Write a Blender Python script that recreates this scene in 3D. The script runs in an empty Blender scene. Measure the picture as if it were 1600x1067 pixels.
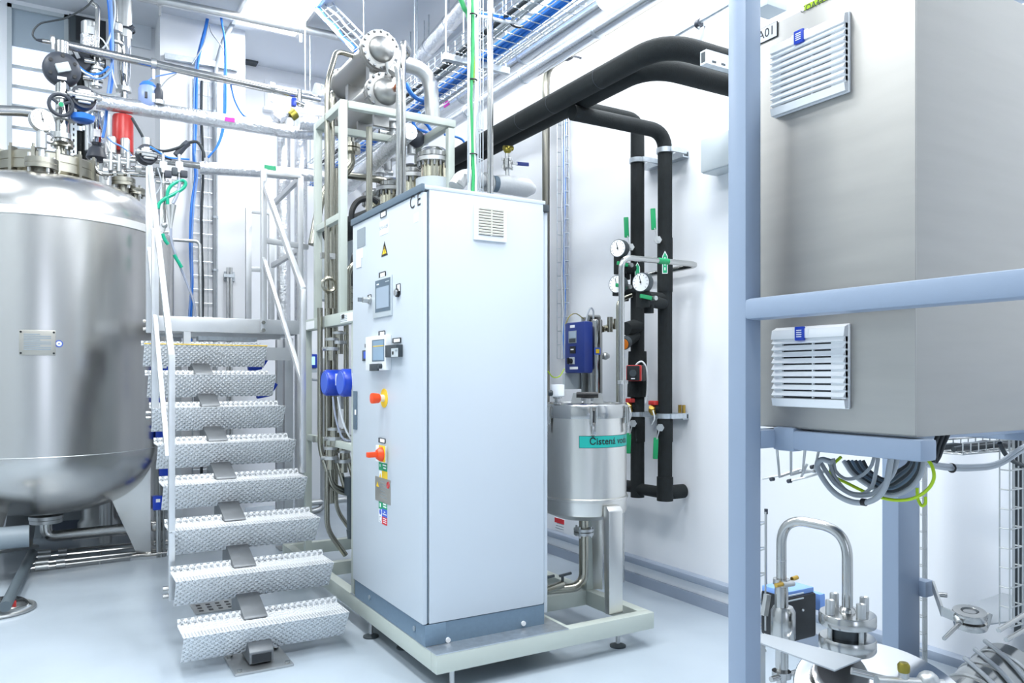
import bpy, bmesh, math, random
from mathutils import Vector, Matrix
random.seed(7)
C = bpy.context.scene.collection
SC = bpy.context.scene
PI = math.pi

# ------------------------------------------------------------------ camera
FOC = 1215.0; HORIZON = 587.0; EYE = 1.41; YAW = math.radians(30.65)
cs, sn = math.cos(YAW), math.sin(YAW)
cam_d = bpy.data.cameras.new('camera'); cam = bpy.data.objects.new('camera', cam_d); C.objects.link(cam)
cam.location = (0, 0, EYE); cam.rotation_euler = (PI/2, 0, -YAW)
cam_d.sensor_width = 36.0; cam_d.lens = 36.0*FOC/1600.0
cam_d.shift_y = (HORIZON-533.5)/1600.0
cam_d.clip_start = 0.05
SC.camera = cam

# ------------------------------------------------------------------ world, lamps, exposure
w = bpy.data.worlds.new('world'); SC.world = w; w.use_nodes = True
w.node_tree.nodes['Background'].inputs[0].default_value = (0.75, 0.87, 1.0, 1)
w.node_tree.nodes['Background'].inputs[1].default_value = 1.0
SC.view_settings.view_transform = 'Standard'
SC.view_settings.look = 'None'
SC.view_settings.exposure = 0.46
SC.view_settings.gamma = 1.0
SC.view_settings.use_curve_mapping = False
SC.cycles.use_denoising = True
SC.cycles.max_bounces = 10
SC.cycles.diffuse_bounces = 5
SC.cycles.glossy_bounces = 5
SC.cycles.sample_clamp_indirect = 8.0
SC.cycles.caustics_reflective = False
SC.cycles.caustics_refractive = False

CEIL = 4.75
WR = 3.42      # right wall
WB = 8.6       # back wall
LAMP_POWER = 42.0
LAMPS = [(-1.4, 6.0), (-1.2, 2.4), (0.4, 0.6), (0.4, 2.6), (0.4, 4.6), (2.3, 0.6), (2.3, 2.6), (2.95, 4.4), (2.95, 3.3), (1.77, 7.03)]  # last but one is unseen, added to brighten the right wall
for lx, ly in LAMPS:
    ld = bpy.data.lights.new('panel_light', 'AREA'); ld.shape = 'RECTANGLE'; ld.size = 0.56; ld.size_y = 1.16
    ld.energy = LAMP_POWER; ld.color = (0.945, 0.985, 1.0)
    lo = bpy.data.objects.new('panel_light', ld); C.objects.link(lo); lo.location = (lx, ly, CEIL-0.035)

# ------------------------------------------------------------------ pixel + plane -> place in the room
def P(x, y, wx=None, wy=None, z=None, d=None):
    a = (x-800.0)/FOC; b = (HORIZON-y)/FOC
    X = cs*a+sn; Y = cs-sn*a
    if wx is not None: d = wx/X
    elif wy is not None: d = wy/Y
    elif z is not None: d = (z-EYE)/b
    return Vector((X*d, Y*d, EYE+b*d))

# ------------------------------------------------------------------ materials
def lin(h):
    h = h.lstrip('#'); o = []
    for i in (0, 2, 4):
        c = int(h[i:i+2], 16)/255.0
        o.append(c/12.92 if c <= 0.04045 else ((c+0.055)/1.055)**2.4)
    return (*o, 1.0)
def mat(name, col, rough=0.5, metal=0.0, bump=0.0, bscale=40.0, vary=0.0, vscale=3.0, stretch=None, coat=0.0, emit=0.0, trans=0.0, spec=None, rvary=0.0, alpha=1.0):
    m = bpy.data.materials.new(name); m.use_nodes = True
    nt = m.node_tree; b = nt.nodes['Principled BSDF']
    c = lin(col)
    b.inputs['Base Color'].default_value = c
    b.inputs['Roughness'].default_value = rough
    b.inputs['Metallic'].default_value = metal
    if coat: b.inputs['Coat Weight'].default_value = coat
    if spec is not None: b.inputs['Specular IOR Level'].default_value = spec
    if trans: b.inputs['Transmission Weight'].default_value = trans
    if alpha < 1: b.inputs['Alpha'].default_value = alpha
    if emit:
        b.inputs['Emission Color'].default_value = c; b.inputs['Emission Strength'].default_value = emit
    tc = nt.nodes.new('ShaderNodeTexCoord'); mp = nt.nodes.new('ShaderNodeMapping')
    nt.links.new(tc.outputs['Object'], mp.inputs['Vector'])
    if stretch: mp.inputs['Scale'].default_value = stretch
    if vary or rvary:
        n = nt.nodes.new('ShaderNodeTexNoise'); n.inputs['Scale'].default_value = vscale; n.inputs['Detail'].default_value = 6
        nt.links.new(mp.outputs['Vector'], n.inputs['Vector'])
        if vary:
            r = nt.nodes.new('ShaderNodeValToRGB')
            r.color_ramp.elements[0].position = 0.3; r.color_ramp.elements[1].position = 0.7
            r.color_ramp.elements[0].color = (c[0]*(1-vary), c[1]*(1-vary), c[2]*(1-vary), 1)
            r.color_ramp.elements[1].color = tuple(min(1, k*(1+vary*0.5)) for k in c[:3])+(1,)
            nt.links.new(n.outputs['Fac'], r.inputs['Fac']); nt.links.new(r.outputs['Color'], b.inputs['Base Color'])
        if rvary:
            q = nt.nodes.new('ShaderNodeMapRange'); q.inputs['To Min'].default_value = max(0.02, rough-rvary); q.inputs['To Max'].default_value = rough+rvary
            nt.links.new(n.outputs['Fac'], q.inputs['Value']); nt.links.new(q.outputs['Result'], b.inputs['Roughness'])
    if bump:
        n2 = nt.nodes.new('ShaderNodeTexNoise'); n2.inputs['Scale'].default_value = bscale; n2.inputs['Detail'].default_value = 4
        nt.links.new(mp.outputs['Vector'], n2.inputs['Vector'])
        bp = nt.nodes.new('ShaderNodeBump'); bp.inputs['Strength'].default_value = bump; bp.inputs['Distance'].default_value = 0.01
        nt.links.new(n2.outputs['Fac'], bp.inputs['Height']); nt.links.new(bp.outputs['Normal'], b.inputs['Normal'])
    return m

M = {}
M['wall'] = mat('white_wall_paint', '#f1f3f7', 0.6, bump=0.03, bscale=60)
M['ceiling'] = mat('ceiling_panel', '#dfe4ea', 0.7)
M['floor'] = mat('epoxy_floor', '#b4bfc9', 0.22, vary=0.05, vscale=2.0, rvary=0.06, bump=0.015, bscale=25)
M['bumper'] = mat('grey_bumper_plastic', '#9aa5b6', 0.45, vary=0.08)
M['tank'] = mat('satin_steel', '#d0cecb', 0.27, 1.0, vary=0.02, vscale=2.2, stretch=(4, 4, 0.35))
M['steel'] = mat('stainless_steel', '#b7b7b5', 0.2, 1.0, rvary=0.06)
M['steelm'] = mat('matte_stainless', '#c2c4c4', 0.42, 1.0, vary=0.08, vscale=12, rvary=0.08)
M['polish'] = mat('polished_steel', '#cbccce', 0.09, 1.0)
M['stair'] = mat('stair_steel', '#d6d8da', 0.38, 0.75, vary=0.06, vscale=9, rvary=0.08)
M['gold'] = mat('warm_steel', '#d8d1ba', 0.18, 1.0, rvary=0.05)
M['olive'] = mat('warm_tube_steel', '#aaa79a', 0.25, 1.0)
M['galv'] = mat('galvanised', '#ccd3d9', 0.38, 0.9, vary=0.15, vscale=30)
M['cabinet'] = mat('cabinet_powder_coat', '#c6ced6', 0.38, bump=0.01, bscale=300)
M['cabtrim'] = mat('cabinet_grey_trim', '#5e6f7d', 0.5)
M['plinth'] = mat('plinth_blue_grey', '#6f8598', 0.45, vary=0.06, vscale=60)
M['skid'] = mat('skid_paint', '#bcc3bb', 0.4, vary=0.04)
M['foam'] = mat('black_foam', '#0f1618', 0.85, bump=0.25, bscale=180, vary=0.25, vscale=25)
M['rack'] = mat('blue_rack_paint', '#909fb4', 0.35, bump=0.02, bscale=90)
M['box'] = mat('brushed_box_steel', '#b1afab', 0.5, 1.0, vary=0.05, vscale=4, stretch=(1, 1, 8), rvary=0.05)
M['white'] = mat('white_plastic', '#f1f3f5', 0.35)
M['beige'] = mat('beige_plastic', '#e3e0d4', 0.45)
M['label'] = mat('label_paper', '#f5f6f8', 0.5)
M['satin'] = mat('bead_blasted_steel', '#9c9c9a', 0.42, 1.0, rvary=0.04)
M['black'] = mat('black_plastic', '#17191c', 0.4)
M['dark'] = mat('dark_recess', '#2a2e33', 0.7)
M['dgrey'] = mat('dark_grey_plastic', '#3b4348', 0.45)
M['mgrey'] = mat('mid_grey_plastic', '#8f9aa2', 0.4)
M['lgrey'] = mat('light_grey_plastic', '#c4ccd0', 0.4)
M['blue'] = mat('blue_enamel', '#1740b8', 0.3)
M['dblue'] = mat('deep_blue_enamel', '#20357f', 0.4)
M['cblue'] = mat('blue_cable', '#2f7fe0', 0.4)
M['lblue'] = mat('pale_blue_cable', '#7fa6e8', 0.4)
M['cgrey'] = mat('grey_cable', '#a7adb3', 0.45)
M['cdark'] = mat('dark_cable', '#2c3338', 0.5)
M['cwhite'] = mat('white_cable', '#e8ebee', 0.45)
M['green'] = mat('green_grip', '#10945a', 0.4)
M['hose'] = mat('teal_hose', '#12a885', 0.35)
M['cgreen'] = mat('green_cable', '#2f9d5c', 0.45)
M['ygreen'] = mat('yellow_green_cable', '#b7d91c', 0.45)
M['teal'] = mat('teal_label', '#12a79c', 0.45)
M['tgreen'] = mat('green_sticker', '#0f9a68', 0.45)
M['red'] = mat('red_enamel', '#c23330', 0.35)
M['rred'] = mat('red_sticker', '#d6252e', 0.45)
M['orange'] = mat('orange_red_knob', '#f5501c', 0.35)
M['amber'] = mat('amber_plug', '#d9771c', 0.4)
M['yellow'] = mat('yellow_plastic', '#f7cf2a', 0.45)
M['sblue'] = mat('blue_sticker', '#3f62c9', 0.45)
M['brass'] = mat('brass', '#c9a552', 0.28, 1.0)
M['lidsteel'] = mat('lid_steel', '#9a988e', 0.36, 1.0, rvary=0.05)
M['bandsteel'] = mat('bright_band', '#eeeeec', 0.35, 0.35)
M['dbrass'] = mat('tarnished_brass', '#94893f', 0.4, 0.9)
M['magenta'] = mat('magenta_tape', '#c531a8', 0.5)
M['foil'] = mat('aluminium_foil_wrap', '#dcdee1', 0.24, 0.85, bump=1.0, bscale=38)
M['alu'] = mat('aluminium_cladding', '#e3e7ec', 0.26, 0.85, bump=0.06, bscale=12)
M['jacket'] = mat('padded_silver_jacket', '#d2d4d6', 0.55, 0.45, bump=0.4, bscale=22)
M['ssheet'] = mat('satin_vessel_steel', '#dcdad5', 0.3, 1.0, rvary=0.05, stretch=(3, 3, 0.5), vary=0.05)
M['screen'] = mat('screen_glass', '#a7b6c6', 0.15)
M['screenb'] = mat('screen_blue_glass', '#8fa9bf', 0.15)
M['screenlit'] = mat('lit_screen', '#a8d4ff', 0.2, emit=0.7)
M['lamp'] = mat('lamp_diffuser', '#ffffff', 0.5, emit=3.0)
M['pane'] = mat('daylight_pane', '#e8eeff', 0.25, emit=0.62)
M['glowpanel'] = mat('unseen_panel_glow', '#eaf0ff', 0.3, emit=1.6)  # glow of the added panel behind the camera
M['blind'] = mat('roller_blind', '#a9b7c2', 0.8, bump=0.1, bscale=200)
M['bottle'] = mat('pale_blue_bottle', '#a9bff0', 0.3, trans=0.25)
M['bcap'] = mat('blue_cap', '#3b82ea', 0.35)
M['clear'] = mat('clear_hose', '#c3cbe0', 0.25, trans=0.35)
M['rubber'] = mat('dark_rubber', '#363b45', 0.5)
M['wallpipe'] = mat('old_steel_pipe', '#8f8c82', 0.3, 1.0)
M['copper'] = mat('copper_stub', '#b86b45', 0.35, 0.9)
M['plate'] = mat('etched_plate', '#b9b6ae', 0.35, 0.8)
M['dpipe'] = mat('grey_pvc_pipe', '#59646b', 0.5)
M['block'] = mat('block_steel', '#85888b', 0.55, 0.8, vary=0.1, vscale=15)
M['wallgrey'] = mat('grey_wall_paint', '#b4babd', 0.6)

# studded tread: two crossed sine waves make a relief of round studs
def studded():
    m = mat('studded_tread_plate', '#eceef0', 0.38, 0.18)
    nt = m.node_tree; b = nt.nodes['Principled BSDF']
    uv = nt.nodes.new('ShaderNodeUVMap')
    mp = nt.nodes.new('ShaderNodeMapping'); nt.links.new(uv.outputs['UV'], mp.inputs['Vector'])
    mp.inputs['Rotation'].default_value = (0, 0, PI/4); mp.inputs['Scale'].default_value = (44, 44, 44)
    v = nt.nodes.new('ShaderNodeTexVoronoi'); v.inputs['Scale'].default_value = 1.0; v.inputs['Randomness'].default_value = 0.0
    v.voronoi_dimensions = '2D'
    nt.links.new(mp.outputs['Vector'], v.inputs['Vector'])
    r = nt.nodes.new('ShaderNodeMapRange'); r.inputs['From Min'].default_value = 0.16; r.inputs['From Max'].default_value = 0.40
    r.inputs['To Min'].default_value = 1; r.inputs['To Max'].default_value = 0
    nt.links.new(v.outputs['Distance'], r.inputs['Value'])
    bp = nt.nodes.new('ShaderNodeBump'); bp.inputs['Strength'].default_value = 1.0; bp.inputs['Distance'].default_value = 0.008
    nt.links.new(r.outputs['Result'], bp.inputs['Height']); nt.links.new(bp.outputs['Normal'], b.inputs['Normal'])
    return m
M['stud'] = studded()

# ------------------------------------------------------------------ mesh building
Z = Vector((0, 0, 1)); X = Vector((1, 0, 0)); Y = Vector((0, 1, 0))
def V(*a): return Vector(a)
def frame(axis):
    a = Vector(axis).normalized()
    r = Z if abs(a.z) < 0.9 else X
    u = r.cross(a).normalized(); v = a.cross(u).normalized()
    return u, v, a
class MB:
    def __init__(s): s.v = []; s.f = []; s.uv = None
    def add(s, vs, fs):
        k = len(s.v); s.v += [Vector(p) for p in vs]; s.f += [tuple(i+k for i in f) for f in fs]; return s
    def obox(s, c, ux, uy, uz):     # centre and three half-edge vectors
        c = Vector(c); vs = [c+i*ux+j*uy+k*uz for i in (-1, 1) for j in (-1, 1) for k in (-1, 1)]
        fs = [(0, 1, 3, 2), (4, 6, 7, 5), (0, 4, 5, 1), (2, 3, 7, 6), (0, 2, 6, 4), (1, 5, 7, 3)]
        if ux.cross(uy).dot(uz) < 0: fs = [f[::-1] for f in fs]
        return s.add(vs, fs)
    def box(s, x0, x1, y0, y1, z0, z1):
        return s.obox(((x0+x1)/2, (y0+y1)/2, (z0+z1)/2), X*abs(x1-x0)/2, Y*abs(y1-y0)/2, Z*abs(z1-z0)/2)
    def cbox(s, c, sx, sy, sz): return s.obox(c, X*sx/2, Y*sy/2, Z*sz/2)
    def bar(s, p, q, w, h=None, up=Z):
        p = Vector(p); q = Vector(q); a = q-p; h = h or w
        n = a.normalized(); u = Vector(up)
        if abs(n.dot(u)) > 0.98: u = Y
        sd = n.cross(u).normalized(); t = sd.cross(n).normalized()
        return s.obox((p+q)/2, a/2, sd*w/2, t*h/2)
    def tube(s, pts, r, n=10, fil=0.0, seg=5, cap=True, close=False):
        pts = [Vector(p) for p in pts]
        if fil and len(pts) > 2:
            q = [pts[0]]
            for i in range(1, len(pts)-1):
                a, b, c = pts[i-1], pts[i], pts[i+1]
                u = a-b; v = c-b
                if u.length < 1e-6 or v.length < 1e-6: continue
                k = min(fil, u.length*0.48, v.length*0.48)
                p0 = b+u.normalized()*k; p1 = b+v.normalized()*k
                for j in range(seg+1):
                    t = j/seg; q.append(p0*(1-t)**2+b*2*t*(1-t)+p1*t*t)
            q.append(pts[-1]); pts = q
        N = len(pts)
        tg = [(pts[min(i+1, N-1)]-pts[max(i-1, 0)]).normalized() for i in range(N)]
        u, v, _ = frame(tg[0]); rings = []
        vs = []
        for i in range(N):
            if i:
                ax = tg[i-1].cross(tg[i])
                if ax.length > 1e-7:
                    R = Matrix.Rotation(tg[i-1].angle(tg[i]), 3, ax.normalized()); u = R @ u; v = R @ v
            rr = r[i] if isinstance(r, (list, tuple)) else r
            vs += [pts[i]+(u*math.cos(2*PI*j/n)+v*math.sin(2*PI*j/n))*rr for j in range(n)]
        fs = [(i*n+j, i*n+(j+1) % n, (i+1)*n+(j+1) % n, (i+1)*n+j) for i in range(N-1) for j in range(n)]
        if cap: fs += [tuple(range(n))[::-1], tuple((N-1)*n+j for j in range(n))]
        return s.add(vs, fs)
    def cyl(s, p, q, r, n=20): return s.tube([p, q], r, n)
    def lathe(s, prof, o, axis=Z, n=32, arc=None):   # prof: (radius, height)
        u, v, a = frame(axis); o = Vector(o); vs = []; fs = []
        K = len(prof)
        for rr, h in prof:
            vs += [o+a*h+(u*math.cos(2*PI*j/n)+v*math.sin(2*PI*j/n))*max(rr, 1e-5) for j in range(n)]
        for i in range(K-1):
            for j in range(n): fs.append((i*n+j, i*n+(j+1) % n, (i+1)*n+(j+1) % n, (i+1)*n+j))
        fs += [tuple(range(n))[::-1], tuple((K-1)*n+j for j in range(n))]
        return s.add(vs, fs)
    def ring(s, o, axis, R, r, n=32, m=8):
        u, v, a = frame(axis); o = Vector(o); vs = []; fs = []
        for i in range(n):
            t = 2*PI*i/n; d = u*math.cos(t)+v*math.sin(t)
            vs += [o+d*(R+r*math.cos(2*PI*j/m))+a*r*math.sin(2*PI*j/m) for j in range(m)]
        for i in range(n):
            for j in range(m): fs.append((i*m+j, ((i+1) % n)*m+j, ((i+1) % n)*m+(j+1) % m, i*m+(j+1) % m))
        return s.add(vs, fs)
    def bolts(s, o, axis, R, k, r, h, ph=0.0):       # bolt heads on a circle
        u, v, a = frame(axis)
        for i in range(k):
            t = 2*PI*(i+ph)/k; p = Vector(o)+(u*math.cos(t)+v*math.sin(t))*R
            s.tube([p-a*h/2, p+a*h/2], r, 6)
        return s
    def sphere(s, c, r, n=16, sx=1, sy=1, sz=1):
        vs = []; m = n//2; c = Vector(c)
        for i in range(m+1):
            t = PI*i/m
            vs += [c+V(sx*r*math.sin(t)*math.cos(2*PI*j/n), sy*r*math.sin(t)*math.sin(2*PI*j/n), sz*r*math.cos(t)) for j in range(n)]
        fs = [(i*n+j, (i+1)*n+j, (i+1)*n+(j+1) % n, i*n+(j+1) % n) for i in range(m) for j in range(n)]
        return s.add(vs, fs)
    def prism(s, poly, u, v, o, d):    # polygon (a,b) on axes u,v from origin o, pushed by vector d
        o = Vector(o); k = len(poly); d = Vector(d)
        vs = [o+u*a+v*b for a, b in poly]; vs += [p+d for p in vs]
        fs = [tuple(range(k)), tuple(range(2*k-1, k-1, -1))]+[(i, i+k, (i+1) % k+k, (i+1) % k) for i in range(k)]
        if u.cross(v).dot(d) < 0: fs = [f[::-1] for f in fs]
        fs = [f[::-1] for f in fs]
        return s.add(vs, fs)

def root_loc(o):
    l = Vector((0, 0, 0))
    while o is not None: l = l+o.location; o = o.parent
    return l
def part(name, mb, m, parent=None, bev=0.0, smooth=38, kind=None, label=None):
    me = bpy.data.meshes.new(name)
    off = root_loc(parent) if parent is not None else V(0, 0, 0)
    me.from_pydata([tuple(p-off) for p in mb.v], [], mb.f)
    bm = bmesh.new(); bm.from_mesh(me)
    bmesh.ops.recalc_face_normals(bm, faces=bm.faces)
    if bev:
        es = [e for e in bm.edges if len(e.link_faces) == 2 and e.calc_face_angle(0) > 0.6]
        bmesh.ops.bevel(bm, geom=es, offset=bev, segments=2, affect='EDGES', profile=0.6, clamp_overlap=True)
    bm.to_mesh(me); bm.free()
    for p in me.polygons: p.use_smooth = True
    me.set_sharp_from_angle(angle=math.radians(smooth))
    me.materials.append(M[m] if isinstance(m, str) else m)
    o = bpy.data.objects.new(name, me); C.objects.link(o)
    if parent is not None: o.parent = parent
    if kind: o['kind'] = kind
    if label: o['label'] = label
    return o
def thing(name, label, cat, loc=(0, 0, 0), group=None):
    o = bpy.data.objects.new(name, None); C.objects.link(o); o.location = loc
    o.empty_display_size = 0.1
    o['label'] = label; o['category'] = cat
    if group: o['group'] = group
    return o
def solo(name, mb, m, label, cat, group=None, **k):
    o = part(name, mb, m, None, **k); o['label'] = label; o['category'] = cat
    if group: o['group'] = group
    return o
def struct(name, mb, m, parent=None, **k):
    o = part(name, mb, m, parent, **k)
    if parent is None: o['kind'] = 'structure'
    return o
def text_mb(s, size, o, u, v, lift=None, align='CENTER', bold=0.0):
    cu = bpy.data.curves.new('lettering', 'FONT'); cu.body = s; cu.size = size; cu.align_x = align; cu.align_y = 'CENTER'
    cu.offset = bold; cu.resolution_u = 3; cu.extrude = 0.0
    t = bpy.data.objects.new('lettering', cu); C.objects.link(t)
    dg = bpy.context.evaluated_depsgraph_get()
    me = bpy.data.meshes.new_from_object(t.evaluated_get(dg))
    mb = MB(); n = Vector(u).cross(Vector(v)).normalized()*0.0006
    mb.add([Vector(o)+Vector(u)*p.co.x+Vector(v)*p.co.y+n for p in me.vertices], [tuple(f.vertices) for f in me.polygons])
    bpy.data.objects.remove(t); bpy.data.curves.remove(cu); bpy.data.meshes.remove(me)
    return mb
def flatpart(name, mb, m, parent):   # open sheets (lettering): no normal repair, no bevel
    me = bpy.data.meshes.new(name); off = root_loc(parent)
    me.from_pydata([tuple(p-off) for p in mb.v], [], mb.f); me.materials.append(M[m])
    o = bpy.data.objects.new(name, me); C.objects.link(o); o.parent = parent
    return o
# rectangle seen between two pixel columns and rows, on a face of constant wx (side face) or wy (front face)
def side(x0, y0, x1, y1, W):
    yc = (y0+y1)/2; xc = (x0+x1)/2
    a, b = P(x0, yc, wx=W).y, P(x1, yc, wx=W).y
    return min(a, b), max(a, b), P(xc, y1, wx=W).z, P(xc, y0, wx=W).z
def front(x0, y0, x1, y1, W):
    yc = (y0+y1)/2; xc = (x0+x1)/2
    return P(x0, yc, wy=W).x, P(x1, yc, wy=W).x, P(xc, y1, wy=W).z, P(xc, y0, wy=W).z
def sidebox(x0, y0, x1, y1, W, t0, t1=0.0):     # stands t0 proud of the face wx=W, sunk t1
    a, b, c, d = side(x0, y0, x1, y1, W); return MB().box(W-t0, W+t1, a, b, c, d)
def frontbox(x0, y0, x1, y1, W, t0, t1=0.0):
    a, b, c, d = front(x0, y0, x1, y1, W); return MB().box(a, b, W-t0, W+t1, c, d)
def clamp_mb(p, axis, r, w=0.02):
    a = Vector(axis).normalized(); return MB().tube([Vector(p)-a*w/2, Vector(p)+a*w/2], r, 14)
# ================================================================== the room
struct('floor', MB().box(-2.5, 3.6, -4.2, 8.8, -0.1, 0), 'floor')
struct('ceiling', MB().box(-2.5, 3.62, -4.2, 8.8, CEIL, CEIL+0.1), 'ceiling')
struct('wall_right', MB().box(WR, WR+0.2, -4, 8.8, 0, CEIL), 'wall')
struct('wall_left', MB().box(-2.5, -2.3, -4, 8.8, 0, CEIL), 'wallgrey')
struct('wall_front', MB().box(-2.3, 3.42, -4.2, -4, 0, CEIL), 'wallgrey')
WL = 8.2       # the wall left of the pilaster stands a little forward
wx0 = P(11, 100, wy=WL).x; wx1 = P(107, 100, wy=WL).x
wz0 = P(60, 176, wy=WL).z-1.0; wz1 = min(P(60, 12, wy=WL).z, CEIL-0.04)
wb = MB()
wb.box(-2.3, wx0, WL, WB+0.2, 0, CEIL); wb.box(wx1, 1.0, WL, WB+0.2, 0, CEIL); wb.box(1.0, 3.42, WB, WB+0.2, 0, CEIL)
wb.box(wx0, wx1, WL, WB+0.2, 0, wz0); wb.box(wx0, wx1, WL, WB+0.2, wz1, CEIL)
struct('wall_back', wb, 'wall')
glow_p = struct('added_glow_panel', MB().box(-0.75, 0.55, -4.0, -3.98, 0.7, 3.2), 'glowpanel')  # unseen glowing panel, added for the bright streak it reflects in the tank
struct('window_frame', MB().box(-0.83, -0.75, -4.0, -3.95, 0.6, 3.3).box(0.55, 0.63, -4.0, -3.95, 0.6, 3.3).box(-0.75, 0.55, -4.0, -3.95, 0.6, 0.7).box(-0.75, 0.55, -4.0, -3.95, 3.2, 3.3), 'lgrey', glow_p)  # rim round the added glowing panel
# pilaster on the back wall
PW = 7.8
px0 = P(250, 250, wy=PW).x; px1 = P(383, 250, wy=PW).x
struct('pillar', MB().box(px0, px1, PW, WB, 0, CEIL), 'wall')
# hatch let into the ceiling edge
h = struct('trim_2', MB().box(P(200, 40, wy=8.2).x, P(236, 40, wy=8.2).x, 8.17, 8.2, P(220, 76, wy=8.2).z, P(220, 40, wy=8.2).z), 'ceiling', bev=0.006)
for k, z in enumerate((0.0, 0.02)): pass
# skirting
bb = MB().box(WR-0.022, WR, -4, WB, 0, 0.068)
struct('baseboard_right', bb, 'bumper')
bump = MB(); bump.prism([(0, 0.135), (-0.02, 0.135), (-0.034, 0.145), (-0.038, 0.162), (-0.034, 0.18), (-0.02, 0.19), (0, 0.19)], X, Z, (WR, -4, 0), Y*12.6)
struct('trim_3', bump, 'bumper')
struct('baseboard_back', MB().box(-2.3, px0, WL-0.025, WL, 0, 0.09), 'bumper')
# window with a roller blind
win = struct('window_1', MB().box(wx0, wx1, WL+0.1, WL+0.13, wz0, wz1), 'pane')
fm = MB(); t = 0.035
fm.box(wx0, wx0+t, WL-0.01, WL+0.1, wz0, wz1); fm.box(wx1-t, wx1, WL-0.01, WL+0.1, wz0, wz1)
fm.box(wx0, wx1, WL-0.01, WL+0.1, wz0, wz0+t); fm.box(wx0, wx1, WL-0.01, WL+0.1, wz1-t, wz1)
struct('window_frame', fm, 'lgrey', win)
struct('roller_blind', MB().box(wx0+t, wx1-t, WL+0.02, WL+0.035, P(60, 77, wy=WL).z, wz1-t), 'blind', win)
for y in (105, 136, 166, 200, 232):
    z = P(60, y, wy=WL).z
    struct('mullion', MB().box(wx0+t, wx1-t, WL+0.07, WL+0.1, z-0.012, z+0.012), 'lgrey', win)
# second bright window further along
a, b, c, d = front(417, 140, 506, 178, WB)
win2 = struct('window_2', MB().box(a, b, WB-0.02, WB, c, d), 'pane')
f2 = MB()
for q in ((a-0.03, a, c-0.03, d+0.03), (b, b+0.03, c-0.03, d+0.03)): f2.box(q[0], q[1], WB-0.05, WB, q[2], q[3])
f2.box(a, b, WB-0.05, WB, d, d+0.03); f2.box(a-0.05, b+0.05, WB-0.09, WB, c-0.035, c)
struct('window_frame', f2, 'wall', win2)

# ------------------------------------------------------------------ ceiling lamps
def lamp(x, y, label):
    t = thing('ceiling_light', label, 'ceiling light', (x, y, CEIL-0.03), 'recessed panel lights in the ceiling')
    f = MB(); a, b = 0.31, 0.61
    f.box(x-a, x-a+0.03, y-b, y+b, CEIL-0.03, CEIL); f.box(x+a-0.03, x+a, y-b, y+b, CEIL-0.03, CEIL)
    f.box(x-a+0.03, x+a-0.03, y-b, y-b+0.03, CEIL-0.03, CEIL); f.box(x-a+0.03, x+a-0.03, y+b-0.03, y+b, CEIL-0.03, CEIL)
    part('frame', f, 'white', t)
    part('diffuser', MB().box(x-a+0.03, x+a-0.03, y-b+0.03, y+b-0.03, CEIL-0.015, CEIL), 'lamp', t)
for lx, ly in LAMPS: lamp(lx, ly, 'unseen white rectangular panel light set into the ceiling' if ly < 7 else 'bright ceiling panel light above the pipes near the back wall')

# ------------------------------------------------------------------ things on the right wall
jb = thing('junction_box', 'plain white box on the wall beside the tall blue rack post', 'junction box', P(1115, 262, wx=WR))
a, b, c, d = side(1097, 207, 1160, 262, WR-0.12)
part('body', MB().box(WR-0.12, WR, a, b, c, d), 'lgrey', jb, bev=0.006)
part('lid', MB().box(WR-0.135, WR-0.12, a+0.004, b-0.004, c+0.004, d-0.004), 'lgrey', jb, bev=0.004)

# galvanised conduit with clamp, high on the right wall
cd = thing('conduit', 'thin galvanised conduit clamped high on the wall above the black pipe bend', 'conduit', P(1040, 66, wx=WR-0.05))
part('tube', MB().tube([P(1042, 64, wx=WR-0.05), P(1180, -16, wx=WR-0.05)], 0.013, 10), 'galv', cd)
for q in (P(1092, 37, wx=WR-0.05),):
    part('clamp', MB().tube([q-Y*0.015, q+Y*0.015], 0.026, 12), 'rubber', cd)
    part('clamp_screw', MB().bar(q+V(0, 0, -0.02), q+V(-0.03, -0.03, -0.05), 0.012).bar(q, q+X*0.05, 0.012), 'galv', cd)

# bare steel pipe coming down the wall behind the black pipes
pp = thing('steel_pipe', 'bare steel pipe bending from the ceiling down the right wall', 'pipe', P(853, 330, wx=3.3))
A = P(1085, -38, wx=3.3); B = P(870, 97, wx=3.3); B.z = A.z = (A.z+B.z)/2
Cc = P(853, 300, wx=3.3); top = V(3.3, Cc.y, B.z)
part('tube', MB().tube([A, top, V(3.3, Cc.y, 0.4)], 0.03, 14, fil=0.12), 'wallpipe', pp)
q = V(3.3, Cc.y-0.30, B.z); part('clamp', MB().tube([q-Y*0.02, q+Y*0.02], 0.042, 14).bar(q, q+X*0.12, 0.012), 'rubber', pp)

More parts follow.
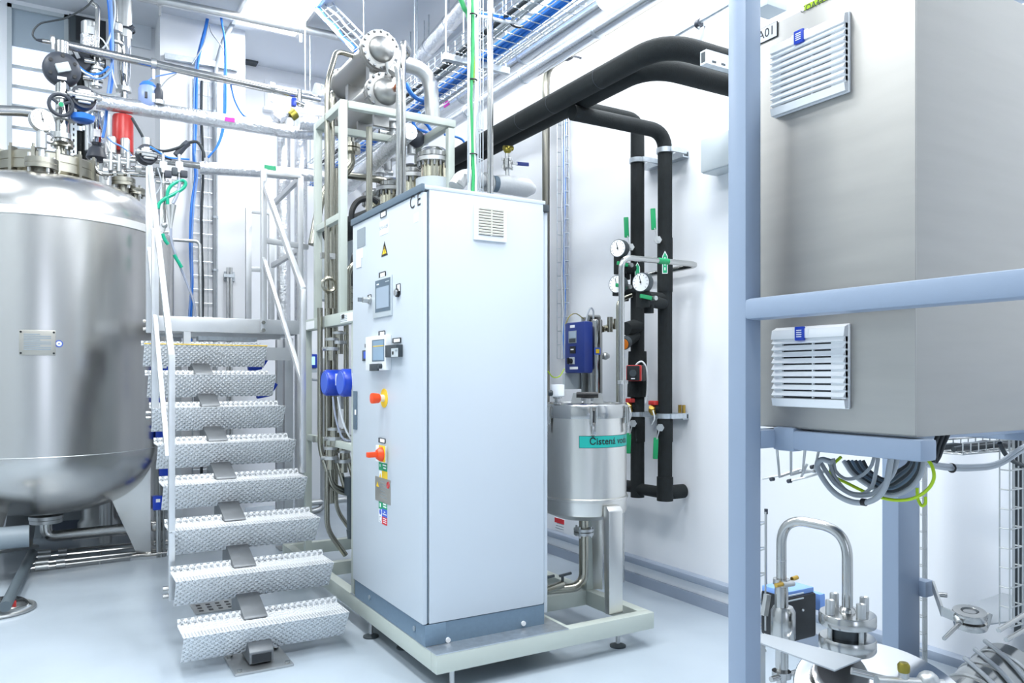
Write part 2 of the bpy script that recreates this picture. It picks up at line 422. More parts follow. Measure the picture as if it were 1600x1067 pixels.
# vertical wire cable tray on the right wall
def wire_ladder(name, label, p0, p1, side_v, width, out_v, rail_r=0.004, step=0.1, cables=(), mtl='galv', depth=0.04):
    """two or three long wires with cross wires, and cables strapped to them (cable: offset, radius, material)"""
    t = thing(name, label, 'cable tray', p0)
    p0 = Vector(p0); p1 = Vector(p1); L = (p1-p0).length; n = max(2, int(L/step)); ax = (p1-p0).normalized()
    sv = Vector(side_v).normalized(); ov = Vector(out_v).normalized()
    rails = MB()
    for s, o in ((-1, 1), (-1, 0), (-0.33, 0), (0.33, 0), (1, 0), (1, 1)):
        q = sv*(s*width/2)+ov*(o*depth); rails.tube([p0+q, p1+q], rail_r, 6)
    part('long_wire', rails, mtl, t, kind='stuff')
    cross = MB()
    for i in range(n+1):
        c = p0+ax*(L*i/n)
        cross.tube([c-sv*width/2+ov*depth, c-sv*width/2, c+sv*width/2, c+sv*width/2+ov*depth], rail_r, 6)
    part('cross_wire', cross, mtl, t, kind='stuff')
    for off, r, m in cables:
        pts = []
        for i in range(13):
            c = p0+ax*(L*i/12); pts.append(c+sv*(off+0.008*math.sin(i*1.7+off*90))+ov*(r+0.006+0.004*math.sin(i*2.1)))
        part('cable', MB().tube(pts, r, 8), m, t)
    return t
a = P(883, 560, wx=WR-0.03); b = P(883, 150, wx=WR-0.03); b.x = a.x; b.y = a.y
wire_ladder('cable_tray', 'narrow upright wire tray with thin cables on the right wall beside the cabinet', a, b, Y, 0.10, -X, 0.0035, 0.105, ((-0.01, 0.006, 'cblue'), (0.02, 0.005, 'cwhite'), (0.0, 0.004, 'lblue')))

# ------------------------------------------------------------------ ceiling-level runs along the right wall
def wall_run(label, x0, y0, x1, y1, wx, r, m, ext=3.2, tape=None, name='insulated_pipe'):
    a = P(x0, y0, wx=wx); b = P(x1, y1, wx=wx); z = (a.z+b.z)/2
    y_near = min(a.y, b.y)-0.6; y_far = max(a.y, b.y)+ext
    y_far = min(y_far, WB-0.02)
    t = thing(name, label, 'pipe', (wx, y_near, z))
    part('cladding', MB().tube([(wx, y_near+(y_far-y_near)*i/10, z) for i in range(11)], r, 20), m, t)
    for k in range(1, int((y_far-y_near)/0.9)+1):
        q = V(wx, y_near+k*0.9, z); part('seam_band', MB().tube([q-Y*0.012, q+Y*0.012], r+0.004, 20), 'galv', t)
        part('hanger', MB().tube([q+Z*r, V(q.x, q.y, CEIL)], 0.005, 6), 'galv', t)
    if tape:
        for tx, ty in tape:
            p = P(tx, ty, wx=wx-r*0.7); p = V(wx, p.y, z)
            u = V(-0.75, 0, -0.25).normalized()
            part('tape', MB().obox(p+u*(r+0.001), Y*0.045, u*0.002, u.cross(Y)*0.02), 'magenta', t)
    return t
wall_run('thick aluminium clad pipe beside the blue cable tray with magenta tape', 856, 40, 690, 188, 2.78, 0.062, 'alu', tape=((700, 170),))
wall_run('thinner aluminium clad pipe running nearest the right wall', 981, -4, 705, 205, 3.02, 0.055, 'alu', tape=((668, 230),))

def wire_tray(label, wx, z, y0, y1, width, group, bundles, depth=0.07):
    t = thing('cable_tray', label, 'cable tray', (wx, y0, z), group)
    lw = MB(); n = 5
    for i in range(n):
        x = wx-width/2+width*i/(n-1); lw.tube([(x, y0, z), (x, y1, z)], 0.0035, 6)
    for s in (-1, 1):
        for k in (0.5, 1.0): lw.tube([(wx+s*width/2, y0, z+depth*k), (wx+s*width/2, y1, z+depth*k)], 0.0035, 6)
    part('long_wire', lw, 'galv', t, kind='stuff')
    cw = MB(); y = y0
    while y < y1:
        cw.tube([(wx-width/2, y, z+depth), (wx-width/2, y, z), (wx+width/2, y, z), (wx+width/2, y, z+depth)], 0.0035, 6); y += 0.1
    part('cross_wire', cw, 'galv', t, kind='stuff')
    y = y0+0.35
    while y < y1:
        part('strut', MB().box(wx-width/2-0.06, wx+width/2+0.06, y-0.02, y+0.02, z-0.045, z-0.005), 'galv', t)
        for s in (-1, 1): part('hanger', MB().tube([(wx+s*(width/2+0.04), y, z-0.02), (wx+s*(width/2+0.04), y, CEIL)], 0.005, 6), 'galv', t)
        y += 1.5
    for off, zz, r, m, k in bundles:
        for j in range(k):
            pts = []
            for i in range(15):
                yy = y0+(y1-y0)*i/14
                pts.append((wx+off+(j % 3)*r*2.0+0.006*math.sin(i*1.3+j), yy, z+r+zz+(j//3)*r*1.8+0.004*math.sin(i*2+j*2)))
            part('cable', MB().tube(pts, r, 7), m, t)
    return t
q = P(766, 84, wx=2.42)
wire_tray('wide wire basket tray with blue and dark cables under the ceiling', 2.37, q.z-0.02, 2.6, 8.3, 0.36, None, ((0.03, 0, 0.012, 'cblue', 6), (0.13, 0, 0.007, 'cwhite', 3), (-0.14, 0, 0.009, 'cdark', 2), (-0.09, 0, 0.008, 'cgrey', 3)))
# galvanised strut carrying trays near the cabinet
st = MB(); q = P(835, 24, wx=2.6)
st.bar(P(806, 12, wy=q.y), P(874, 28, wy=q.y), 0.04, 0.04)
solo('strut_channel', st, 'galv', 'short galvanised strut across the blue cable tray near the ceiling', 'strut')

# big ventilation duct and steel return pipe
dt = thing('ventilation_duct', 'large round aluminium duct rising towards the ceiling behind the condensers', 'duct', P(650, 110, d=7.0))
a = P(745, -14, d=6.4); b = P(638, 112, d=7.6); n = (b-a).normalized()
part('shell', MB().tube([a-n*0.6, a, (a+b)/2, b, b+n*0.3], 0.072, 24), 'foil', dt)
for k in range(4):
    q = a+n*(0.1+k*0.42); part('seam_band', MB().tube([q-n*0.015, q+n*0.015], 0.076, 24), 'alu', dt)
    part('hanger', MB().tube([q+Z*0.07, V(q.x, q.y, CEIL)], 0.006, 6), 'galv', dt)

# ------------------------------------------------------------------ runs along the back wall (behind the tank and the stairs)
def back_run(label, pts, wy, r, m, name='steel_pipe', bands=(), fil=0.08, tape=(), parts=()):
    q = [P(x, y, wy=wy) for x, y in pts]
    t = thing(name, label, 'pipe', q[0])
    part('tube', MB().tube(q, r, 16, fil=fil), m, t)
    for x, y in bands:
        c = P(x, y, wy=wy); part('clamp', MB().tube([c-X*0.02, c+X*0.02], r*1.3, 16).bar(c-Z*r, c-Z*(r+0.09), 0.02), 'steelm', t)
    for x, y, m2, w2 in tape:
        c = P(x, y, wy=wy-r); part('tape', MB().obox(c-Y*0.001, X*w2, Y*0.003, Z*0.018), m2, t)
    return t
back_run('long bare steel pipe sloping under the ceiling across the back of the room', [(215, -6), (552, 62)], 7.3, 0.038, 'steelm', bands=((250, 1), (470, 45)))
back_run('foil wrapped pipe with magenta tape sloping from the tank valves to the risers', [(150, 158), (458, 206)], 6.95, 0.062, 'foil', name='insulated_pipe', tape=((359, 187, 'magenta', 0.04),))
back_run('foil wrapped pipe with green tape passing behind the platform railing', [(311, 262), (420, 268), (560, 281)], 6.9, 0.055, 'foil', name='insulated_pipe', tape=((422, 262, 'tgreen', 0.05),))
t = back_run('thin steel pipe rising from the tank nozzle to the green taped pipe', [(193, 292), (193, 244), (312, 259)], 6.9, 0.027, 'steel', fil=0.09)
back_run('bare steel manifold pipe sloping from the black valve over the tank', [(82, 66), (500, 156)], 6.95, 0.034, 'steel', bands=((240, 100), (425, 137)), fil=0)
for x, k in ((443, 0), (470, 1)):
    a = P(x, 207, wy=7.15+0.2*k)
    solo('insulated_pipe', MB().tube([a, (a.x, a.y, 0.0)], 0.06, 18), 'foil', ('narrower' if k == 0 else 'thicker')+' foil wrapped riser behind the platform railing', 'pipe')
q = [P(447, 207, wy=7.15), P(560, 212, wy=7.15)]
solo('insulated_pipe', MB().tube(q, 0.055, 16), 'foil', 'short foil wrapped pipe going behind the grey frame from the risers', 'pipe')
for a, b, r, l in (((492, 146), (575, 162), 0.095, 'fat foil wrapped pipe end where the bare manifold pipe enters it'), ((466, 190), (540, 197), 0.07, 'short foil wrapped pipe below the fat foil pipe end')):
    solo('insulated_pipe', MB().tube([P(*a, wy=7.0), P(*b, wy=7.0)], r, 18), 'foil', l, 'pipe')
# foil covered valve with a blue actuator above the risers
vt = thing('control_valve', 'foil covered valve with blue actuator above the foil pipe junction', 'valve', P(455, 195, wy=6.95))
part('body', MB().tube([P(431, 187, wy=6.95), P(450, 172, wy=6.95)], 0.065, 14), 'foil', vt)
part('coupling', MB().tube([P(452, 182, wy=6.93), P(460, 176, wy=6.93)], 0.055, 16), 'dbrass', vt)
part('actuator', MB().cbox(P(459, 160, wy=6.92), 0.04, 0.05, 0.075), 'blue', vt, bev=0.01)
part('fitting', MB().tube([P(460, 158, wy=6.92), P(475, 165, wy=6.92)], 0.025, 10).tube([P(468, 140, wy=6.92), P(468, 166, wy=6.92)], 0.02, 10), 'steel', vt)
part('neck', MB().tube([P(452, 205, wy=6.95), P(452, 186, wy=6.95)], 0.05, 12), 'white', vt)
# little bracket on the back wall
solo('wall_bracket', MB().cbox(P(392, 96, wy=WB-0.06), 0.13, 0.12, 0.05), 'dgrey', 'small dark bracket on the back wall under the ceiling', 'bracket', bev=0.005)
# hanger rods
for x, y0, y1, l in ((477, 50, 150, 'thin rod hanging from the ceiling to the fat foil pipe'), ):
    a = P(x, y1, wy=7.0); solo('hanger_rod', MB().tube([a, (a.x, a.y, CEIL)], 0.007, 8), 'galv', l, 'hanger')
# cable ladder falling diagonally from the ceiling to the condensers
a = P(478, -20, wy=7.2); b = P(565, 72, wy=6.2); n = (b-a).normalized()
wire_ladder('cable_tray', 'sloping wire tray with a blue cable bundle leading down to the condensers', a, b, n.cross(V(0.3, 1, 0.2)), 0.16, V(0.3, 1, 0.2), 0.004, 0.13, ((-0.06, 0.022, 'cblue'), (0.03, 0.012, 'cgrey')))

# ------------------------------------------------------------------ pilaster: strut, ladder tray, cables
sy = PW-0.03
sc = MB().bar(P(257, 88, wy=sy), P(372, 107, wy=sy), 0.05, 0.05)
solo('strut_channel', sc, 'galv', 'slotted galvanised strut fixed across the white pilaster', 'strut')
for k in range(9):
    pass
a = P(319, 500, wy=sy); b = P(319, 128, wy=sy); b.x = a.x
lw = wire_ladder('cable_tray', 'upright wire tray with blue and dark cables on the white pilaster', V(a.x, sy, 0.4), V(a.x, sy, b.z), X, 0.21, -Y, 0.0045, 0.128, ((-0.02, 0.012, 'cdark'),))
cdt = thing('conduit', 'grey conduit running down the pilaster beside the wire tray', 'conduit', (P(336, 480, wy=sy).x, sy, 0.4))
xq = P(336, 300, wy=sy).x
part('tube', MB().tube([(xq, sy, 0.4), (xq, sy, P(340, 110, wy=sy).z), P(350, 60, wy=sy-0.05), P(368, 30, wy=sy-0.1)], 0.022, 12, fil=0.1), 'cgrey', cdt)
for k in range(5): part('saddle', MB().tube([(xq, sy, 1.9+k*0.5), (xq, sy, 1.92+k*0.5)], 0.029, 12), 'galv', cdt)
def cable(label, pts, r, m, name='cable', cat='cable', fil=0.0, smooth=True, n=8, **kw):
    """pts: pixel x, y and depth; a smooth curve is run through them"""
    q = [Vector(p) for p in pts]
    if smooth and len(q) > 2:
        o = []
        e = [q[0]*2-q[1]]+q+[q[-1]*2-q[-2]]
        for i in range(1, len(e)-2):
            for j in range(8):
                s = j/8.0
                o.append(0.5*((2*e[i])+(e[i+1]-e[i-1])*s+(2*e[i-1]-5*e[i]+4*e[i+1]-e[i+2])*s*s+(3*e[i]-e[i-1]-3*e[i+1]+e[i+2])*s**3))
        o.append(q[-1]); q = o
    return solo(name, MB().tube(q, r, n), m, label, cat, **kw)
def bundle(label, pts, n, r, spread, m):
    t = thing('cable_bundle', label, 'cable', pts[0]); rnd = random.Random(len(label)*7+n)
    for k in range(n):
        ph = rnd.random()*6.28; a = spread*(0.4+0.6*rnd.random()); q = []
        for i, p in enumerate(pts):
            q.append(Vector(p)+V(a*math.cos(ph+i*0.8), a*0.6*math.sin(ph+i*0.5), 0))
        e = [q[0]*2-q[1]]+q+[q[-1]*2-q[-2]]; o = []
        for i in range(1, len(e)-2):
            for j in range(5):
                s = j/5.0
                o.append(0.5*((2*e[i])+(e[i+1]-e[i-1])*s+(2*e[i-1]-5*e[i]+4*e[i+1]-e[i+2])*s*s+(3*e[i]-e[i-1]-3*e[i+1]+e[i+2])*s**3))
        o.append(q[-1]); part('cable', MB().tube(o, r, 7), m if isinstance(m, str) else m[k % len(m)], t)
    return t
def W(wy, *pts): return [P(x, y, wy=wy) for x, y in pts]
bundle('thick blue cable bundle hanging down the pilaster beside the wire tray', W(sy-0.05, (331, 0), (322, 40), (309, 95), (305, 150), (304, 200), (303, 240), (306, 275), (301, 320), (299, 380), (300, 440), (297, 500), (297, 560)), 5, 0.0085, 0.014, ('cblue', 'cblue', 'lblue', 'cblue', 'cblue'))
bundle('blue cable looping down from the ceiling in front of the pilaster', W(sy-0.2, (344, -6), (346, 30), (352, 70), (352, 130), (350, 190), (341, 225), (325, 246)), 3, 0.008, 0.009, 'cblue')
cable('thin blue cable hanging off the manifold pipe by the pilaster', W(7.0, (360, 130), (366, 155), (376, 175), (387, 186)), 0.008, 'cblue')
cable('loose thin grey cable between the blue bundles on the pilaster', W(sy-0.1, (300, 100), (318, 70), (326, 40), (331, 52), (347, 74), (352, 92)), 0.006, 'cgrey')
cable('black hose looping from the red cylinder to the connector', W(6.6, (206, 184), (220, 208), (232, 228), (255, 236), (278, 231), (288, 225)), 0.011, 'cdark')
cable('black plug connector hanging by its cable in front of the pilaster', W(6.62, (275, 243), (282, 235), (288, 228), (294, 223)), 0.026, 'rubber', name='connector', cat='connector')
cable('black cable leading from the connector down behind the pipe', W(6.65, (294, 223), (308, 222), (317, 235), (319, 246)), 0.012, 'cdark')
# drain pair with bracket on the back wall
dr = thing('drain_pipe', 'pair of thin upright steel tubes on a wall plate behind the platform', 'pipe', P(357, 500, wy=PW-0.05))
part('wall_plate', frontbox(350, 425, 366, 439, PW, 0.02), 'galv', dr)
for x in (356, 361):
    a = P(x, 500, wy=PW-0.06); b = P(x, 418, wy=PW-0.06); part('tube', MB().tube([(a.x, a.y, 0.6), (a.x, a.y, b.z)], 0.013, 10), 'steelm', dr)
part('clamp', MB().cbox(P(358, 431, wy=PW-0.06), 0.1, 0.04, 0.03), 'galv', dr)
tb = P(245, 373, wy=7.6)
solo('steel_pipe', MB().tube(W(7.6, (240, 373), (312, 377), (314, 560)), 0.016, 12, fil=0.05), 'steelm', 'thin steel tube turning down in front of the pilaster cables', 'pipe')
# ================================================================== the big tank
dA = 5.88; aA = (72-800)/FOC
TX, TY = (cs*aA+sn)*dA, (cs-sn*aA)*dA
TR = 0.772
def az(deg):   # unit vector around the tank axis; 0 = towards the camera, positive = turning to the right as seen
    f = V(-TX, -TY, 0).normalized(); r = V(-f.y, f.x, 0)
    t = math.radians(deg); return f*math.cos(t)+r*math.sin(t)
zS, zB, zD, zL = 0.86, 2.515, 2.85, 3.02
tank = thing('mixing_tank', 'large satin steel mixing tank standing on legs beside the stairs', 'tank', (TX, TY, 0))
part('shell', MB().lathe([(TR, zS), (TR, zB)], (TX, TY, 0), n=96), 'tank', tank)
k = 24
dome = [(TR-0.004, zB)]+[(0.30+(TR-0.004-0.30)*math.cos(PI/2*i/k)**0.75 if i < k else 0.30, zB+0.005+(zD-zB)*math.sin(PI/2*i/k)) for i in range(1, k+1)]
part('dome', MB().lathe(dome, (TX, TY, 0), n=96), 'tank', tank)
part('weld_band', MB().lathe([(TR, zB-0.03), (TR+0.012, zB-0.028), (TR+0.012, zB+0.028), (TR, zB+0.03)], (TX, TY, 0), n=96), 'bandsteel', tank)
zbot = 0.385
dish = [(0.001, zbot)]+[(TR*math.sin(PI/2*i/k)**0.72, zS-(zS-zbot)*math.cos(PI/2*i/k)) for i in range(1, k+1)]
part('dished_bottom', MB().lathe(dish, (TX, TY, 0), n=96), 'tank', tank)
part('seam', MB().ring((TX, TY, zS), Z, TR-0.001, 0.004, 96, 6), 'steelm', tank)
def leg(deg, w=0.11):
    e = az(deg); s = Z.cross(e); o = V(TX, TY, 0)
    # folded plate leg: upright outer edge, inner edge slanting outwards to the foot
    A = [o+e*0.735+s*w+Z*0.86, o+e*0.735-s*w+Z*0.86, o+e*0.42-s*w+Z*0.56, o+e*0.42+s*w+Z*0.56]
    B = [o+e*0.735+s*w+Z*0.02, o+e*0.735-s*w+Z*0.02, o+e*0.64-s*w+Z*0.02, o+e*0.64+s*w+Z*0.02]
    l = part('leg', MB().add(A+B, [(0, 1, 2, 3), (7, 6, 5, 4), (0, 4, 5, 1), (1, 5, 6, 2), (2, 6, 7, 3), (3, 7, 4, 0)]), 'tank', tank, bev=0.006)
    part('foot_plate', MB().obox(o+e*0.685+Z*0.01, e*0.09, s*0.14, Z*0.01), 'steelm', l)
for d in (78, 198, 318): leg(d)
# lid flange
LO = V(TX, TY, 0)
part('neck', MB().lathe([(0.27, zD-0.06), (0.27, zD+0.06)], LO, n=64), 'gold', tank)
lf = part('lid_flange', MB().lathe([(0.27, zD+0.05), (0.335, zD+0.05), (0.335, zD+0.105), (0.33, zD+0.108), (0.33, zD+0.114), (0.335, zD+0.117), (0.335, zD+0.17), (0.325, zD+0.18), (0.0, zD+0.19)], LO, n=64), 'lidsteel', tank)
cl = MB()
for i in range(14):
    t = 2*PI*i/14; e = V(math.cos(t), math.sin(t), 0); s = Z.cross(e); p = LO+e*0.335
    cl.obox(p+Z*(zD+0.112)-e*0.01, e*0.03, s*0.012, Z*0.085).tube([p+e*0.01+Z*(zD+0.0), p+e*0.01+Z*(zD+0.22)], 0.011, 6)
part('lid_clamp', cl, 'lidsteel', tank, kind='stuff')
# nozzles on the dome and lid
def nozzle(x, y, wy, R, hgt, label=None):
    c = P(x, y, wy=wy); mb = MB()
    mb.lathe([(R*0.42, -hgt), (R*0.42, -R*0.35), (R, -R*0.35), (R, -0.012), (R*0.97, -0.009), (R*0.97, -0.003), (R, 0), (R, R*0.33), (R*0.5, R*0.36)], c, n=28)
    o = part('nozzle', mb, 'lidsteel', tank)
    bm_ = MB().bolts(c-Z*0.0, Z, R*0.8, 4, 0.012, R*1.25, 0.3); part('bolt', bm_, 'steelm', o, kind='stuff')
    return c
nA = nozzle(65, 257, TY-0.42, 0.105, 0.18)
nB = nozzle(193, 285, TY-0.1, 0.085, 0.16)
nC = nozzle(212, 300, TY-0.02, 0.07, 0.12)
nD = nozzle(97, 225, TY-0.12, 0.075, 0.1)
# outlet below
ob = V(TX, TY, 0); part('outlet_flange', MB().lathe([(0.05, 0.30), (0.11, 0.30), (0.11, 0.325), (0.115, 0.33), (0.115, 0.355), (0.05, 0.37)], ob, n=28), 'steelm', tank)
part('outlet_pipe', MB().tube([ob+Z*0.34, ob+Z*0.19, ob+az(80)*0.5+Z*0.215, ob+az(80)*1.4+Z*0.24], 0.042, 14, fil=0.14), 'steel', tank)
# nameplate and sticker
def on_tank(x, y0, y1, half, m, name, lift=0.006, bev=0):
    a = (x-800)/FOC; D = math.hypot(TX, TY)
    # nearest intersection of the view column with the shell
    dx, dy = cs*a+sn, cs-sn*a
    A = dx*dx+dy*dy; B = -2*(dx*TX+dy*TY); Cc = TX*TX+TY*TY-TR*TR
    t = (-B-math.sqrt(max(0, B*B-4*A*Cc)))/(2*A); p = V(dx*t, dy*t, 0)
    e = (p-V(TX, TY, 0)).normalized(); s = Z.cross(e)
    z1 = EYE+t*(HORIZON-y0)/FOC; z0 = EYE+t*(HORIZON-y1)/FOC
    c = p+Z*(z0+z1)/2
    return c, e, s, z1-z0, t
c, e, s, hh, t = on_tank(59, 516, 555, 0, 'plate', 'nameplate'); hw = 24*t/FOC*1.02
np_ = part('nameplate', MB().obox(c+e*0.02, e*0.006, s*hw, Z*hh/2), 'plate', tank, bev=0.004)
rv = MB()
for i in (-1, 1):
    for j in (-1, 1): rv.tube([c+e*0.024+s*i*hw*0.9+Z*j*hh*0.42, c+e*0.031+s*i*hw*0.9+Z*j*hh*0.42], 0.007, 8)
part('screw', rv, 'black', np_, kind='stuff')
ln = MB()
for i in range(9):
    ww = hw*(0.75 if i % 3 else 0.45); q = c+e*0.0268+Z*(hh*0.33-i*hh*0.075)-s*(hw*0.75-ww); ln.obox(q, e*0.0006, s*ww, Z*0.0035)
part('engraving', ln, 'mgrey', np_, kind='stuff')
c, e, s, hh, t = on_tank(92, 532, 542, 0, '', ''); r0 = 5.5*t/FOC
u_ = MB().tube([c-e*0.01, c+e*0.006], r0, 24); stk = part('sticker', u_, 'sblue', tank)
part('sticker_face', MB().tube([c, c+e*0.0075], r0*0.72, 24), 'label', stk)
part('sticker_dot', MB().tube([c, c+e*0.009], r0*0.2, 12), 'sblue', stk)

# insulated line and thin tubes on the floor under the tank
for i, (y0, y1) in enumerate(((865, 845), (872, 850), (882, 858), (889, 863))):
    z = 0.11-0.012*i
    a = P(45 if i < 2 else 40, y0, z=0.03); b = P(262, y1, z=0.03)
    tt = thing('floor_tube', ('hindmost', 'third', 'second', 'foremost')[i]+' of the four thin steel tubes along the floor under the tank', 'pipe', a)
    part('tube', MB().tube([a, b+(b-a)*0.35], 0.011, 8), 'steel', tt)
    q = a+(b-a)*0.06; part('union', MB().tube([q, q+(b-a)*0.09], 0.024, 10), 'steelm', tt); part('union', MB().tube([q+(b-a)*0.14, q+(b-a)*0.2], 0.02, 10), 'steelm', tt)
    for fr in (0.02, 0.5, 0.95):
        q = a+(b-a)*fr; part('support', MB().tube([V(q.x, q.y, 0), q], 0.008, 6), 'steelm', tt)
solo('waste_pipe', MB().tube([P(8, 948, z=0.07), P(46, 872, z=0.08), P(50, 864, z=0.08)], 0.032, 12), 'dpipe', 'dark grey pipe running along the floor to the round drain cover', 'pipe')
dc = thing('floor_drain', 'round steel drain cover on the floor at the edge of the room', 'drain', P(2, 952, z=0))
part('cover', MB().lathe([(0.16, 0), (0.16, 0.02), (0.14, 0.035), (0.0, 0.04)], P(-4, 950, z=0), n=32), 'steel', dc)
part('rim', MB().ring(P(-4, 952, z=0.012), Z, 0.19, 0.012, 32, 8), 'steelm', dc)
part('red_clip', MB().cbox(P(18, 946, z=0.03), 0.05, 0.04, 0.05), 'red', dc, bev=0.006, label='red plastic clip')
solo('paper_tag', MB().cbox(P(31, 946, z=0.003), 0.09, 0.05, 0.004), 'label', 'small white paper tag lying on the floor by the drain cover', 'tag')
fp = P(13, 840, z=0.32); solo('insulated_pipe', MB().tube([fp-X*0.5, fp+X*0.12], 0.075, 18), 'mgrey', 'silver wrapped pipe end under the tank at the edge', 'pipe')  # mid grey puts the shade under the tank into the silver wrap's colour
# grey equipment seen under the tank, against the back wall
eq = thing('pump_unit', 'steel pump housing with motor standing against the wall under the tank', 'pump', P(155, 846, wy=7.8))
qc = P(155, 830, wy=7.8); qc.z = 0
part('housing', MB().lathe([(0.17, 0.02), (0.17, 0.12), (0.14, 0.16), (0.13, 0.55), (0.1, 0.6), (0.0, 0.61)], qc, n=28), 'steelm', eq)
part('motor', MB().lathe([(0.09, 0.60), (0.11, 0.62), (0.11, 0.85), (0.09, 0.9), (0, 0.9)], qc, n=24), 'dgrey', eq)
part('base', MB().cbox(qc+Z*0.01, 0.42, 0.3, 0.02), 'steelm', eq)
cc = P(110, 830, wy=7.95); cc.z = 0
cbn = thing('control_box', 'low grey control box on the floor behind the tank outlet', 'control box', cc)
part('body', MB().box(cc.x-0.3, cc.x+0.22, 7.85, 8.1, 0.14, 0.55), 'lgrey', cbn, bev=0.01)
part('slot', MB().box(cc.x-0.2, cc.x+0.05, 7.835, 7.85, 0.36, 0.48), 'dark', cbn)
part('leg', MB().box(cc.x-0.28, cc.x-0.22, 7.9, 8.08, 0, 0.14), 'lgrey', cbn); part('leg', MB().box(cc.x+0.14, cc.x+0.2, 7.9, 8.08, 0, 0.14), 'lgrey', cbn)
# blue motors glimpsed between tank and stairs
for i, (x, y) in enumerate(((256, 577), (250, 618), (250, 675), (256, 732), (246, 785))):
    c = P(x, y, wy=6.6); z0 = c.z
    m_ = thing('blue_transmitter', ('topmost', 'second from top', 'middle', 'fourth from top', 'lowest')[i]+' blue instrument head between tank and stairs', 'instrument', c)
    part('housing', MB().cbox(c, 0.075, 0.08, 0.11), 'blue', m_, bev=0.012)
    part('tag', MB().cbox(c-Y*0.041+Z*0.02, 0.03, 0.004, 0.025), 'label', m_)
    part('stem', MB().tube([c-Z*0.05, V(c.x, c.y, 0.0)], 0.012, 10), 'steelm', m_)

# slimmer tank standing behind the big one
sx_, sy_ = 0.76, 7.42
s2 = thing('slim_tank', 'slim grey steel tank half hidden behind the big tank and the stair rail', 'tank', (sx_, sy_, 0))
ztop = P(262, 366, wy=7.3).z
part('shell', MB().lathe([(0.17, 0.25), (0.17, ztop-0.06)], (sx_, sy_, 0), n=48), 'tank', s2)
part('dome', MB().lathe([(0.17, ztop-0.06), (0.16, ztop-0.02), (0.12, ztop+0.02), (0.06, ztop+0.04), (0.0, ztop+0.045)], (sx_, sy_, 0), n=48), 'tank', s2)
part('base', MB().lathe([(0.12, 0.0), (0.12, 0.2), (0.17, 0.25)], (sx_, sy_, 0), n=36), 'steelm', s2)
# ================================================================== valves and instruments over the tank
wyV = TY-0.2     # plane of the valve tree above the lid
def vpipe(label, pts, r, m='steel', fil=0.06, name='steel_pipe', wy=wyV):
    return solo(name, MB().tube([P(x, y, wy=wy) for x, y in pts], r, 14, fil=fil), m, label, 'pipe')
vt = thing('valve_tree', 'upright steel valve pipe with black round actuator and handwheel on the tank lid', 'valve', P(97, 225, wy=wyV))
part('pipe', MB().tube([P(97, 66, wy=wyV), P(97, 222, wy=wyV)], 0.045, 18), 'steel', vt)
c = P(97, 108, wy=wyV-0.02); fd = V(0.1, -1, -0.12).normalized()
act = part('actuator', MB().lathe([(0.02, -0.08), (0.115, -0.075), (0.125, -0.05), (0.125, 0.0), (0.118, 0.012), (0.105, 0.03), (0.08, 0.04), (0, 0.042)], c, fd, 32), 'rubber', vt)
bm_ = MB().bolts(c+fd*0.03, fd, 0.09, 6, 0.014, 0.03, 0.5); part('bolt', bm_, 'black', act, kind='stuff')
u, v, a_ = frame(fd)
part('position_box', MB().obox(c+fd*0.06, (u+v*0.4).normalized()*0.045, (v-u*0.4).normalized()*0.032, fd*0.022), 'lgrey', act, bev=0.006)
for sx, sz in ((-0.055, -0.005), (-0.005, -0.075)): part('label', MB().obox(c+fd*0.041+X*sx+Z*sz, X*0.03, Z*0.011, fd*0.002), 'label', act)
c = P(95, 164, wy=wyV-0.13)
hw_ = MB().ring(c, fd, 0.075, 0.013, 28, 8)
u, v, a_ = frame(fd)
for i in range(3):
    t = 2*PI*i/3+0.5; hw_.tube([c, c+(u*math.cos(t)+v*math.sin(t))*0.075], 0.011, 8)
wh = part('handwheel', hw_, 'rubber', vt)
part('hub', MB().tube([c-fd*0.10, c+fd*0.02], 0.02, 12), 'steelm', wh)
part('hub_cap', MB().tube([c+fd*0.02, c+fd*0.03], 0.016, 12), 'tgreen', wh)
for y, r in ((152, 0.06), (184, 0.075), (213, 0.06)): 
    q = P(97, y, wy=wyV); part('collar', MB().tube([q-Z*0.02, q+Z*0.02], r, 20), 'steelm', vt)
q = P(97, 184, wy=wyV); part('bonnet', MB().cbox(q, 0.19, 0.11, 0.035), 'steelm', vt, bev=0.01)
# second black valve behind it
v2 = thing('diaphragm_valve', 'black valve with white tags half hidden behind the manifold pipe', 'valve', P(122, 96, wy=TY+0.25))
c = P(122, 96, wy=TY+0.25); fd2 = V(-0.3, -1, 0.1).normalized()
part('actuator', MB().lathe([(0.02, -0.08), (0.10, -0.07), (0.115, -0.03), (0.115, 0.01), (0.10, 0.03), (0, 0.04)], c, fd2, 28), 'rubber', v2)
for sx, sz in ((0.0, 0.04), (-0.05, 0.06)): part('tag', MB().obox(c+fd2*0.05+X*sx+Z*sz, V(0.5, 0, -1).normalized()*0.04, V(1, 0, 0.5).normalized()*0.014, fd2*0.003), 'label', v2)
part('stem', MB().tube([c-fd2*0.05, c-fd2*0.3, c-fd2*0.3-Z*0.6], 0.03, 12, fil=0.08), 'steelm', v2)
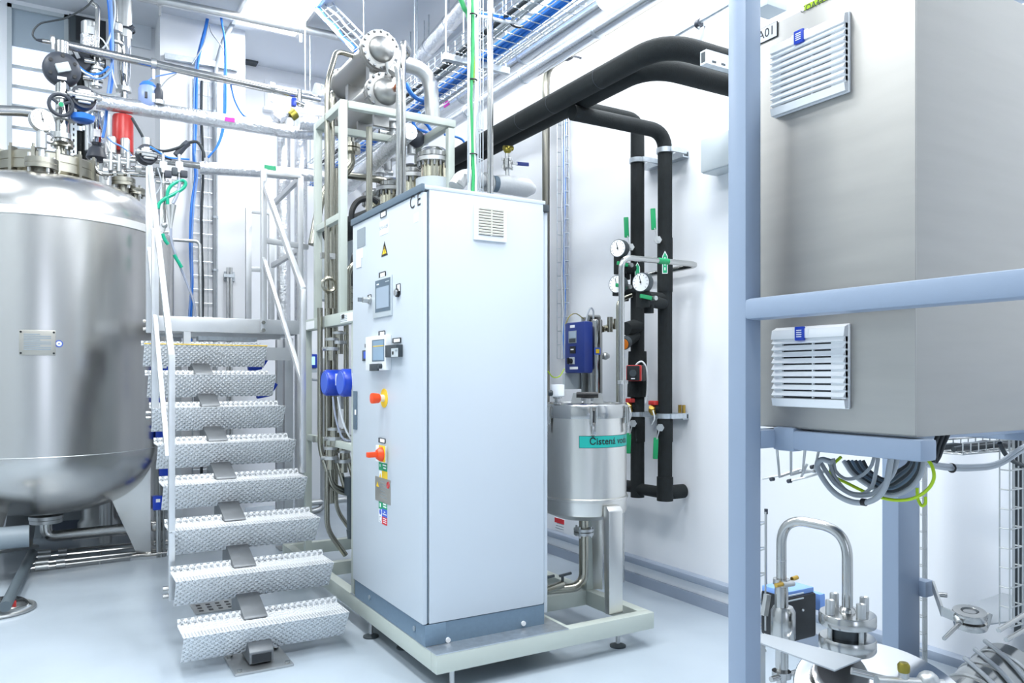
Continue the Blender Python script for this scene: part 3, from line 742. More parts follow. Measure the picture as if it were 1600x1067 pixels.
# round clamped valves lying on pipes
def clamp_valve(label, x, y, wy, r, blue=False):
    t = thing('diaphragm_valve', label, 'valve', P(x, y, wy=wy)); c = P(x, y, wy=wy); f = V(0.15, -1, 0.0).normalized()
    u, v, a = frame(f)
    part('body', MB().lathe([(0.02, -0.05), (r*0.92, -0.05), (r, -0.03), (r, 0.03), (r*0.92, 0.05), (r*0.85, 0.05)], c, f, 32), 'rubber', t)
    br = MB()
    br.obox(c+f*0.06, X*r*0.72, Z*r*0.38, f*0.025); br.obox(c+f*0.055+Z*r*0.45, X*r*0.5, Z*r*0.12, f*0.02); br.obox(c+f*0.055-Z*r*0.5, X*r*0.5, Z*r*0.12, f*0.02)
    part('bracket', br, 'steelm', t, bev=0.012)
    part('port', MB().tube([c-X*r*1.25+f*0.075, c+X*r*1.3+f*0.075], r*0.2, 14), 'steel', t)
    part('side_clamp', MB().tube([c-X*r*1.1+f*0.075, c-X*r*0.9+f*0.075], r*0.3, 14), 'steelm', t); part('side_clamp', MB().tube([c+X*r*0.95+f*0.075, c+X*r*1.15+f*0.075], r*0.3, 14), 'steelm', t)
    if blue: part('blue_cap', MB().lathe([(0.03, -0.02), (0.085, 0.0), (0.075, 0.035), (0.05, 0.05)], c-Z*(r+0.04), -Z, 24), 'bcap', t, label='blue cap below the valve')
    else: part('top_cap', MB().tube([c+Z*r*0.9, c+Z*(r+0.05)], r*0.45, 18), 'steelm', t)
clamp_valve('black clamped valve with a blue cap at the start of the foil pipe', 129, 154, TY-0.25, 0.088, True)
clamp_valve('black clamped valve on the thin pipe beside the stair rail top', 229, 242, 6.5, 0.076)
# pressure gauge
def gauge(label, c, n, r, stem_to, col='steelm', tag=True, name='pressure_gauge', arm=None):
    n = Vector(n).normalized(); t = thing(name, label, 'gauge', c)
    part('case', MB().lathe([(r*0.9, -0.045), (r, -0.04), (r, 0.0), (r*0.97, 0.006), (r*0.9, 0.006)], c, n, 32), col, t)
    part('dial', MB().lathe([(r*0.9, 0.0), (r*0.9, 0.0075), (0.0, 0.0076)], c, n, 32), 'label', t)
    s = Z.cross(n).normalized(); up = n.cross(s).normalized()
    tk = MB()
    for i in range(11):
        a = math.radians(225-27*i); d = s*math.cos(a)+up*math.sin(a)
        tk.obox(c+d*r*0.76+n*0.0085, d*r*0.08, d.cross(n)*r*0.018, n*0.0006)
    dl = t.children[1]
    part('scale_mark', tk, 'black', dl, kind='stuff')
    d = (up*0.95-s*0.2).normalized()
    part('needle', MB().obox(c+d*r*0.2+n*0.0095, d*r*0.45, d.cross(n)*r*0.03, n*0.0008).tube([c+n*0.007, c+n*0.012], r*0.09, 12), 'black', dl)
    if stem_to is not None: part('stem', MB().tube([c-Z*r*0.9-n*0.02, stem_to], r*0.28, 12), col, t)
    return t
g = P(66, 187, wy=TY-0.45)
gt = gauge('round steel pressure gauge with white dial on the tank lid', g, (0.35, -1, 0.05), 0.078, P(66, 250, wy=TY-0.45))
part('siphon_loop', MB().ring(P(76, 216, wy=TY-0.42), V(0.3, -1, 0), 0.032, 0.009, 20, 8).tube([P(76, 206, wy=TY-0.42), P(78, 188, wy=TY-0.42)], 0.01, 8), 'steel', gt)
part('ferrule', MB().tube([P(65, 208, wy=TY-0.45), P(65, 232, wy=TY-0.45)], 0.034, 14), 'steelm', gt)
vpipe('bare steel pipe entering over the tank lid from outside the view', [(-20, 172), (40, 174), (85, 184)], 0.038, wy=TY-0.1)
# probe on the left end of the manifold with its black lead
pb = thing('probe', 'black tipped steel probe clamped to the end of the manifold pipe', 'probe', P(70, 66, wy=6.95))
part('rod', MB().tube([P(66, 64, wy=6.95), P(84, 67, wy=6.95)], 0.018, 10), 'steel', pb)
part('tip', MB().tube([P(56, 62, wy=6.95), P(67, 64, wy=6.95)], [0.008, 0.014], 10), 'rubber', pb)
part('clamp', MB().tube([P(79, 66, wy=6.95), P(86, 67, wy=6.95)], 0.055, 18).tube([P(83, 58, wy=6.9), P(83, 77, wy=6.9)], 0.012, 8), 'steelm', pb)
cable('black probe lead arching up to the ceiling over the tank', W(6.9, (56, 62), (51, 54), (55, 44), (65, 36), (80, 33), (100, 29), (120, 20), (138, 8), (148, -6)), 0.007, 'cdark')
# pipes dropping from the ceiling
vpipe('thin steel pipe with an offset coming down from the ceiling', [(134, -12), (140, 3), (153, 10), (152, 42), (151, 118)], 0.019, wy=7.1, fil=0.04)
part_t = thing('sight_glass_pipe', 'wide polished steel drop pipe narrowing to a clamp above the foil pipe', 'pipe', P(195, 125, wy=7.3))
q0 = P(197, -10, wy=7.3); q1 = P(194, 60, wy=7.3); q2 = P(193, 122, wy=7.3); q3 = P(193, 140, wy=7.3)
part('upper_pipe', MB().tube([V(q1.x, q1.y, q0.z), V(q1.x, q1.y, P(0, 52, wy=7.3).z*0+q1.z)], 0.062, 22), 'steelm', part_t)
part('lower_pipe', MB().lathe([(0.055, q1.z), (0.05, P(193, 122, wy=7.3).z+0.02), (0.03, q3.z), (0.03, q3.z-0.08)], V(q1.x, q1.y, 0), n=24), 'polish', part_t)
part('strap', MB().ring(P(196, 47, wy=7.3), Z, 0.07, 0.008, 24, 6).tube([P(204, 44, wy=7.25), P(208, 41, wy=7.25)], 0.016, 8), 'rubber', part_t)
part('bottom_clamp', MB().tube([q3-Z*0.02, q3+Z*0.02], 0.06, 18), 'steelm', part_t)
v3 = thing('sample_cylinder', 'small steel cylinder with a clamped flange on the thin drop pipe', 'fitting', P(181, 70, wy=7.15))
part('cap', MB().lathe([(0.04, 0), (0.052, 0.01), (0.052, 0.07), (0.04, 0.085)], P(181, 52, wy=7.15), n=20), 'steelm', v3)
part('body', MB().tube([P(181, 52, wy=7.15), P(181, 84, wy=7.15)], [0.03, 0.036], 16), 'steel', v3)
part('flange', MB().tube([P(181, 66, wy=7.15), P(181, 69, wy=7.15)], 0.055, 18), 'steelm', v3)
part('stem', MB().tube([P(181, 52, wy=7.15), V(P(181, 52, wy=7.15).x, 7.15, CEIL)], 0.018, 12), 'steel', v3)
fa = thing('foil_valve', 'foil wrapped actuator with a steel cap above the manifold pipe', 'valve', P(140, 70, wy=7.2))
part('foil_body', MB().tube([P(139, 56, wy=7.2), P(139, 76, wy=7.2)], 0.062, 16), 'foil', fa)
part('head', MB().lathe([(0.062, 0), (0.062, 0.1), (0.045, 0.115), (0, 0.118)], P(140, 56, wy=7.2), n=20), 'steelm', fa)
part('label', MB().cbox(P(142, 47, wy=7.13), 0.05, 0.004, 0.06), 'label', fa)
part('stem', MB().tube([P(139, 76, wy=7.2), P(139, 120, wy=7.2)], 0.03, 12), 'steelm', fa)
for i, (x, y, l) in enumerate(((152, 98, 'small steel clamp fitting low on the thin drop pipe'), (150, 124, 'steel tee fitting with two clamps beside the black valve'))):
    f_ = thing('clamp_fitting', l, 'fitting', P(x, y, wy=7.05)); c = P(x, y, wy=7.05)
    part('body', MB().tube([c-Z*0.07, c+Z*0.07], 0.03, 14).tube([c-X*0.09, c+X*0.05], 0.024, 12), 'steel', f_)
    part('clamp', MB().tube([c+Z*0.04, c+Z*0.06], 0.045, 16).tube([c-Z*0.06, c-Z*0.04], 0.045, 16), 'steelm', f_)
    part('wing_nut', MB().tube([c+Z*0.05+X*0.05, c+Z*0.05+X*0.1], 0.012, 8), 'steelm', f_)
# ducted dark riser on the back wall with two black pipes
dr = thing('cable_riser', 'dark open riser panel beside the window behind the tank valves', 'panel', P(120, 200, wy=WL))
a, b, c, d = front(108, 30, 165, 118, WL); part('panel', MB().box(a, b, WL-0.04, WL, c, d), 'dark', dr)
a2, b2, c2, d2 = front(108, 30, 118, 250, WL); part('channel', MB().box(a2, b2, WL-0.08, WL-0.04, c2-1.5, d2), 'dgrey', dr)
part('shelf', MB().box(a, b, WL-0.1, WL-0.04, d-0.28, d-0.25), 'dgrey', dr)
for x, l in ((123, 'black insulated riser next to the steel strut behind the tank'), (134, 'black insulated riser further from the steel strut behind the tank')):
    q = P(x, 180, wy=8.0); t = thing('black_pipe', l, 'pipe', (q.x, q.y, 0.3))
    part('tube', MB().tube([(q.x, q.y, 0.3), (q.x, q.y, P(x, 88, wy=8.0).z)], 0.032, 14), 'foam', t)
    e = P(x, 202, wy=8.0); part('clamp', MB().tube([e-Z*0.02, e+Z*0.02], 0.042, 16).bar(e, e+X*0.06, 0.02), 'galv', t)
q = P(115, 180, wy=7.95)
st_ = thing('strut_channel', 'upright perforated steel strut beside the black risers', 'strut', (q.x, q.y, 0.2))
part('channel', MB().box(q.x-0.025, q.x+0.025, q.y-0.02, q.y+0.02, 0.2, P(115, 85, wy=7.95).z), 'galv', st_)
sl = MB()
for i in range(28): sl.cbox((q.x, q.y-0.0205, 2.6+i*0.05), 0.012, 0.002, 0.025)
part('slot', sl, 'dark', st_, kind='stuff')
# filter housing and red cylinder
fh = thing('filter_housing', 'bright steel filter cylinder with black base behind the tank lid', 'filter', P(151, 240, wy=7.25))
c1 = P(151, 176, wy=7.25); c0 = P(151, 228, wy=7.25)
part('housing', MB().lathe([(0.03, c0.z), (0.062, c0.z+0.02), (0.068, c0.z+0.06), (0.068, c1.z-0.03), (0.055, c1.z), (0.0, c1.z+0.005)], V(c1.x, c1.y, 0), n=28), 'polish', fh)
part('base', MB().lathe([(0.05, c0.z-0.13), (0.08, c0.z-0.1), (0.06, c0.z-0.03), (0.03, c0.z)], V(c1.x, c1.y, 0), n=20), 'rubber', fh)
part('label', MB().cbox((c1.x, c1.y-0.069, c0.z+0.09), 0.05, 0.003, 0.06), 'label', fh)
c1 = P(165, 180, wy=7.4); c0 = P(165, 235, wy=7.4)
solo('sleeve_pipe', MB().tube([V(c1.x, c1.y, 0), V(c1.x, c1.y, c1.z)], 0.05, 20), 'steelm', 'plain steel sleeve standing close behind the bright filter cylinder', 'pipe')
rc = thing('red_cylinder', 'red painted cylinder actuator hanging below the foil pipe', 'actuator', P(192, 240, wy=7.0))
c1 = P(192, 181, wy=7.0); c0 = P(192, 240, wy=7.0)
part('body', MB().lathe([(0.06, c0.z), (0.078, c0.z+0.01), (0.078, c1.z-0.02), (0.07, c1.z), (0.0, c1.z+0.002)], V(c1.x, c1.y, 0), n=32), 'red', rc)
part('neck', MB().tube([V(c1.x, c1.y, c1.z), V(c1.x, c1.y, c1.z+0.1)], 0.025, 14), 'steel', rc)
for dx, l in ((-0.085, 0), (0.01, 1)):
    k_ = V(c1.x+dx, c1.y-0.09, c0.z+0.03); part('steel_head', MB().lathe([(0.035, -0.06), (0.035, 0.06), (0.028, 0.07)], k_, n=18), 'steelm', rc)
part('yoke', MB().tube([V(c1.x-0.12, c1.y-0.08, c0.z-0.06), V(c1.x+0.1, c1.y-0.08, c0.z-0.06)], 0.022, 12).tube([V(c1.x+0.01, c1.y-0.09, c0.z), V(c1.x+0.01, c1.y-0.09, c0.z-0.12)], 0.03, 12), 'steelm', rc)
# pale blue bottle with blue cap, black plug fitting
bt = thing('dosing_bottle', 'translucent pale blue bottle with a blue cap standing on the foil pipe', 'bottle', P(231, 165, wy=6.9))
b0 = P(231, 165, wy=6.95); b1 = P(231, 136, wy=6.95)
part('body', MB().lathe([(0.06, b0.z-0.02), (0.073, b0.z), (0.073, b1.z-0.02), (0.06, b1.z)], V(b0.x, b0.y, 0), n=28), 'bottle', bt)
part('cap', MB().lathe([(0.06, b1.z), (0.062, b1.z+0.012), (0.045, b1.z+0.035), (0.02, b1.z+0.045)], V(b0.x, b0.y, 0), n=24), 'bcap', bt)
part('inlet', MB().cbox(V(b0.x-0.02, b0.y-0.074, b0.z+0.06), 0.02, 0.02, 0.05), 'rubber', bt)
part('label', MB().cbox(V(b0.x+0.035, b0.y-0.068, b0.z+0.05), 0.02, 0.008, 0.07), 'label', bt)
pl = thing('plug_fitting', 'black plug fitting in a clear sleeve beside the pale blue bottle', 'fitting', P(248, 160, wy=6.9))
part('body', MB().lathe([(0.03, -0.02), (0.034, 0.0), (0.034, 0.08), (0.018, 0.11), (0.015, 0.14), (0.0, 0.145)], P(248, 158, wy=6.9), n=18), 'rubber', pl)
part('collar', MB().tube([P(249, 163, wy=6.9), P(249, 157, wy=6.9)], 0.04, 16), 'steelm', pl)
cable('pale blue tube from the bottle cap to the pilaster', W(6.95, (226, 130), (240, 121), (256, 117), (278, 113)), 0.006, 'lblue')
cable('grey lead from the plug fitting to the pilaster', W(6.95, (248, 141), (256, 130), (264, 122), (276, 115)), 0.005, 'cgrey')
# bundled blue and white tubes coming down through the valves
bundle('blue air tube bundle dropping from the ceiling beside the drop pipe', W(7.05, (168, -8), (171, 20), (173, 60), (176, 95), (175, 130), (168, 165), (164, 195), (160, 215)), 4, 0.007, 0.010, ('cblue', 'cblue', 'lblue', 'cblue'))
cable('pale blue air tube dropping beside the blue bundle', W(7.0, (173, -8), (175, 40), (176, 80), (172, 120), (168, 150)), 0.01, 'lblue')
cable('white air tube from the ceiling curling to the thin drop pipe', W(7.02, (178, -8), (180, 20), (176, 45), (171, 60), (166, 70), (158, 78)), 0.007, 'cwhite')
cable('white tube sagging between the valves and the sight pipe', W(7.0, (155, 58), (162, 64), (170, 80), (174, 105), (178, 125), (183, 138)), 0.006, 'cwhite')
cable('blue tube sagging from the second black valve to the bundle', W(6.95, (117, 96), (128, 108), (142, 116), (158, 114), (170, 104)), 0.009, 'cblue')
cable('second blue tube sagging below the first from the black valve', W(6.9, (110, 92), (124, 106), (138, 118), (150, 123), (162, 121), (174, 110)), 0.008, 'lblue')
cable('white tube curling round the black actuator', W(6.8, (76, 104), (77, 94), (88, 90), (104, 92), (118, 102), (130, 112), (146, 120)), 0.007, 'cwhite')
cable('thin dark tube from the black actuator to the bottom clamp', W(6.9, (104, 133), (120, 136), (140, 140), (158, 146), (175, 148), (186, 145)), 0.009, 'steelm', name='thin_tube')
cable('blue lead trailing from the red cylinder to the lid piping', W(6.75, (167, 214), (176, 222), (188, 228), (198, 235), (206, 244)), 0.007, 'lblue')
cable('white lead trailing over the small nozzle piping', W(6.7, (166, 222), (172, 236), (182, 248), (192, 256)), 0.006, 'cwhite')
cable('blue lead from the clamped valve to the pilaster', W(6.4, (234, 229), (246, 236), (258, 244), (270, 247), (296, 249)), 0.007, 'cblue')
cable('black lead from the clamped valve along the blue lead', W(6.42, (234, 233), (244, 238), (254, 244), (268, 250)), 0.007, 'cdark')
# small bore tube work between tank and stairs
mt = thing('tube_manifold', 'small bore steel tube manifold with clamps over the tank shoulder', 'pipe', P(190, 270, wy=6.75))
part('tube', MB().tube(W(6.75, (146, 248), (148, 264), (157, 271), (180, 270), (250, 275)), 0.02, 12, fil=0.05), 'steel', mt)
part('tube', MB().tube(W(6.75, (170, 262), (215, 262), (250, 266)), 0.015, 12), 'steel', mt)
for x, y in ((165, 268), (188, 270), (216, 264), (236, 276)):
    c = P(x, y, wy=6.75); part('clamp', MB().tube([c-X*0.02, c+X*0.02], 0.04, 14).tube([c-Z*0.06, c+Z*0.06], 0.013, 8), 'steelm', mt)
for x, y in ((173, 252), (186, 254), (200, 250)):
    c = P(x, y, wy=6.7); part('small_valve', MB().tube([c-Z*0.07, c+Z*0.06], 0.02, 10).tube([c-X*0.05, c+X*0.05], 0.016, 10), 'steelm', mt)
# two white headed valves, their tubes, funnels and the teal hose behind the stair rail
for x, l, wy in ((255, 'white bodied valve nearest the stair rail top', 6.35), (280, 'white bodied valve above the transparent hose', 6.35)):
    t = thing('solenoid_valve', l, 'valve', P(x, 262, wy=wy)); c = P(x, 262, wy=wy)
    part('body', MB().cbox(c, 0.05, 0.05, 0.085), 'white', t, bev=0.006)
    part('stem', MB().tube([c+Z*0.04, c+Z*0.1], 0.012, 10).tube([c-Z*0.04, c-Z*0.12], 0.016, 10), 'steelm', t)
    part('coil', MB().cbox(c+V(0.03, -0.02, -0.05), 0.05, 0.05, 0.05), 'rubber', t, bev=0.008)
    part('coil', MB().cbox(c+V(-0.035, -0.02, -0.04), 0.04, 0.05, 0.06), 'dgrey', t, bev=0.008)
    part('base', MB().tube([c-Z*0.11-X*0.05, c-Z*0.11+X*0.05], 0.014, 10), 'steelm', t)
vpipe('slim steel tube ending in a small round valve below the white valve', [(256, 280), (257, 352)], 0.012, wy=6.35)
bv = thing('needle_valve', 'small round steel valve at the end of the slim tube', 'valve', P(257, 352, wy=6.35))
part('body', MB().sphere(P(257, 352, wy=6.35), 0.022), 'steelm', bv); part('outlet', MB().tube([P(257, 354, wy=6.35), P(256, 363, wy=6.35), P(263, 363, wy=6.35)], 0.01, 8), 'steelm', bv)
cable('teal hose crossing in a loop above the steel funnels', W(6.3, (262, 322), (262, 300), (270, 288), (284, 282), (290, 286), (286, 294), (272, 303), (258, 310), (249, 318), (247, 326)), 0.013, 'hose', name='hose', cat='hose')
cable('transparent hose falling from the white valve into the funnel', W(6.3, (280, 278), (280, 292), (276, 306), (270, 318)), 0.012, 'clear', name='hose', cat='hose')
for x0, x1, l in ((262, 266, 'slim steel funnel taking the teal hose'), (271, 267, 'slim steel funnel taking the transparent hose')):
    a = P(x0, 320, wy=6.3); b = P(x1, 357, wy=6.3)
    solo('funnel', MB().tube([a, a+(b-a)*0.75, b], [0.021, 0.010, 0.009], 14), 'steelm', l, 'funnel')
cable('transparent hose hanging down from the two funnels', W(6.3, (267, 357), (268, 378), (276, 402), (287, 430), (299, 460), (304, 480), (306, 505)), 0.009, 'clear', name='hose', cat='hose')
cable('teal hose piece below the funnels', W(6.28, (254, 365), (258, 375), (263, 382)), 0.013, 'hose', name='hose', cat='hose')
cable('short teal hose sleeve lower on the transparent hose', W(6.27, (272, 398), (278, 408), (284, 418)), 0.013, 'hose', name='hose', cat='hose')
for p_, l in ((((246, 262), (252, 285), (246, 300), (242, 304)), 'fine grey lead curling by the stair rail, upper'), (((262, 280), (268, 288), (276, 292), (284, 284)), 'fine grey lead curling under the white valve')):
    cable(l, W(6.3, *p_), 0.005, 'cgrey')
# ================================================================== stairs
SW0, SW1 = 0.525, 1.315      # tread ends
RISE, RUN, Z1, Y1 = 0.2026, 0.252, 0.20, 3.85
st = thing('staircase', 'steel staircase of studded open treads leading up beside the tank', 'staircase', ((SW0+SW1)/2, Y1, 0))
def tread(i):
    z = Z1+RISE*i; y = Y1+RUN*i; t_ = 0.004
    # folded plate: back lip, top, sloping front
    prof = [(0.215, z+0.03), (0.205, z), (0.0, z), (0.10, z-0.145)]
    me = bpy.data.meshes.new('tread'); vs = []; fs = []; uvs = []
    s = 0
    L = [0]
    for a, b in zip(prof, prof[1:]): L.append(L[-1]+math.hypot(b[0]-a[0], b[1]-a[1]))
    sl = 0.075 if True else 0
    def P3(x, k, inner):
        yy, zz = prof[k]
        if inner:
            yy += (0, 0.004, 0.006, 0.004)[k]; zz -= (0, 0.006, 0.006, 0.0)[k]
        return (x, y+yy, zz)
    for inner in (0, 1):
        for k in range(4):
            for x in (SW0, SW1): vs.append(P3(x, k, inner)); uvs.append((x, L[k]))
    for inner in (0, 1):
        o = inner*8
        for k in range(3):
            f = (o+2*k, o+2*k+1, o+2*k+3, o+2*k+2); fs.append(f if inner else f[::-1])
    for k in range(3):
        fs.append((2*k, 8+2*k, 8+2*k+2, 2*k+2)); fs.append((2*k+1, 2*k+3, 8+2*k+3, 8+2*k+1))
    fs.append((0, 1, 9, 8)); fs.append((6, 14, 15, 7))
    off = st.location
    me.from_pydata([(a-off.x, b-off.y, c-off.z) for a, b, c in vs], [], fs)
    ul = me.uv_layers.new(name='UVMap')
    for lp in me.loops: ul.data[lp.index].uv = uvs[lp.vertex_index]
    bm = bmesh.new(); bm.from_mesh(me); bmesh.ops.recalc_face_normals(bm, faces=bm.faces); bm.to_mesh(me); bm.free()
    me.materials.append(M['stud'])
    o = bpy.data.objects.new('tread', me); C.objects.link(o); o.parent = st
    if i == 7: part('nosing', MB().box(SW0, SW1, y-0.004, y+0.012, z, z+0.006), 'yellow', o, label='yellow edge strip on the top tread')
    # wire-fine ribs along the nosing of the tread top
    rb = MB()
    for q in range(53):
        x = SW0+0.012+q*(SW1-SW0-0.024)/52; rb.box(x-0.0022, x+0.0022, y+0.006, y+0.07, z, z+0.003)
    part('nosing_rib', rb, 'stair', o, kind='stuff')
    # studs punched through the back lip
    hl = MB()
    for q in range(26):
        x = SW0+0.02+q*(SW1-SW0-0.04)/25
        if abs(x-0.88) < 0.075: continue
        hl.cbox((x, y+0.207, z+0.016), 0.013, 0.012, 0.009)
    part('lip_stud', hl, 'stair', o, kind='stuff')
for i in range(8): tread(i)
BX0, BX1 = 0.82, 0.935
for i in range(8):
    z = Z1+RISE*i; y = Y1+RUN*i
    if i == 0:
        prof = [(y+0.01, 0.02), (y+0.01, 0.075), (y+0.035, 0.098), (y+0.2, z-0.01), (y+0.2, 0.02)]
        mb = MB().prism([(a, b) for a, b in prof], Y, Z, (BX0, 0, 0), X*(BX1-BX0))
        blk = part('support_block', mb, 'block', st, bev=0.005)
        part('opening', MB().box(BX0+0.012, BX1-0.012, y+0.004, y+0.012, 0.025, 0.065), 'dark', blk)
        bp = part('base_plate', MB().box(BX0-0.08, BX1+0.08, y-0.06, y+0.22, 0, 0.012), 'steelm', st, bev=0.004)
        sc_ = MB()
        for sx in (BX0-0.055, BX1+0.055):
            for sy_ in (y-0.035, y+0.19): sc_.tube([(sx, sy_, 0.01), (sx, sy_, 0.022)], 0.013, 6)
        part('anchor_bolt', sc_, 'steel', bp, kind='stuff')
        continue
    zl = z-RISE
    # folded box rising from the tread below to the underside of this one
    prof = [(y-0.125, zl+0.003), (y-0.118, zl+0.014), (y+0.07, z-0.128), (y+0.10, z-0.118), (y+0.2, z-0.01), (y+0.2, zl-0.05), (y-0.04, zl-0.06), (y-0.05, zl+0.003)]
    mb = MB().prism(prof, Y, Z, (BX0, 0, 0), X*(BX1-BX0))
    part('support_block', mb, 'block', st, bev=0.006)
# handrails
def P_(x, y, wy): return P(x, y, wy=wy)
hr = part('handrail', MB().bar(P_(268, 559, 4.385), P_(234, 262, 5.75), 0.03, 0.04), 'stair', st, bev=0.003)
nb = P_(268, 559, 4.385); nt_ = P_(268, 937, 4.385)
part('newel_post', MB().bar((nb.x, nb.y, nt_.z), (nb.x, nb.y, nb.z+0.02), 0.042, 0.03, up=X), 'stair', st, bev=0.003)
part('mid_rail', MB().bar(P_(262, 715, 4.385), P_(233, 388, 5.75), 0.025, 0.035), 'stair', st, bev=0.003)
ut = P_(233, 262, 5.75); ub = P_(233, 520, 5.75)
part('upper_post', MB().bar((ut.x, ut.y, ub.z), (ut.x, ut.y, ut.z), 0.04, 0.04, up=X), 'stair', st, bev=0.003)
mp_ = P_(242, 658, 5.23); mtp = 1.503+(5.23-4.385)*0.957
part('mid_post', MB().bar((mp_.x, mp_.y, mp_.z), (mp_.x, mp_.y, mtp), 0.04, 0.04, up=X), 'stair', st, bev=0.003)
bl = MB()
for q in (P_(231, 502, 5.75), P_(231, 514, 5.75), P_(236, 645, 5.23), P_(236, 653, 5.23), P_(264, 919, 4.385), P_(264, 931, 4.385)): bl.tube([q, q-X*0.03], 0.012, 6)
part('bolt', bl, 'steel', st, kind='stuff')
# right side
nb = P_(473, 452, 4.746); nt_ = P_(473, 738, 4.746)
part('newel_post', MB().bar((nb.x, nb.y, nt_.z), (nb.x, nb.y, nb.z), 0.042, 0.03, up=X), 'stair', st, bev=0.003)
part('handrail', MB().bar(nb, P_(412, 284, 5.75), 0.03, 0.04), 'stair', st, bev=0.003)
part('mid_rail', MB().bar(P_(472, 596, 4.746), P_(411, 402, 5.75), 0.025, 0.035), 'stair', st, bev=0.003)

# ------------------------------------------------------------------ platform
pf = thing('platform', 'steel platform with guard rails at the head of the stairs', 'platform', (1.1, 5.8, 1.72))
YF = 5.77; z1 = P_(440, 500, YF).z; z0 = P_(440, 522, YF).z
xl = P_(240, 510, YF).x; xr = P_(468, 510, YF).x; YB = 6.78
part('front_beam', MB().box(xl, xr, YF, YF+0.04, z0, z1), 'stair', pf, bev=0.003)
part('side_beam', MB().box(xr-0.04, xr, YF+0.04, YB, z0, z1), 'stair', pf, bev=0.003)
xm = 0.84; YM = 6.15
part('side_beam', MB().box(xl, xl+0.04, YF+0.04, YM, z0, z1), 'stair', pf, bev=0.003)
part('back_beam', MB().box(xl, xm, YM, YM+0.04, z0, z1), 'stair', pf, bev=0.003)
part('side_beam', MB().box(xm, xm+0.04, YM, YB, z0, z1), 'stair', pf, bev=0.003)
part('back_beam', MB().box(xm, xr, YB, YB+0.04, z0, z1), 'stair', pf, bev=0.003)
g_ = MB()
k = int((xr-xl-0.1)/0.034)
for i in range(k):
    x = xl+0.05+i*0.034; g_.box(x, x+0.003, YF+0.04, YB if x > xm+0.04 else YM, z1-0.035, z1-0.003)
for i in range(24): g_.box((xl if YF+0.06+i*0.04 < YM else xm)+0.04, xr-0.04, YF+0.06+i*0.04, YF+0.064+i*0.04, z1-0.02, z1-0.003)
part('grating', g_, 'galv', pf, kind='stuff')
part('cross_beam', MB().box(xl+0.04, xr-0.04, YF+0.4, YF+0.44, z0-0.02, z1-0.04), 'stair', pf)
part('cross_beam', MB().box(P_(310, 530, YF+0.2).x, P_(402, 530, YF+0.2).x, YF+0.2, YF+0.3, z0-0.05, z0-0.02), 'galv', pf)
part('cross_beam', MB().box(P_(310, 530, YF+0.2).x, P_(402, 530, YF+0.2).x, YF+0.22, YF+0.3, z0-0.085, z0-0.06), 'block', pf)
part('stub_post', MB().box(P_(287, 520, YF).x, P_(298, 520, YF).x, YF+0.0, YF+0.04, P_(292, 541, YF).z, z0), 'stair', pf)
part('toe_bracket', MB().box(P_(415, 553, YF).x, P_(452, 553, YF).x, YF-0.02, YF+0.02, P_(430, 563, YF).z, P_(430, 543, YF).z), 'stair', pf)
for x, y_ in ((P_(470, 600, YF+0.02).x, YF+0.02), (P_(438, 600, 6.7).x, 6.7), (P_(450, 600, 6.4).x, 6.4)):
    l = part('leg', MB().box(x-0.035, x+0.035, y_-0.035, y_+0.035, 0.012, z0), 'stair', pf, bev=0.003)
    part('foot_plate', MB().box(x-0.08, x+0.08, y_-0.08, y_+0.08, 0, 0.012), 'steelm', l)
x = xm+0.03; y_ = 6.76
l = part('leg', MB().box(x-0.03, x+0.03, y_-0.03, y_+0.03, 0.0, z0), 'stair', pf)
# guard rail
t0 = P_(412, 264, 5.74); t0b = P_(412, 519, 5.74)
part('guard_post', MB().bar((t0.x, t0.y, t0b.z), (t0.x, t0.y, t0.z), 0.04, 0.04, up=X), 'stair', pf, bev=0.003)
gb = MB()
for y in (504, 516): q = P_(411, y, 5.72); gb.tube([q, q-Y*0.02], 0.014, 6)
part('bolt', gb, 'steel', pf, kind='stuff')
c1 = P_(469, 276, 5.8); c2 = P_(469, 385, 5.8)
part('guard_post', MB().bar((c1.x, 5.8, z1-0.05), (c1.x, 5.8, c1.z), 0.04, 0.04, up=X), 'stair', pf, bev=0.003)
part('top_rail', MB().bar((t0.x, 5.78, t0.z-0.02), (c1.x, 5.8, c1.z), 0.04, 0.03), 'stair', pf, bev=0.003)
part('mid_rail', MB().bar((t0.x, 5.78, c2.z+0.02), (c1.x+0.06, 5.8, c2.z), 0.03, 0.04), 'stair', pf, bev=0.003)
part('top_rail', MB().bar(V(c1.x, 5.8, c1.z-0.01), P_(424, 322, 6.6), 0.03, 0.04), 'stair', pf, bev=0.003)
part('mid_rail', MB().bar(V(c1.x, 5.8, c2.z-0.02), P_(426, 415, 6.55), 0.03, 0.04), 'stair', pf, bev=0.003)
f1 = P_(388, 325, 6.75); f2 = P_(424, 329, 6.75); fm_ = P_(388, 420, 6.75)
part('guard_post', MB().bar((f1.x, 6.75, z1-0.05), (f1.x, 6.75, f1.z), 0.045, 0.045, up=X), 'stair', pf, bev=0.003)
part('guard_post', MB().bar((f2.x, 6.75, z1-0.05), (f2.x, 6.75, f1.z), 0.045, 0.045, up=X), 'stair', pf, bev=0.003)
part('top_rail', MB().bar((f1.x, 6.75, f1.z-0.02), (f2.x, 6.75, f1.z-0.02), 0.03, 0.04), 'stair', pf, bev=0.003)
part('mid_rail', MB().bar((f1.x, 6.75, fm_.z), (f2.x, 6.75, fm_.z), 0.03, 0.04), 'stair', pf, bev=0.003)
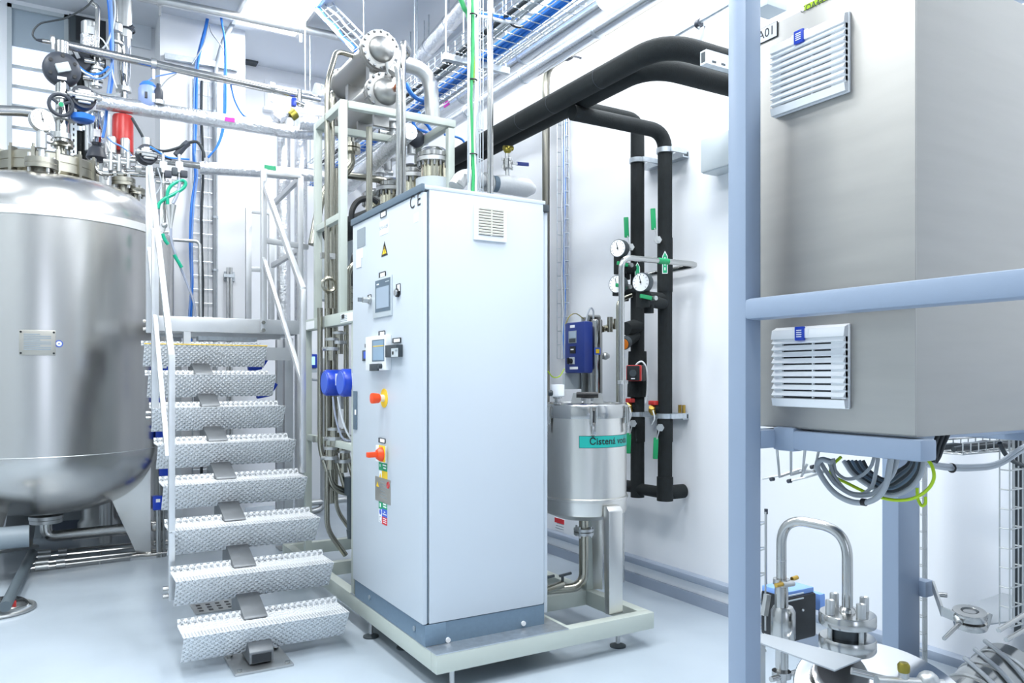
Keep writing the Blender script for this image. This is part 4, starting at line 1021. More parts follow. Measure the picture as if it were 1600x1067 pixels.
# floor grate behind the lowest treads
fg = thing('floor_grate', 'dark slotted drain grate in the floor behind the lowest treads', 'drain', P(342, 949, z=0))
c = P(342, 948, z=0)
part('plate', MB().cbox(c+Z*0.004, 0.30, 0.22, 0.008), 'steelm', fg)
s_ = MB()
for i in range(5):
    for j in range(3): s_.cbox(c+V(-0.11+i*0.055, -0.06+j*0.06, 0.0085), 0.025, 0.025, 0.002)
part('hole', s_, 'black', fg, kind='stuff')
# blue corner protectors seen through the treads
for i, (x, y) in enumerate(((402, 572), (415, 614))):
    c = P(x, y, wy=6.2)
    b_ = thing('blue_bracket', ('upper' if i == 0 else 'lower')+' blue plastic corner piece behind the treads', 'bracket', c)
    part('arm', MB().bar(c-X*0.07-Z*0.02, c+X*0.03, 0.05, 0.05), 'blue', b_, bev=0.006)
    part('arm', MB().bar(c+X*0.02, c+X*0.07+Z*0.08, 0.05, 0.05), 'blue', b_, bev=0.006)
# ================================================================== skid frame
KX0, KX1, KY0, KY1, KZ0, KZ1 = 1.455, 2.70, 3.105, 5.75, 0.095, 0.180
sk = thing('skid_frame', 'pale grey painted skid frame on feet carrying cabinet, condensers and vessel', 'frame', (KX0, KY0, 0))
def beam(x0, x1, y0, y1, z0=KZ0, z1=KZ1, n='beam', m='skid'): return part(n, MB().box(x0, x1, y0, y1, z0, z1), m, sk, bev=0.004)
bw = 0.06
beam(KX0, KX1, KY0, KY0+bw); beam(KX0, KX1, KY1-bw, KY1)
beam(KX0, KX0+bw, KY0+bw, KY1-bw); beam(KX1-bw, KX1, KY0+bw, KY1-bw)
beam(KX0+bw, KX1-bw, 3.62, 3.68); beam(2.13, 2.19, KY0+bw, 3.62); beam(KX0+bw, KX1-bw, 4.3, 4.36); beam(KX0+bw, KX1-bw, 5.0, 5.06)
part('deck_plate', MB().box(KX0, 2.16, KY0, 4.25, KZ1, KZ1+0.004), 'galv', sk)
for x, y in ((KX0+0.09, KY0+0.03), (KX1-0.16, KY0+0.10), (KX0+0.03, 4.0), (KX0+0.12, 3.75), (KX0+0.03, KY1-0.1), (KX1-0.05, KY1-0.1), (KX1-0.05, 4.4)):
    f = part('foot', MB().tube([(x, y, 0.014), (x, y, KZ0)], 0.012, 10), 'steelm', sk)
    part('foot_pad', MB().lathe([(0.042, 0), (0.042, 0.008), (0.015, 0.018)], (x, y, 0), n=20), 'dgrey', f)
# tall left side frame
FX = KX0+0.03
def post(x, y, z0, z1, w=0.044, n='post'): return part(n, MB().box(x-w/2, x+w/2, y-w/2, y+w/2, z0, z1), 'skid', sk, bev=0.003)
FZ = 1.78
post(FX, 4.235, KZ1, FZ-0.07); post(FX, 5.2, KZ1, FZ-0.07)
part('side_rail', MB().box(FX-0.03, FX+0.03, 4.2, 5.23, FZ-0.07, FZ), 'skid', sk, bev=0.003)
part('lower_rail', MB().box(FX-0.015, FX+0.015, 4.26, 5.17, 0.98, 1.02), 'skid', sk, bev=0.003)
YF1, YF2 = 4.47, 4.95; XT = 2.19
tz = P(532, 163, wx=FX).z
tzR = P(705, 186, wy=YF1).z; tz1 = (tz+tzR)/2
z2 = tz1
post(FX, YF1, FZ, tz1); post(FX, YF2+0.02, FZ, z2)
part('top_rail', MB().box(FX+0.0275, XT+0.03, YF1-0.022, YF1+0.022, tz1-0.044, tz1), 'skid', sk, bev=0.003)
part('top_rail', MB().box(FX+0.0275, XT+0.03, YF2-0.002, YF2+0.042, z2-0.044, z2), 'skid', sk, bev=0.003)
part('top_rail', MB().box(FX-0.022, FX+0.022, YF1+0.0225, YF2-0.0025, tz1-0.044, tz1), 'skid', sk, bev=0.003)
part('top_rail', MB().box(XT-0.022, XT+0.022, YF1+0.0225, YF2-0.0025, tz1-0.044, tz1), 'skid', sk, bev=0.003)
post(XT, YF1, KZ1, tz1-0.055); post(XT, YF2+0.02, KZ1, z2-0.055)
mz = P(512, 345, wx=FX).z
part('mid_rail', MB().box(FX-0.02, FX+0.02, YF1+0.0275, YF2-0.0075, mz-0.04, mz), 'skid', sk, bev=0.003)
# plates riveted on the side rail
pl_ = part('maker_plate', MB().box(FX-0.033, FX-0.03, *[side(533, 488, 552, 503, FX-0.03)[i] for i in (0, 1)], FZ-0.062, FZ-0.012), 'label', sk)
for i in range(4): part('engraving', MB().box(FX-0.0338, FX-0.033, side(541, 488, 551, 503, FX)[0], side(541, 488, 551, 503, FX)[1], FZ-0.026-i*0.010, FZ-0.022-i*0.010), 'mgrey', pl_)
a, b, c, d = side(534, 490, 538, 497, FX-0.033); part('emblem', MB().box(FX-0.0345, FX-0.033, a, b, FZ-0.04, FZ-0.016), 'black', pl_)
part('maker_plate', MB().box(FX-0.033, FX-0.03, *[side(478, 508, 491, 522, FX-0.03)[i] for i in (0, 1)], FZ-0.065, FZ-0.015), 'label', sk)

# ================================================================== control cabinet
CX0, CX1, CY0, CY1, CZ0, CZ1 = 1.467, 2.10, 3.22, 4.17, 0.285, 2.273
cab = thing('control_cabinet', 'tall white control cabinet with a touch screen and switches on its door', 'control cabinet', ((CX0+CX1)/2, (CY0+CY1)/2, KZ1))
part('body', MB().box(CX0+0.003, CX1, CY0+0.012, CY1, CZ0, CZ1-0.02), 'cabinet', cab, bev=0.004)
part('side_panel', MB().box(CX0+0.006, CX1-0.012, CY0, CY0+0.012, CZ0, CZ1-0.008), 'cabinet', cab, bev=0.003)
part('rear_strip', MB().box(CX1, CX1+0.02, CY0+0.012, CY1, CZ0-0.05, CZ1-0.055), 'cabinet', cab, bev=0.003)
part('roof_plate', MB().box(CX0-0.02, CX1, CY0-0.002, CY1+0.01, CZ1-0.02, CZ1), 'cabinet', cab, bev=0.004)
part('roof_trim', MB().box(CX0-0.034, CX0-0.018, CY0-0.004, CY1+0.012, CZ1-0.03, CZ1+0.004), 'cabtrim', cab, bev=0.003)
part('corner_cap', MB().box(CX1-0.012, CX1+0.022, CY0-0.004, CY0+0.03, CZ1-0.052, CZ1-0.018), 'dgrey', cab, bev=0.003)
part('gasket', MB().box(CX0-0.004, CX0+0.003, CY0+0.006, CY1-0.006, CZ0+0.003, CZ1-0.03), 'cabtrim', cab)
door = part('door', MB().box(CX0-0.026, CX0-0.004, CY0+0.002, CY1-0.002, CZ0, CZ1-0.032), 'cabinet', cab, bev=0.004)
WD = CX0-0.026
# plinth
part('plinth', MB().box(CX0-0.012, CX1-0.005, CY0+0.004, CY1, KZ1+0.004, CZ0-0.003), 'plinth', cab)
part('plinth_corner', MB().box(CX0-0.016, CX0+0.09, CY0, CY0+0.1, KZ1+0.004, CZ0-0.003), 'plinth', cab, bev=0.003)
for x in (700, 818):
    q = P(x, 1000-(x-700)*0.22, wy=CY0); part('plinth_screw', MB().tube([V(q.x, CY0-0.004, q.z), V(q.x, CY0+0.01, q.z)], 0.012, 12), 'label', cab)
for x in (578, 648):
    q = P(x, 940, wx=CX0-0.012); part('plinth_screw', MB().tube([V(CX0-0.018, q.y, 0.235), V(CX0, q.y, 0.235)], 0.012, 12), 'mgrey', cab)
# ventilation grille on the side panel
a, b, c, d = front(740, 320, 790, 377, CY0)
vg = part('filter_grille', MB().box(a, b, CY0-0.012, CY0, c, d), 'white', cab, bev=0.004)
a2, b2, c2, d2 = front(746, 326, 784.5, 369, CY0)
part('grille_back', MB().box(a2, b2, CY0-0.0135, CY0-0.012, c2, d2), 'dgrey', vg)
for i in range(10):
    z = c2+(d2-c2)*(i+0.5)/10; hz = (d2-c2)/20*0.5
    part('slat', MB().obox(((a2+b2)/2, CY0-0.017, z), X*(b2-a2)/2, V(0, 0.003, 0.002), V(0, -0.0015, hz)), 'beige', vg)
part('grille_bar', MB().box((a2+b2)/2-0.003, (a2+b2)/2+0.003, CY0-0.02, CY0-0.0135, c2, d2), 'beige', vg)
# door furniture
D_ = lambda n, x0, y0, x1, y1, t, m, par=door, bev=0.0, t1=0.0, **k: part(n, sidebox(x0, y0, x1, y1, WD-t1, t), m, par, bev=bev, **k)
D_('mesh_label', 558.5, 357, 571, 386, 0.002, 'mgrey')
p_ = D_('paper_label', 557, 389, 567, 404, 0.0015, 'label'); D_('paper_label', 557, 399, 564.5, 418, 0.0015, 'label', t1=0.0015)
def dtext(s, x, y, size, par, m='dgrey', t=0.002, bold=0.0, sx=1.0):
    q = P(x, y, wx=WD); q.x = WD-t
    mb = text_mb(s, size, (0, 0, 0), X, Y, bold=bold)
    mb.v = [q+(-Y)*(p.x*sx)+Z*p.y+V(-p.z, 0, 0) for p in mb.v]
    return flatpart('lettering', mb, m, par)
o = D_('paper_label', 594, 344, 607, 366, 0.0015, 'label'); dtext('KYU-KER', 600.5, 355, 0.028, o, 'mgrey', 0.0025)
o = D_('label_holder', 595, 330, 604, 339, 0.004, 'dgrey'); D_('label_card', 595.5, 331.5, 602.5, 338, 0.0015, 'label', o, t1=0.004)
dtext('C E', 649, 315, 0.085, door, 'black', 0.001, 0.0)
o = D_('paper_label', 647, 333, 654, 347, 0.0012, 'label')
# warning triangle
a, b, c, d = side(596, 377, 606, 400, WD)
tr = MB().prism([(a, c), (b, c), ((a+b)/2, d)], Y, Z, (WD, 0, 0), V(-0.0014, 0, 0)); o = part('warning_triangle', tr, 'black', door)
m_ = 0.12*(b-a); tr = MB().prism([(a+m_*1.5, c+m_), (b-m_*1.5, c+m_), ((a+b)/2, d-m_*2.4)], Y, Z, (WD-0.0014, 0, 0), V(-0.0008, 0, 0)); part('triangle_face', tr, 'yellow', o)
ym = (a+b)/2; part('flash_symbol', MB().prism([(ym+0.006, c+0.058), (ym-0.008, c+0.035), (ym, c+0.036), (ym-0.004, c+0.014), (ym+0.008, c+0.040), (ym, c+0.039)], Y, Z, (WD-0.0022, 0, 0), V(-0.0006, 0, 0)), 'black', o)
def holder(x0, y0, x1, y1):
    o = D_('label_holder', x0, y0, x1, y1, 0.008, 'black', bev=0.001); w_ = x1-x0
    D_('label_card', x0+0.04*w_, y0+1.2, x1-0.18*w_, y1-1, 0.001, 'label', o, t1=0.008); return o
holder(594, 425, 603, 433.5); holder(593.5, 517, 602, 524.5); holder(572, 537, 579.5, 543); holder(593.5, 684.5, 602.5, 692)
# touch panel
o = D_('touch_panel', 584.5, 433, 613.5, 495, 0.008, 'lgrey', bev=0.002)
D_('panel_bezel', 586.5, 436, 610, 486.5, 0.001, 'cabtrim', o, t1=0.008)
s_ = D_('screen', 588, 448, 607.5, 481, 0.001, 'screen', o, t1=0.009)
D_('print', 588.5, 443.5, 592, 445.5, 0.0006, 'label', o, t1=0.009); D_('print', 602, 438.5, 608, 439.8, 0.0006, 'lgrey', o, t1=0.009)
# key switches
def keyswitch(x, y, lx0, ly0, lx1, ly1, long_key):
    o = D_('key_switch', lx0, ly0, lx1, ly1, 0.005, 'black', bev=0.001)
    D_('label_card', lx0+0.8, ly0+1, lx1-1.2, ly1-(ly1-ly0)*0.35, 0.001, 'label', o, t1=0.005)
    c = P(x, y, wx=WD)
    part('switch_ring', MB().tube([c, c-X*0.012], 0.021, 20), 'black' if not long_key else 'steelm', o)
    part('barrel', MB().tube([c-X*0.012, c-X*(0.045 if long_key else 0.02)], 0.015, 18), 'steelm', o)
    if long_key: part('key', MB().obox(c-X*0.055, X*0.014, Z*0.011, Y*0.003), 'steel', o)
keyswitch(579, 469, 575.5, 460.5, 580.5, 471, True); keyswitch(622.5, 457.5, 620, 443.5, 626, 461, False)
# recorder, small display and socket
o = D_('recorder', 579.5, 525, 611.5, 578.5, 0.03, 'white', bev=0.003)
s_ = D_('screen', 581.5, 530.5, 600.5, 564.5, 0.001, 'cabtrim', o, t1=0.03)
D_('screen_glass', 583, 532, 599.5, 563, 0.001, 'screenb', o, t1=0.031)
D_('trend_line', 583, 540, 599.5, 541.2, 0.0008, 'yellow', o, t1=0.032)
D_('socket_cover', 580.5, 568.5, 592.5, 579.5, 0.012, 'dgrey', o, t1=0.03, bev=0.002)
c = P(596, 572, wx=WD-0.03); part('knob', MB().tube([c, c-X*0.018], 0.013, 16), 'dgrey', o)
o = D_('small_display', 567, 547, 577.5, 564, 0.004, 'dgrey', bev=0.001); D_('display_glass', 568.2, 549, 576.8, 560, 0.001, 'sblue', o, t1=0.004)
o = D_('service_socket', 612, 539, 629.5, 558, 0.035, 'dgrey', bev=0.002)
D_('socket_front', 611.5, 544, 622, 557.5, 0.001, 'lgrey', o, t1=0.035); D_('socket_slot', 612.5, 549, 615, 554, 0.001, 'black', o, t1=0.036); D_('socket_slot', 617.5, 546, 621, 549, 0.001, 'mgrey', o, t1=0.036)
holder(615, 528, 627, 535.5)
# emergency stop and main switch
c = P(600.5, 622, wx=WD)
o = part('emergency_stop', MB().lathe([(0.048, 0), (0.048, 0.003), (0.0, 0.0035)], c, -X, 32), 'yellow', door)
part('collar', MB().tube([c, c-X*0.03], 0.018, 18), 'beige', o)
part('button', MB().lathe([(0.016, 0.022), (0.024, 0.03), (0.027, 0.06), (0.026, 0.068), (0.0, 0.072)], c, -X, 24), 'orange', o)
o = D_('main_switch', 592.5, 696, 604.5, 721.5, 0.02, 'white', bev=0.003); D_('switch_plate', 592.5, 696, 602, 721.5, 0.003, 'yellow', o, t1=0.02, bev=0.001)
c = P(597.5, 709.5, wx=WD-0.02)
part('switch_knob', MB().lathe([(0.036, 0.002), (0.036, 0.012), (0.024, 0.03), (0.0, 0.034)], c, -X, 24), 'orange', o)
part('switch_grip', MB().obox(c-X*0.045, X*0.035, Z*0.013, (Y*0.016)), 'orange', o, bev=0.004)
# stickers
def sticker(x0, y0, x1, y1, m, t1=0.0, par=None): return D_('sticker', x0, y0, x1, y1, 0.001, m, par or door, t1=t1)
o = sticker(592, 723, 605, 735.5, 'tgreen'); D_('print', 598, 726, 603.5, 728, 0.0006, 'label', o, t1=0.001); D_('print', 599, 730.5, 603, 732.5, 0.0006, 'label', o, t1=0.001); D_('pictogram', 593.5, 725, 594.5, 729, 0.0006, 'label', o, t1=0.001)
o = sticker(592.5, 736, 597, 750, 'label'); a, b, c, d = side(593, 739, 596.3, 746, WD); part('pictogram', MB().prism([(a, c), (b, c), ((a+b)/2, d)], Y, Z, (WD-0.001, 0, 0), V(-0.0008, 0, 0)), 'yellow', o)
o = sticker(597, 736, 605.5, 750, 'yellow')
o = D_('warning_plate', 587, 747, 610.5, 785, 0.003, 'plate', bev=0.001)
for i in range(6): D_('engraving', 594, 752+i*5, 602+(i % 3)*1.5, 753+i*5, 0.0005, 'mgrey', o, t1=0.003)
a, b, c, d = side(588.8, 752, 592.8, 760, WD); part('pictogram', MB().prism([(a, c), (b, c), ((a+b)/2, d)], Y, Z, (WD-0.003, 0, 0), V(-0.0008, 0, 0)), 'yellow', o)
q = P(606.5, 758, wx=WD-0.0035); part('prohibition_ring', MB().ring(q, X, 0.015, 0.0025, 24, 6).bar(q-Y*0.010-Z*0.010, q+Y*0.010+Z*0.010, 0.003), 'rred', o)
o = sticker(592, 783, 597, 795, 'tgreen'); D_('pictogram', 593.5, 786, 595, 792, 0.0006, 'label', o, t1=0.001)
o = sticker(597, 783, 605, 795.5, 'tgreen'); D_('print', 598.5, 787, 603.5, 789, 0.0006, 'label', o, t1=0.001); D_('print', 599, 791, 603.5, 793, 0.0006, 'label', o, t1=0.001)
o = sticker(592, 795, 597, 816, 'label')
q = P(594.4, 799.5, wx=WD-0.001); part('pictogram', MB().tube([q, q-X*0.0008], 0.014, 20), 'sblue', o)
q = P(594.4, 810.5, wx=WD-0.001); part('pictogram', MB().ring(q, X, 0.013, 0.0016, 20, 6), 'mgrey', o)
o = sticker(597, 795.5, 605, 808, 'sblue'); D_('print', 600, 799.5, 602, 801, 0.0006, 'label', o, t1=0.001); D_('print', 598, 803, 604, 804.5, 0.0006, 'label', o, t1=0.001)
o = sticker(597, 808, 605, 820, 'rred'); 
for i in range(3): D_('print', 598.5, 810+i*3, 603.5, 811.2+i*3, 0.0006, 'label', o, t1=0.001)
# lock strip at the hinge-free edge
o = D_('handle_strip', 553.5, 611, 558.5, 671, 0.008, 'cabtrim', bev=0.003); D_('lock', 554.5, 640, 556.5, 648, 0.002, 'label', o, t1=0.008)

# cables and pipes dropping onto the cabinet roof
RY = 3.72
def roof_drop(x): q = P(x, 290, wy=RY); return q.x, q.y
x_, y_ = roof_drop(766)
ct = thing('steel_pipe', 'upright bare steel tube from the ceiling to the cabinet roof', 'pipe', (x_, y_, CZ1))
part('tube', MB().tube([(x_, y_, CZ1), (x_, y_, CEIL)], 0.0165, 14), 'steel', ct)
part('gland', MB().tube([(x_, y_, CZ1), (x_, y_, CZ1+0.03)], 0.026, 14), 'steelm', ct)
x_, y_ = roof_drop(737)
lw = wire_ladder('cable_tray', 'upright wire tray with green and white cables standing on the cabinet roof', (x_, y_, CZ1), (x_, y_, CEIL), V(1, 0.15, 0), 0.052, V(-0.15, -1, 0), 0.003, 0.17, ((-0.004, 0.0095, 'cgreen'), (0.017, 0.008, 'cwhite'), (-0.02, 0.006, 'cwhite'), (0.024, 0.004, 'cwhite')), depth=0.02)
tie = MB()
for z in (2.6, 3.0, 3.35, 3.7): tie.ring((x_, y_-0.012, z), Z, 0.022, 0.004, 12, 6)
part('cable_tie', tie, 'black', lw, kind='stuff')
x_, y_ = roof_drop(755)
wire_ladder('cable_tray', 'empty narrow wire tray beside the upright steel tube on the cabinet roof', (x_, y_+0.05, CZ1), (x_, y_+0.05, CEIL), V(1, 0.1, 0), 0.055, V(-0.1, 1, 0), 0.003, 0.16, (), depth=0.045)
cable('green cables bunched at the ceiling above the upright cable tray', W(3.75, (716, -10), (722, 4), (726, 14), (731, 20), (734, 35)), 0.014, 'cgreen')
cable('blue and white cables leaving the upright tray towards the wall tray', W(3.85, (739, 20), (760, 22), (785, 26), (808, 30)), 0.012, 'cblue')
cable('white cable under the blue one leaving the upright tray', W(3.85, (739, 24), (765, 28), (790, 34), (808, 33)), 0.010, 'cwhite')
cable('black cable end curling up to the galvanised strut', W(3.9, (795, 36), (808, 42), (820, 40), (826, 30)), 0.008, 'black')
cable('yellow green earth cable beside the upright tray', W(3.74, (741, 60), (742, 90), (740, 130)), 0.004, 'ygreen')

# ================================================================== columns and condensers behind the cabinet
def still(x, y, yd, label):
    c = P(x, y, wx=2.135); t = thing('still_column', label, 'column', (c.x, c.y, KZ1), 'flanged columns in a row behind the cabinet')
    R = 0.085; z = c.z
    part('lid', MB().lathe([(0.112, z-0.05), (0.112, z-0.022), (0.105, z-0.014), (0.07, z+0.012), (0.03, z+0.02), (0.0, z+0.021)], V(c.x, c.y, 0), n=36), 'steel', t)
    part('flange', MB().lathe([(0.085, z-0.082), (0.112, z-0.08), (0.112, z-0.054), (0.085, z-0.052)], V(c.x, c.y, 0), n=36), 'steelm', t)
    part('bolt', MB().bolts(V(c.x, c.y, z-0.095), Z, 0.101, 16, 0.008, 0.032), 'block', t, kind='stuff')
    part('shell', MB().lathe([(R, 0.5), (R, z-0.06)], V(c.x, c.y, 0), n=36), 'gold', t)
    part('lower_jacket', MB().lathe([(0.118, KZ1+0.02), (0.118, z-0.19), (0.09, z-0.182)], V(c.x, c.y, 0), n=36), 'lgrey', t)
    part('foot', MB().cbox((c.x, c.y, KZ1+0.01), 0.2, 0.2, 0.02), 'skid', t)
    return c
s1 = still(678, 236, 290, 'flanged steel column nearest the cabinet, largest of the row')
s2 = still(645, 262, 290, 'second flanged steel column from the cabinet')
s3 = still(612, 283, 290, 'third flanged steel column from the cabinet')
s4 = still(588, 300, 290, 'farthest and smallest looking flanged steel column')

def condenser(label, xf, yf, xr, yr, wx, R, RF, dome_end=True):
    f = P(xf, yf, wx=wx); r = P(xr, yr, wx=wx); z = f.z
    t = thing('condenser', label, 'condenser', (wx, f.y, z)); yf_, yr_ = f.y, r.y
    part('shell', MB().tube([(wx, yf_+0.02, z), (wx, yr_, z)], R, 36), 'satin', t)
    for nm, yy, out in (('front_flange', yf_, -1), ('rear_flange', yr_, 1)):
        o = part(nm, MB().lathe([(R, -0.035), (RF, -0.033), (RF, -0.003), (RF-0.004, 0), (RF, 0.003), (RF, 0.03), (R, 0.034)], (wx, yy, z), V(0, out, 0), 40), 'satin', t)
        part('bolt', MB().bolts((wx, yy, z), V(0, out, 0), (R+RF)/2+0.004, 16, 0.009, 0.085), 'block', o, kind='stuff')
    part('head', MB().lathe([(R*0.86, 0.03)]+[(R*0.86*math.cos(PI/2*i/8), 0.03+0.07*math.sin(PI/2*i/8)) for i in range(9)], (wx, yf_, z), V(0, -1, 0), 36), 'satin', t)
    part('head', MB().lathe([(R*0.86, 0.03)]+[(R*0.86*math.cos(PI/2*i/8), 0.03+0.07*math.sin(PI/2*i/8)) for i in range(9)], (wx, yr_, z), V(0, 1, 0), 36), 'satin', t)
    return t, V(wx, yf_, z), V(wx, yr_, z)
CWX = 1.80
cu_, cuf, cur = condenser('upper of the two horizontal bolted steel condensers above the frame', 593, 80, 536, 142, CWX, 0.098, 0.125)
cl_, clf, clr = condenser('lower of the two horizontal bolted steel condensers on the frame', 600, 146, 544, 205, CWX, 0.098, 0.122)
# nozzles between and below, saddles
m_ = (cuf+cur)/2
part('saddle', MB().box(CWX-0.06, CWX+0.06, clf.y+0.1, clf.y+0.16, clf.z+0.08, cuf.z-0.08), 'tank', cl_)
part('saddle', MB().box(CWX-0.06, CWX+0.06, clr.y-0.18, clr.y-0.12, clf.z+0.08, cuf.z-0.08), 'tank', cl_)
part('saddle', MB().box(CWX-0.05, CWX+0.05, clf.y+0.04, clf.y+0.07, tz1-0.05, clf.z-0.07), 'satin', cl_)
part('saddle', MB().box(CWX-0.05, CWX+0.05, YF2+0.005, YF2+0.035, tz1-0.05, clf.z-0.07), 'satin', cl_)
q = P(554, 205, wy=clr.y-0.02)
dn = V(CWX, clr.y-0.06, clr.z-0.1)
part('drain_flange', MB().tube([dn, dn-Z*0.1], 0.025, 14).tube([dn-Z*0.06, dn-Z*0.085], 0.065, 20).tube([dn-Z*0.095, dn-Z*0.12], 0.065, 20), 'olive', cl_)
part('drain_pipe', MB().tube([dn-Z*0.1, dn-Z*0.22, dn+V(-0.22, -0.05, -0.42), dn+V(-0.3, -0.1, -0.8)], 0.03, 12, fil=0.1), 'olive', cl_)
part('side_nozzle', MB().tube([cuf+V(0.04, -0.07, -0.09), cuf+V(0.06, -0.07, -0.18)], 0.032, 14), 'steelm', cu_)
part('copper_stub', MB().tube([clf+V(0.06, -0.05, 0.02), clf+V(0.065, -0.12, 0.02)], 0.03, 14), 'copper', cl_)
part('valve', MB().tube([clf+V(0.02, -0.09, 0.10), clf+V(0.07, -0.10, 0.17)], 0.034, 14).tube([clf+V(0.05, -0.10, 0.15), clf+V(0.065, -0.10, 0.24)], 0.022, 12), 'steelm', cl_)
def cpipe(label, pts, r, m='olive', fil=0.07, n=12): return solo('steel_pipe', MB().tube(pts, r, n, fil=fil), m, label, 'pipe')
a = clf+V(0.07, -0.10, 0.17)
b = P(630, 150, wy=4.25); cpipe('steel tube curving from the condenser valve down behind the cabinet edge', [a, a+V(0.04, -0.05, 0.06), V(b.x, b.y, a.z+0.02), V(b.x, b.y, b.z-0.1), V(b.x, b.y, 0.5)], 0.0165, 'steel', 0.05)
a = clf+V(0.065, -0.11, 0.03)
b = P(623, 160, wy=4.22); cpipe('steel tube curving from the copper stub down behind the cabinet', [a, V(b.x-0.02, b.y, a.z+0.03), V(b.x, b.y, a.z-0.08), V(b.x, b.y, 0.5)], 0.0165, 'steel', 0.05)
a = cuf+V(0.1, 0.1, 0.0); b = P(672, 93, wy=cuf.y+0.1)
cpipe('wide steel elbow pipe leaving the upper condenser towards the wall', [a, V(b.x, b.y, a.z-0.01), V(b.x+0.02, b.y, a.z-0.35)], 0.05, 'steelm', 0.16, 18)
a = cur+V(-0.09, -0.2, 0.05); b = P(511, 130, wy=4.75)
cpipe('slim steel tube bending down from the upper condenser, outermost of the bundle', [cuf+V(-0.09, 0.25, 0.04), cuf+V(-0.2, 0.25, 0.05), V(b.x, b.y, b.z), V(b.x, b.y, 0.45), V(b.x+0.12, b.y, 0.28)], 0.0165, 'olive', 0.07)
b = P(519, 155, wy=4.85)
cpipe('slim steel tube running down beside the outermost one from the rear flange', [clr+V(-0.1, -0.05, 0.1), V(b.x, b.y, b.z+0.05), V(b.x, b.y, b.z-0.1), V(b.x, b.y, 0.6)], 0.0165, 'olive', 0.07)
b = P(525, 260, wy=4.9)
cpipe('third slim steel tube of the bundle starting under the frame rail', [V(b.x, b.y, 2.75), V(b.x, b.y, 0.55), V(b.x+0.1, b.y, 0.4)], 0.014, 'olive', 0.07)
b = P(577, 230, wy=4.6); cpipe('steel tube standing behind the frame between the condensers and columns', [V(b.x, b.y, 2.95), V(b.x, b.y, 0.5)], 0.02, 'olive')
cpipe('horizontal steel tube from the green taped foil pipe to the columns', [P(532, 272, wy=5.3), P(602, 282, wy=5.3)], 0.026, 'olive')
cl5 = MB().cbox(P(512, 400, wy=4.8), 0.09, 0.03, 0.035).bar(P(512, 400, wy=4.78), P(519, 400, wy=4.78), 0.015)
solo('pipe_clamp', cl5, 'steelm', 'small steel clamp holding the slim tube bundle', 'clamp')
# foil pipe end beside frame
fp = thing('insulated_pipe', 'foil wrapped pipe stub ending beside the tall frame post', 'pipe', P(545, 288, wy=5.6))
part('tube', MB().tube([P(545, 290, wx=2.0), P(640, 205, wx=2.0)], 0.055, 18), 'foil', fp)
part('end_cap', MB().tube([P(541, 294, wx=2.0), P(547, 288, wx=2.0)], 0.058, 18), 'alu', fp)
# black hose stub and black cable arch behind the cabinet
hb = thing('black_pipe', 'black foam insulated pipe end behind the tall frame post', 'pipe', P(525, 362, wy=5.6))
part('tube', MB().tube([P(520, 366, wy=5.9), P(560, 352, wy=5.3), P(620, 330, wy=5.0)], 0.085, 20), 'foam', hb)
cable('black hose arching behind the cabinet roof edge', W(5.0, (549, 346), (550, 330), (556, 318), (566, 311), (580, 310), (590, 316)), 0.020, 'black', name='hose', cat='hose')
cable('black hose curving down behind the cabinet door edge', W(5.0, (566, 386), (556, 396), (552, 415), (553, 450)), 0.022, 'black', name='hose', cat='hose')
solo('jacket_shell', MB().tube([P(530, 375, wy=6.0), P(530, 470, wy=6.0)], 0.16, 24), 'lgrey', 'plain grey cylinder behind the slim tubes and black pipe', 'vessel')
# open tube hoops behind the post
cpipe('steel tube hoop at the cabinet door edge', [P(536, 480, wy=4.6), P(536, 440, wy=4.6), P(545, 418, wy=4.6), P(562, 414, wy=4.6)], 0.018, 'olive', 0.06)
cpipe('taller steel tube hoop close to the cabinet door edge', [P(544, 485, wy=4.5), P(544, 425, wy=4.5), P(552, 412, wy=4.5), P(570, 412, wy=4.5)], 0.018, 'olive', 0.06)
rg = P(514, 445, wy=4.7); solo('coil_loop', MB().ring(rg, V(0.2, -1, 0), 0.042, 0.012, 24, 8), 'olive', 'small steel coil loop between the slim tubes', 'pipe')
for i, (x, y) in enumerate(((541, 455), (548, 470))):
    f_ = thing('clamp_fitting', ('upper' if i == 0 else 'lower')+' clamped steel fitting behind the tall frame post', 'fitting', P(x, y, wy=4.7)); c = P(x, y, wy=4.7)
    part('body', MB().tube([c-Z*0.09, c+Z*0.09], 0.025, 14), 'olive', f_)
    part('clamp', MB().tube([c-Z*0.012, c+Z*0.012], 0.045, 16).tube([c-Z*0.06, c-Z*0.045], 0.04, 16), 'olive', f_)
# ---- below the side rail: tubes, blue motors, pump heads
for k, (x, yb, xb, ye, m) in enumerate(((500, 700, 520, 765, 'o'), (521, 700, 543, 775, 'o'), (541, 705, 556, 760, 'o'), (513, 690, 518, 760, 'o'))):
    a = P(x, 510, wy=4.75); b = P(x, yb, wy=4.75); c = P(xb, ye, wy=4.75)
    cpipe(('outermost', 'second', 'third', 'innermost')[k]+' upright tube of the lower bundle below the side rail', [V(a.x, a.y, FZ+0.05), V(a.x, a.y, b.z), c, c+V(0.15, 0, -0.05)], 0.0165, 'olive', 0.06)
bk = thing('backing_panel', 'tall narrow steel panel behind the lower tube bundle', 'panel', P(520, 700, wy=4.95))
a, b, c, d = front(512, 505, 528, 680, 4.98); part('sheet', MB().box(a, b, 4.98, 4.995, c, d), 'steelm', bk)
part('bracket', MB().box(a-0.1, b+0.14, 4.97, 4.98, 0.98, 1.02), 'steelm', bk)
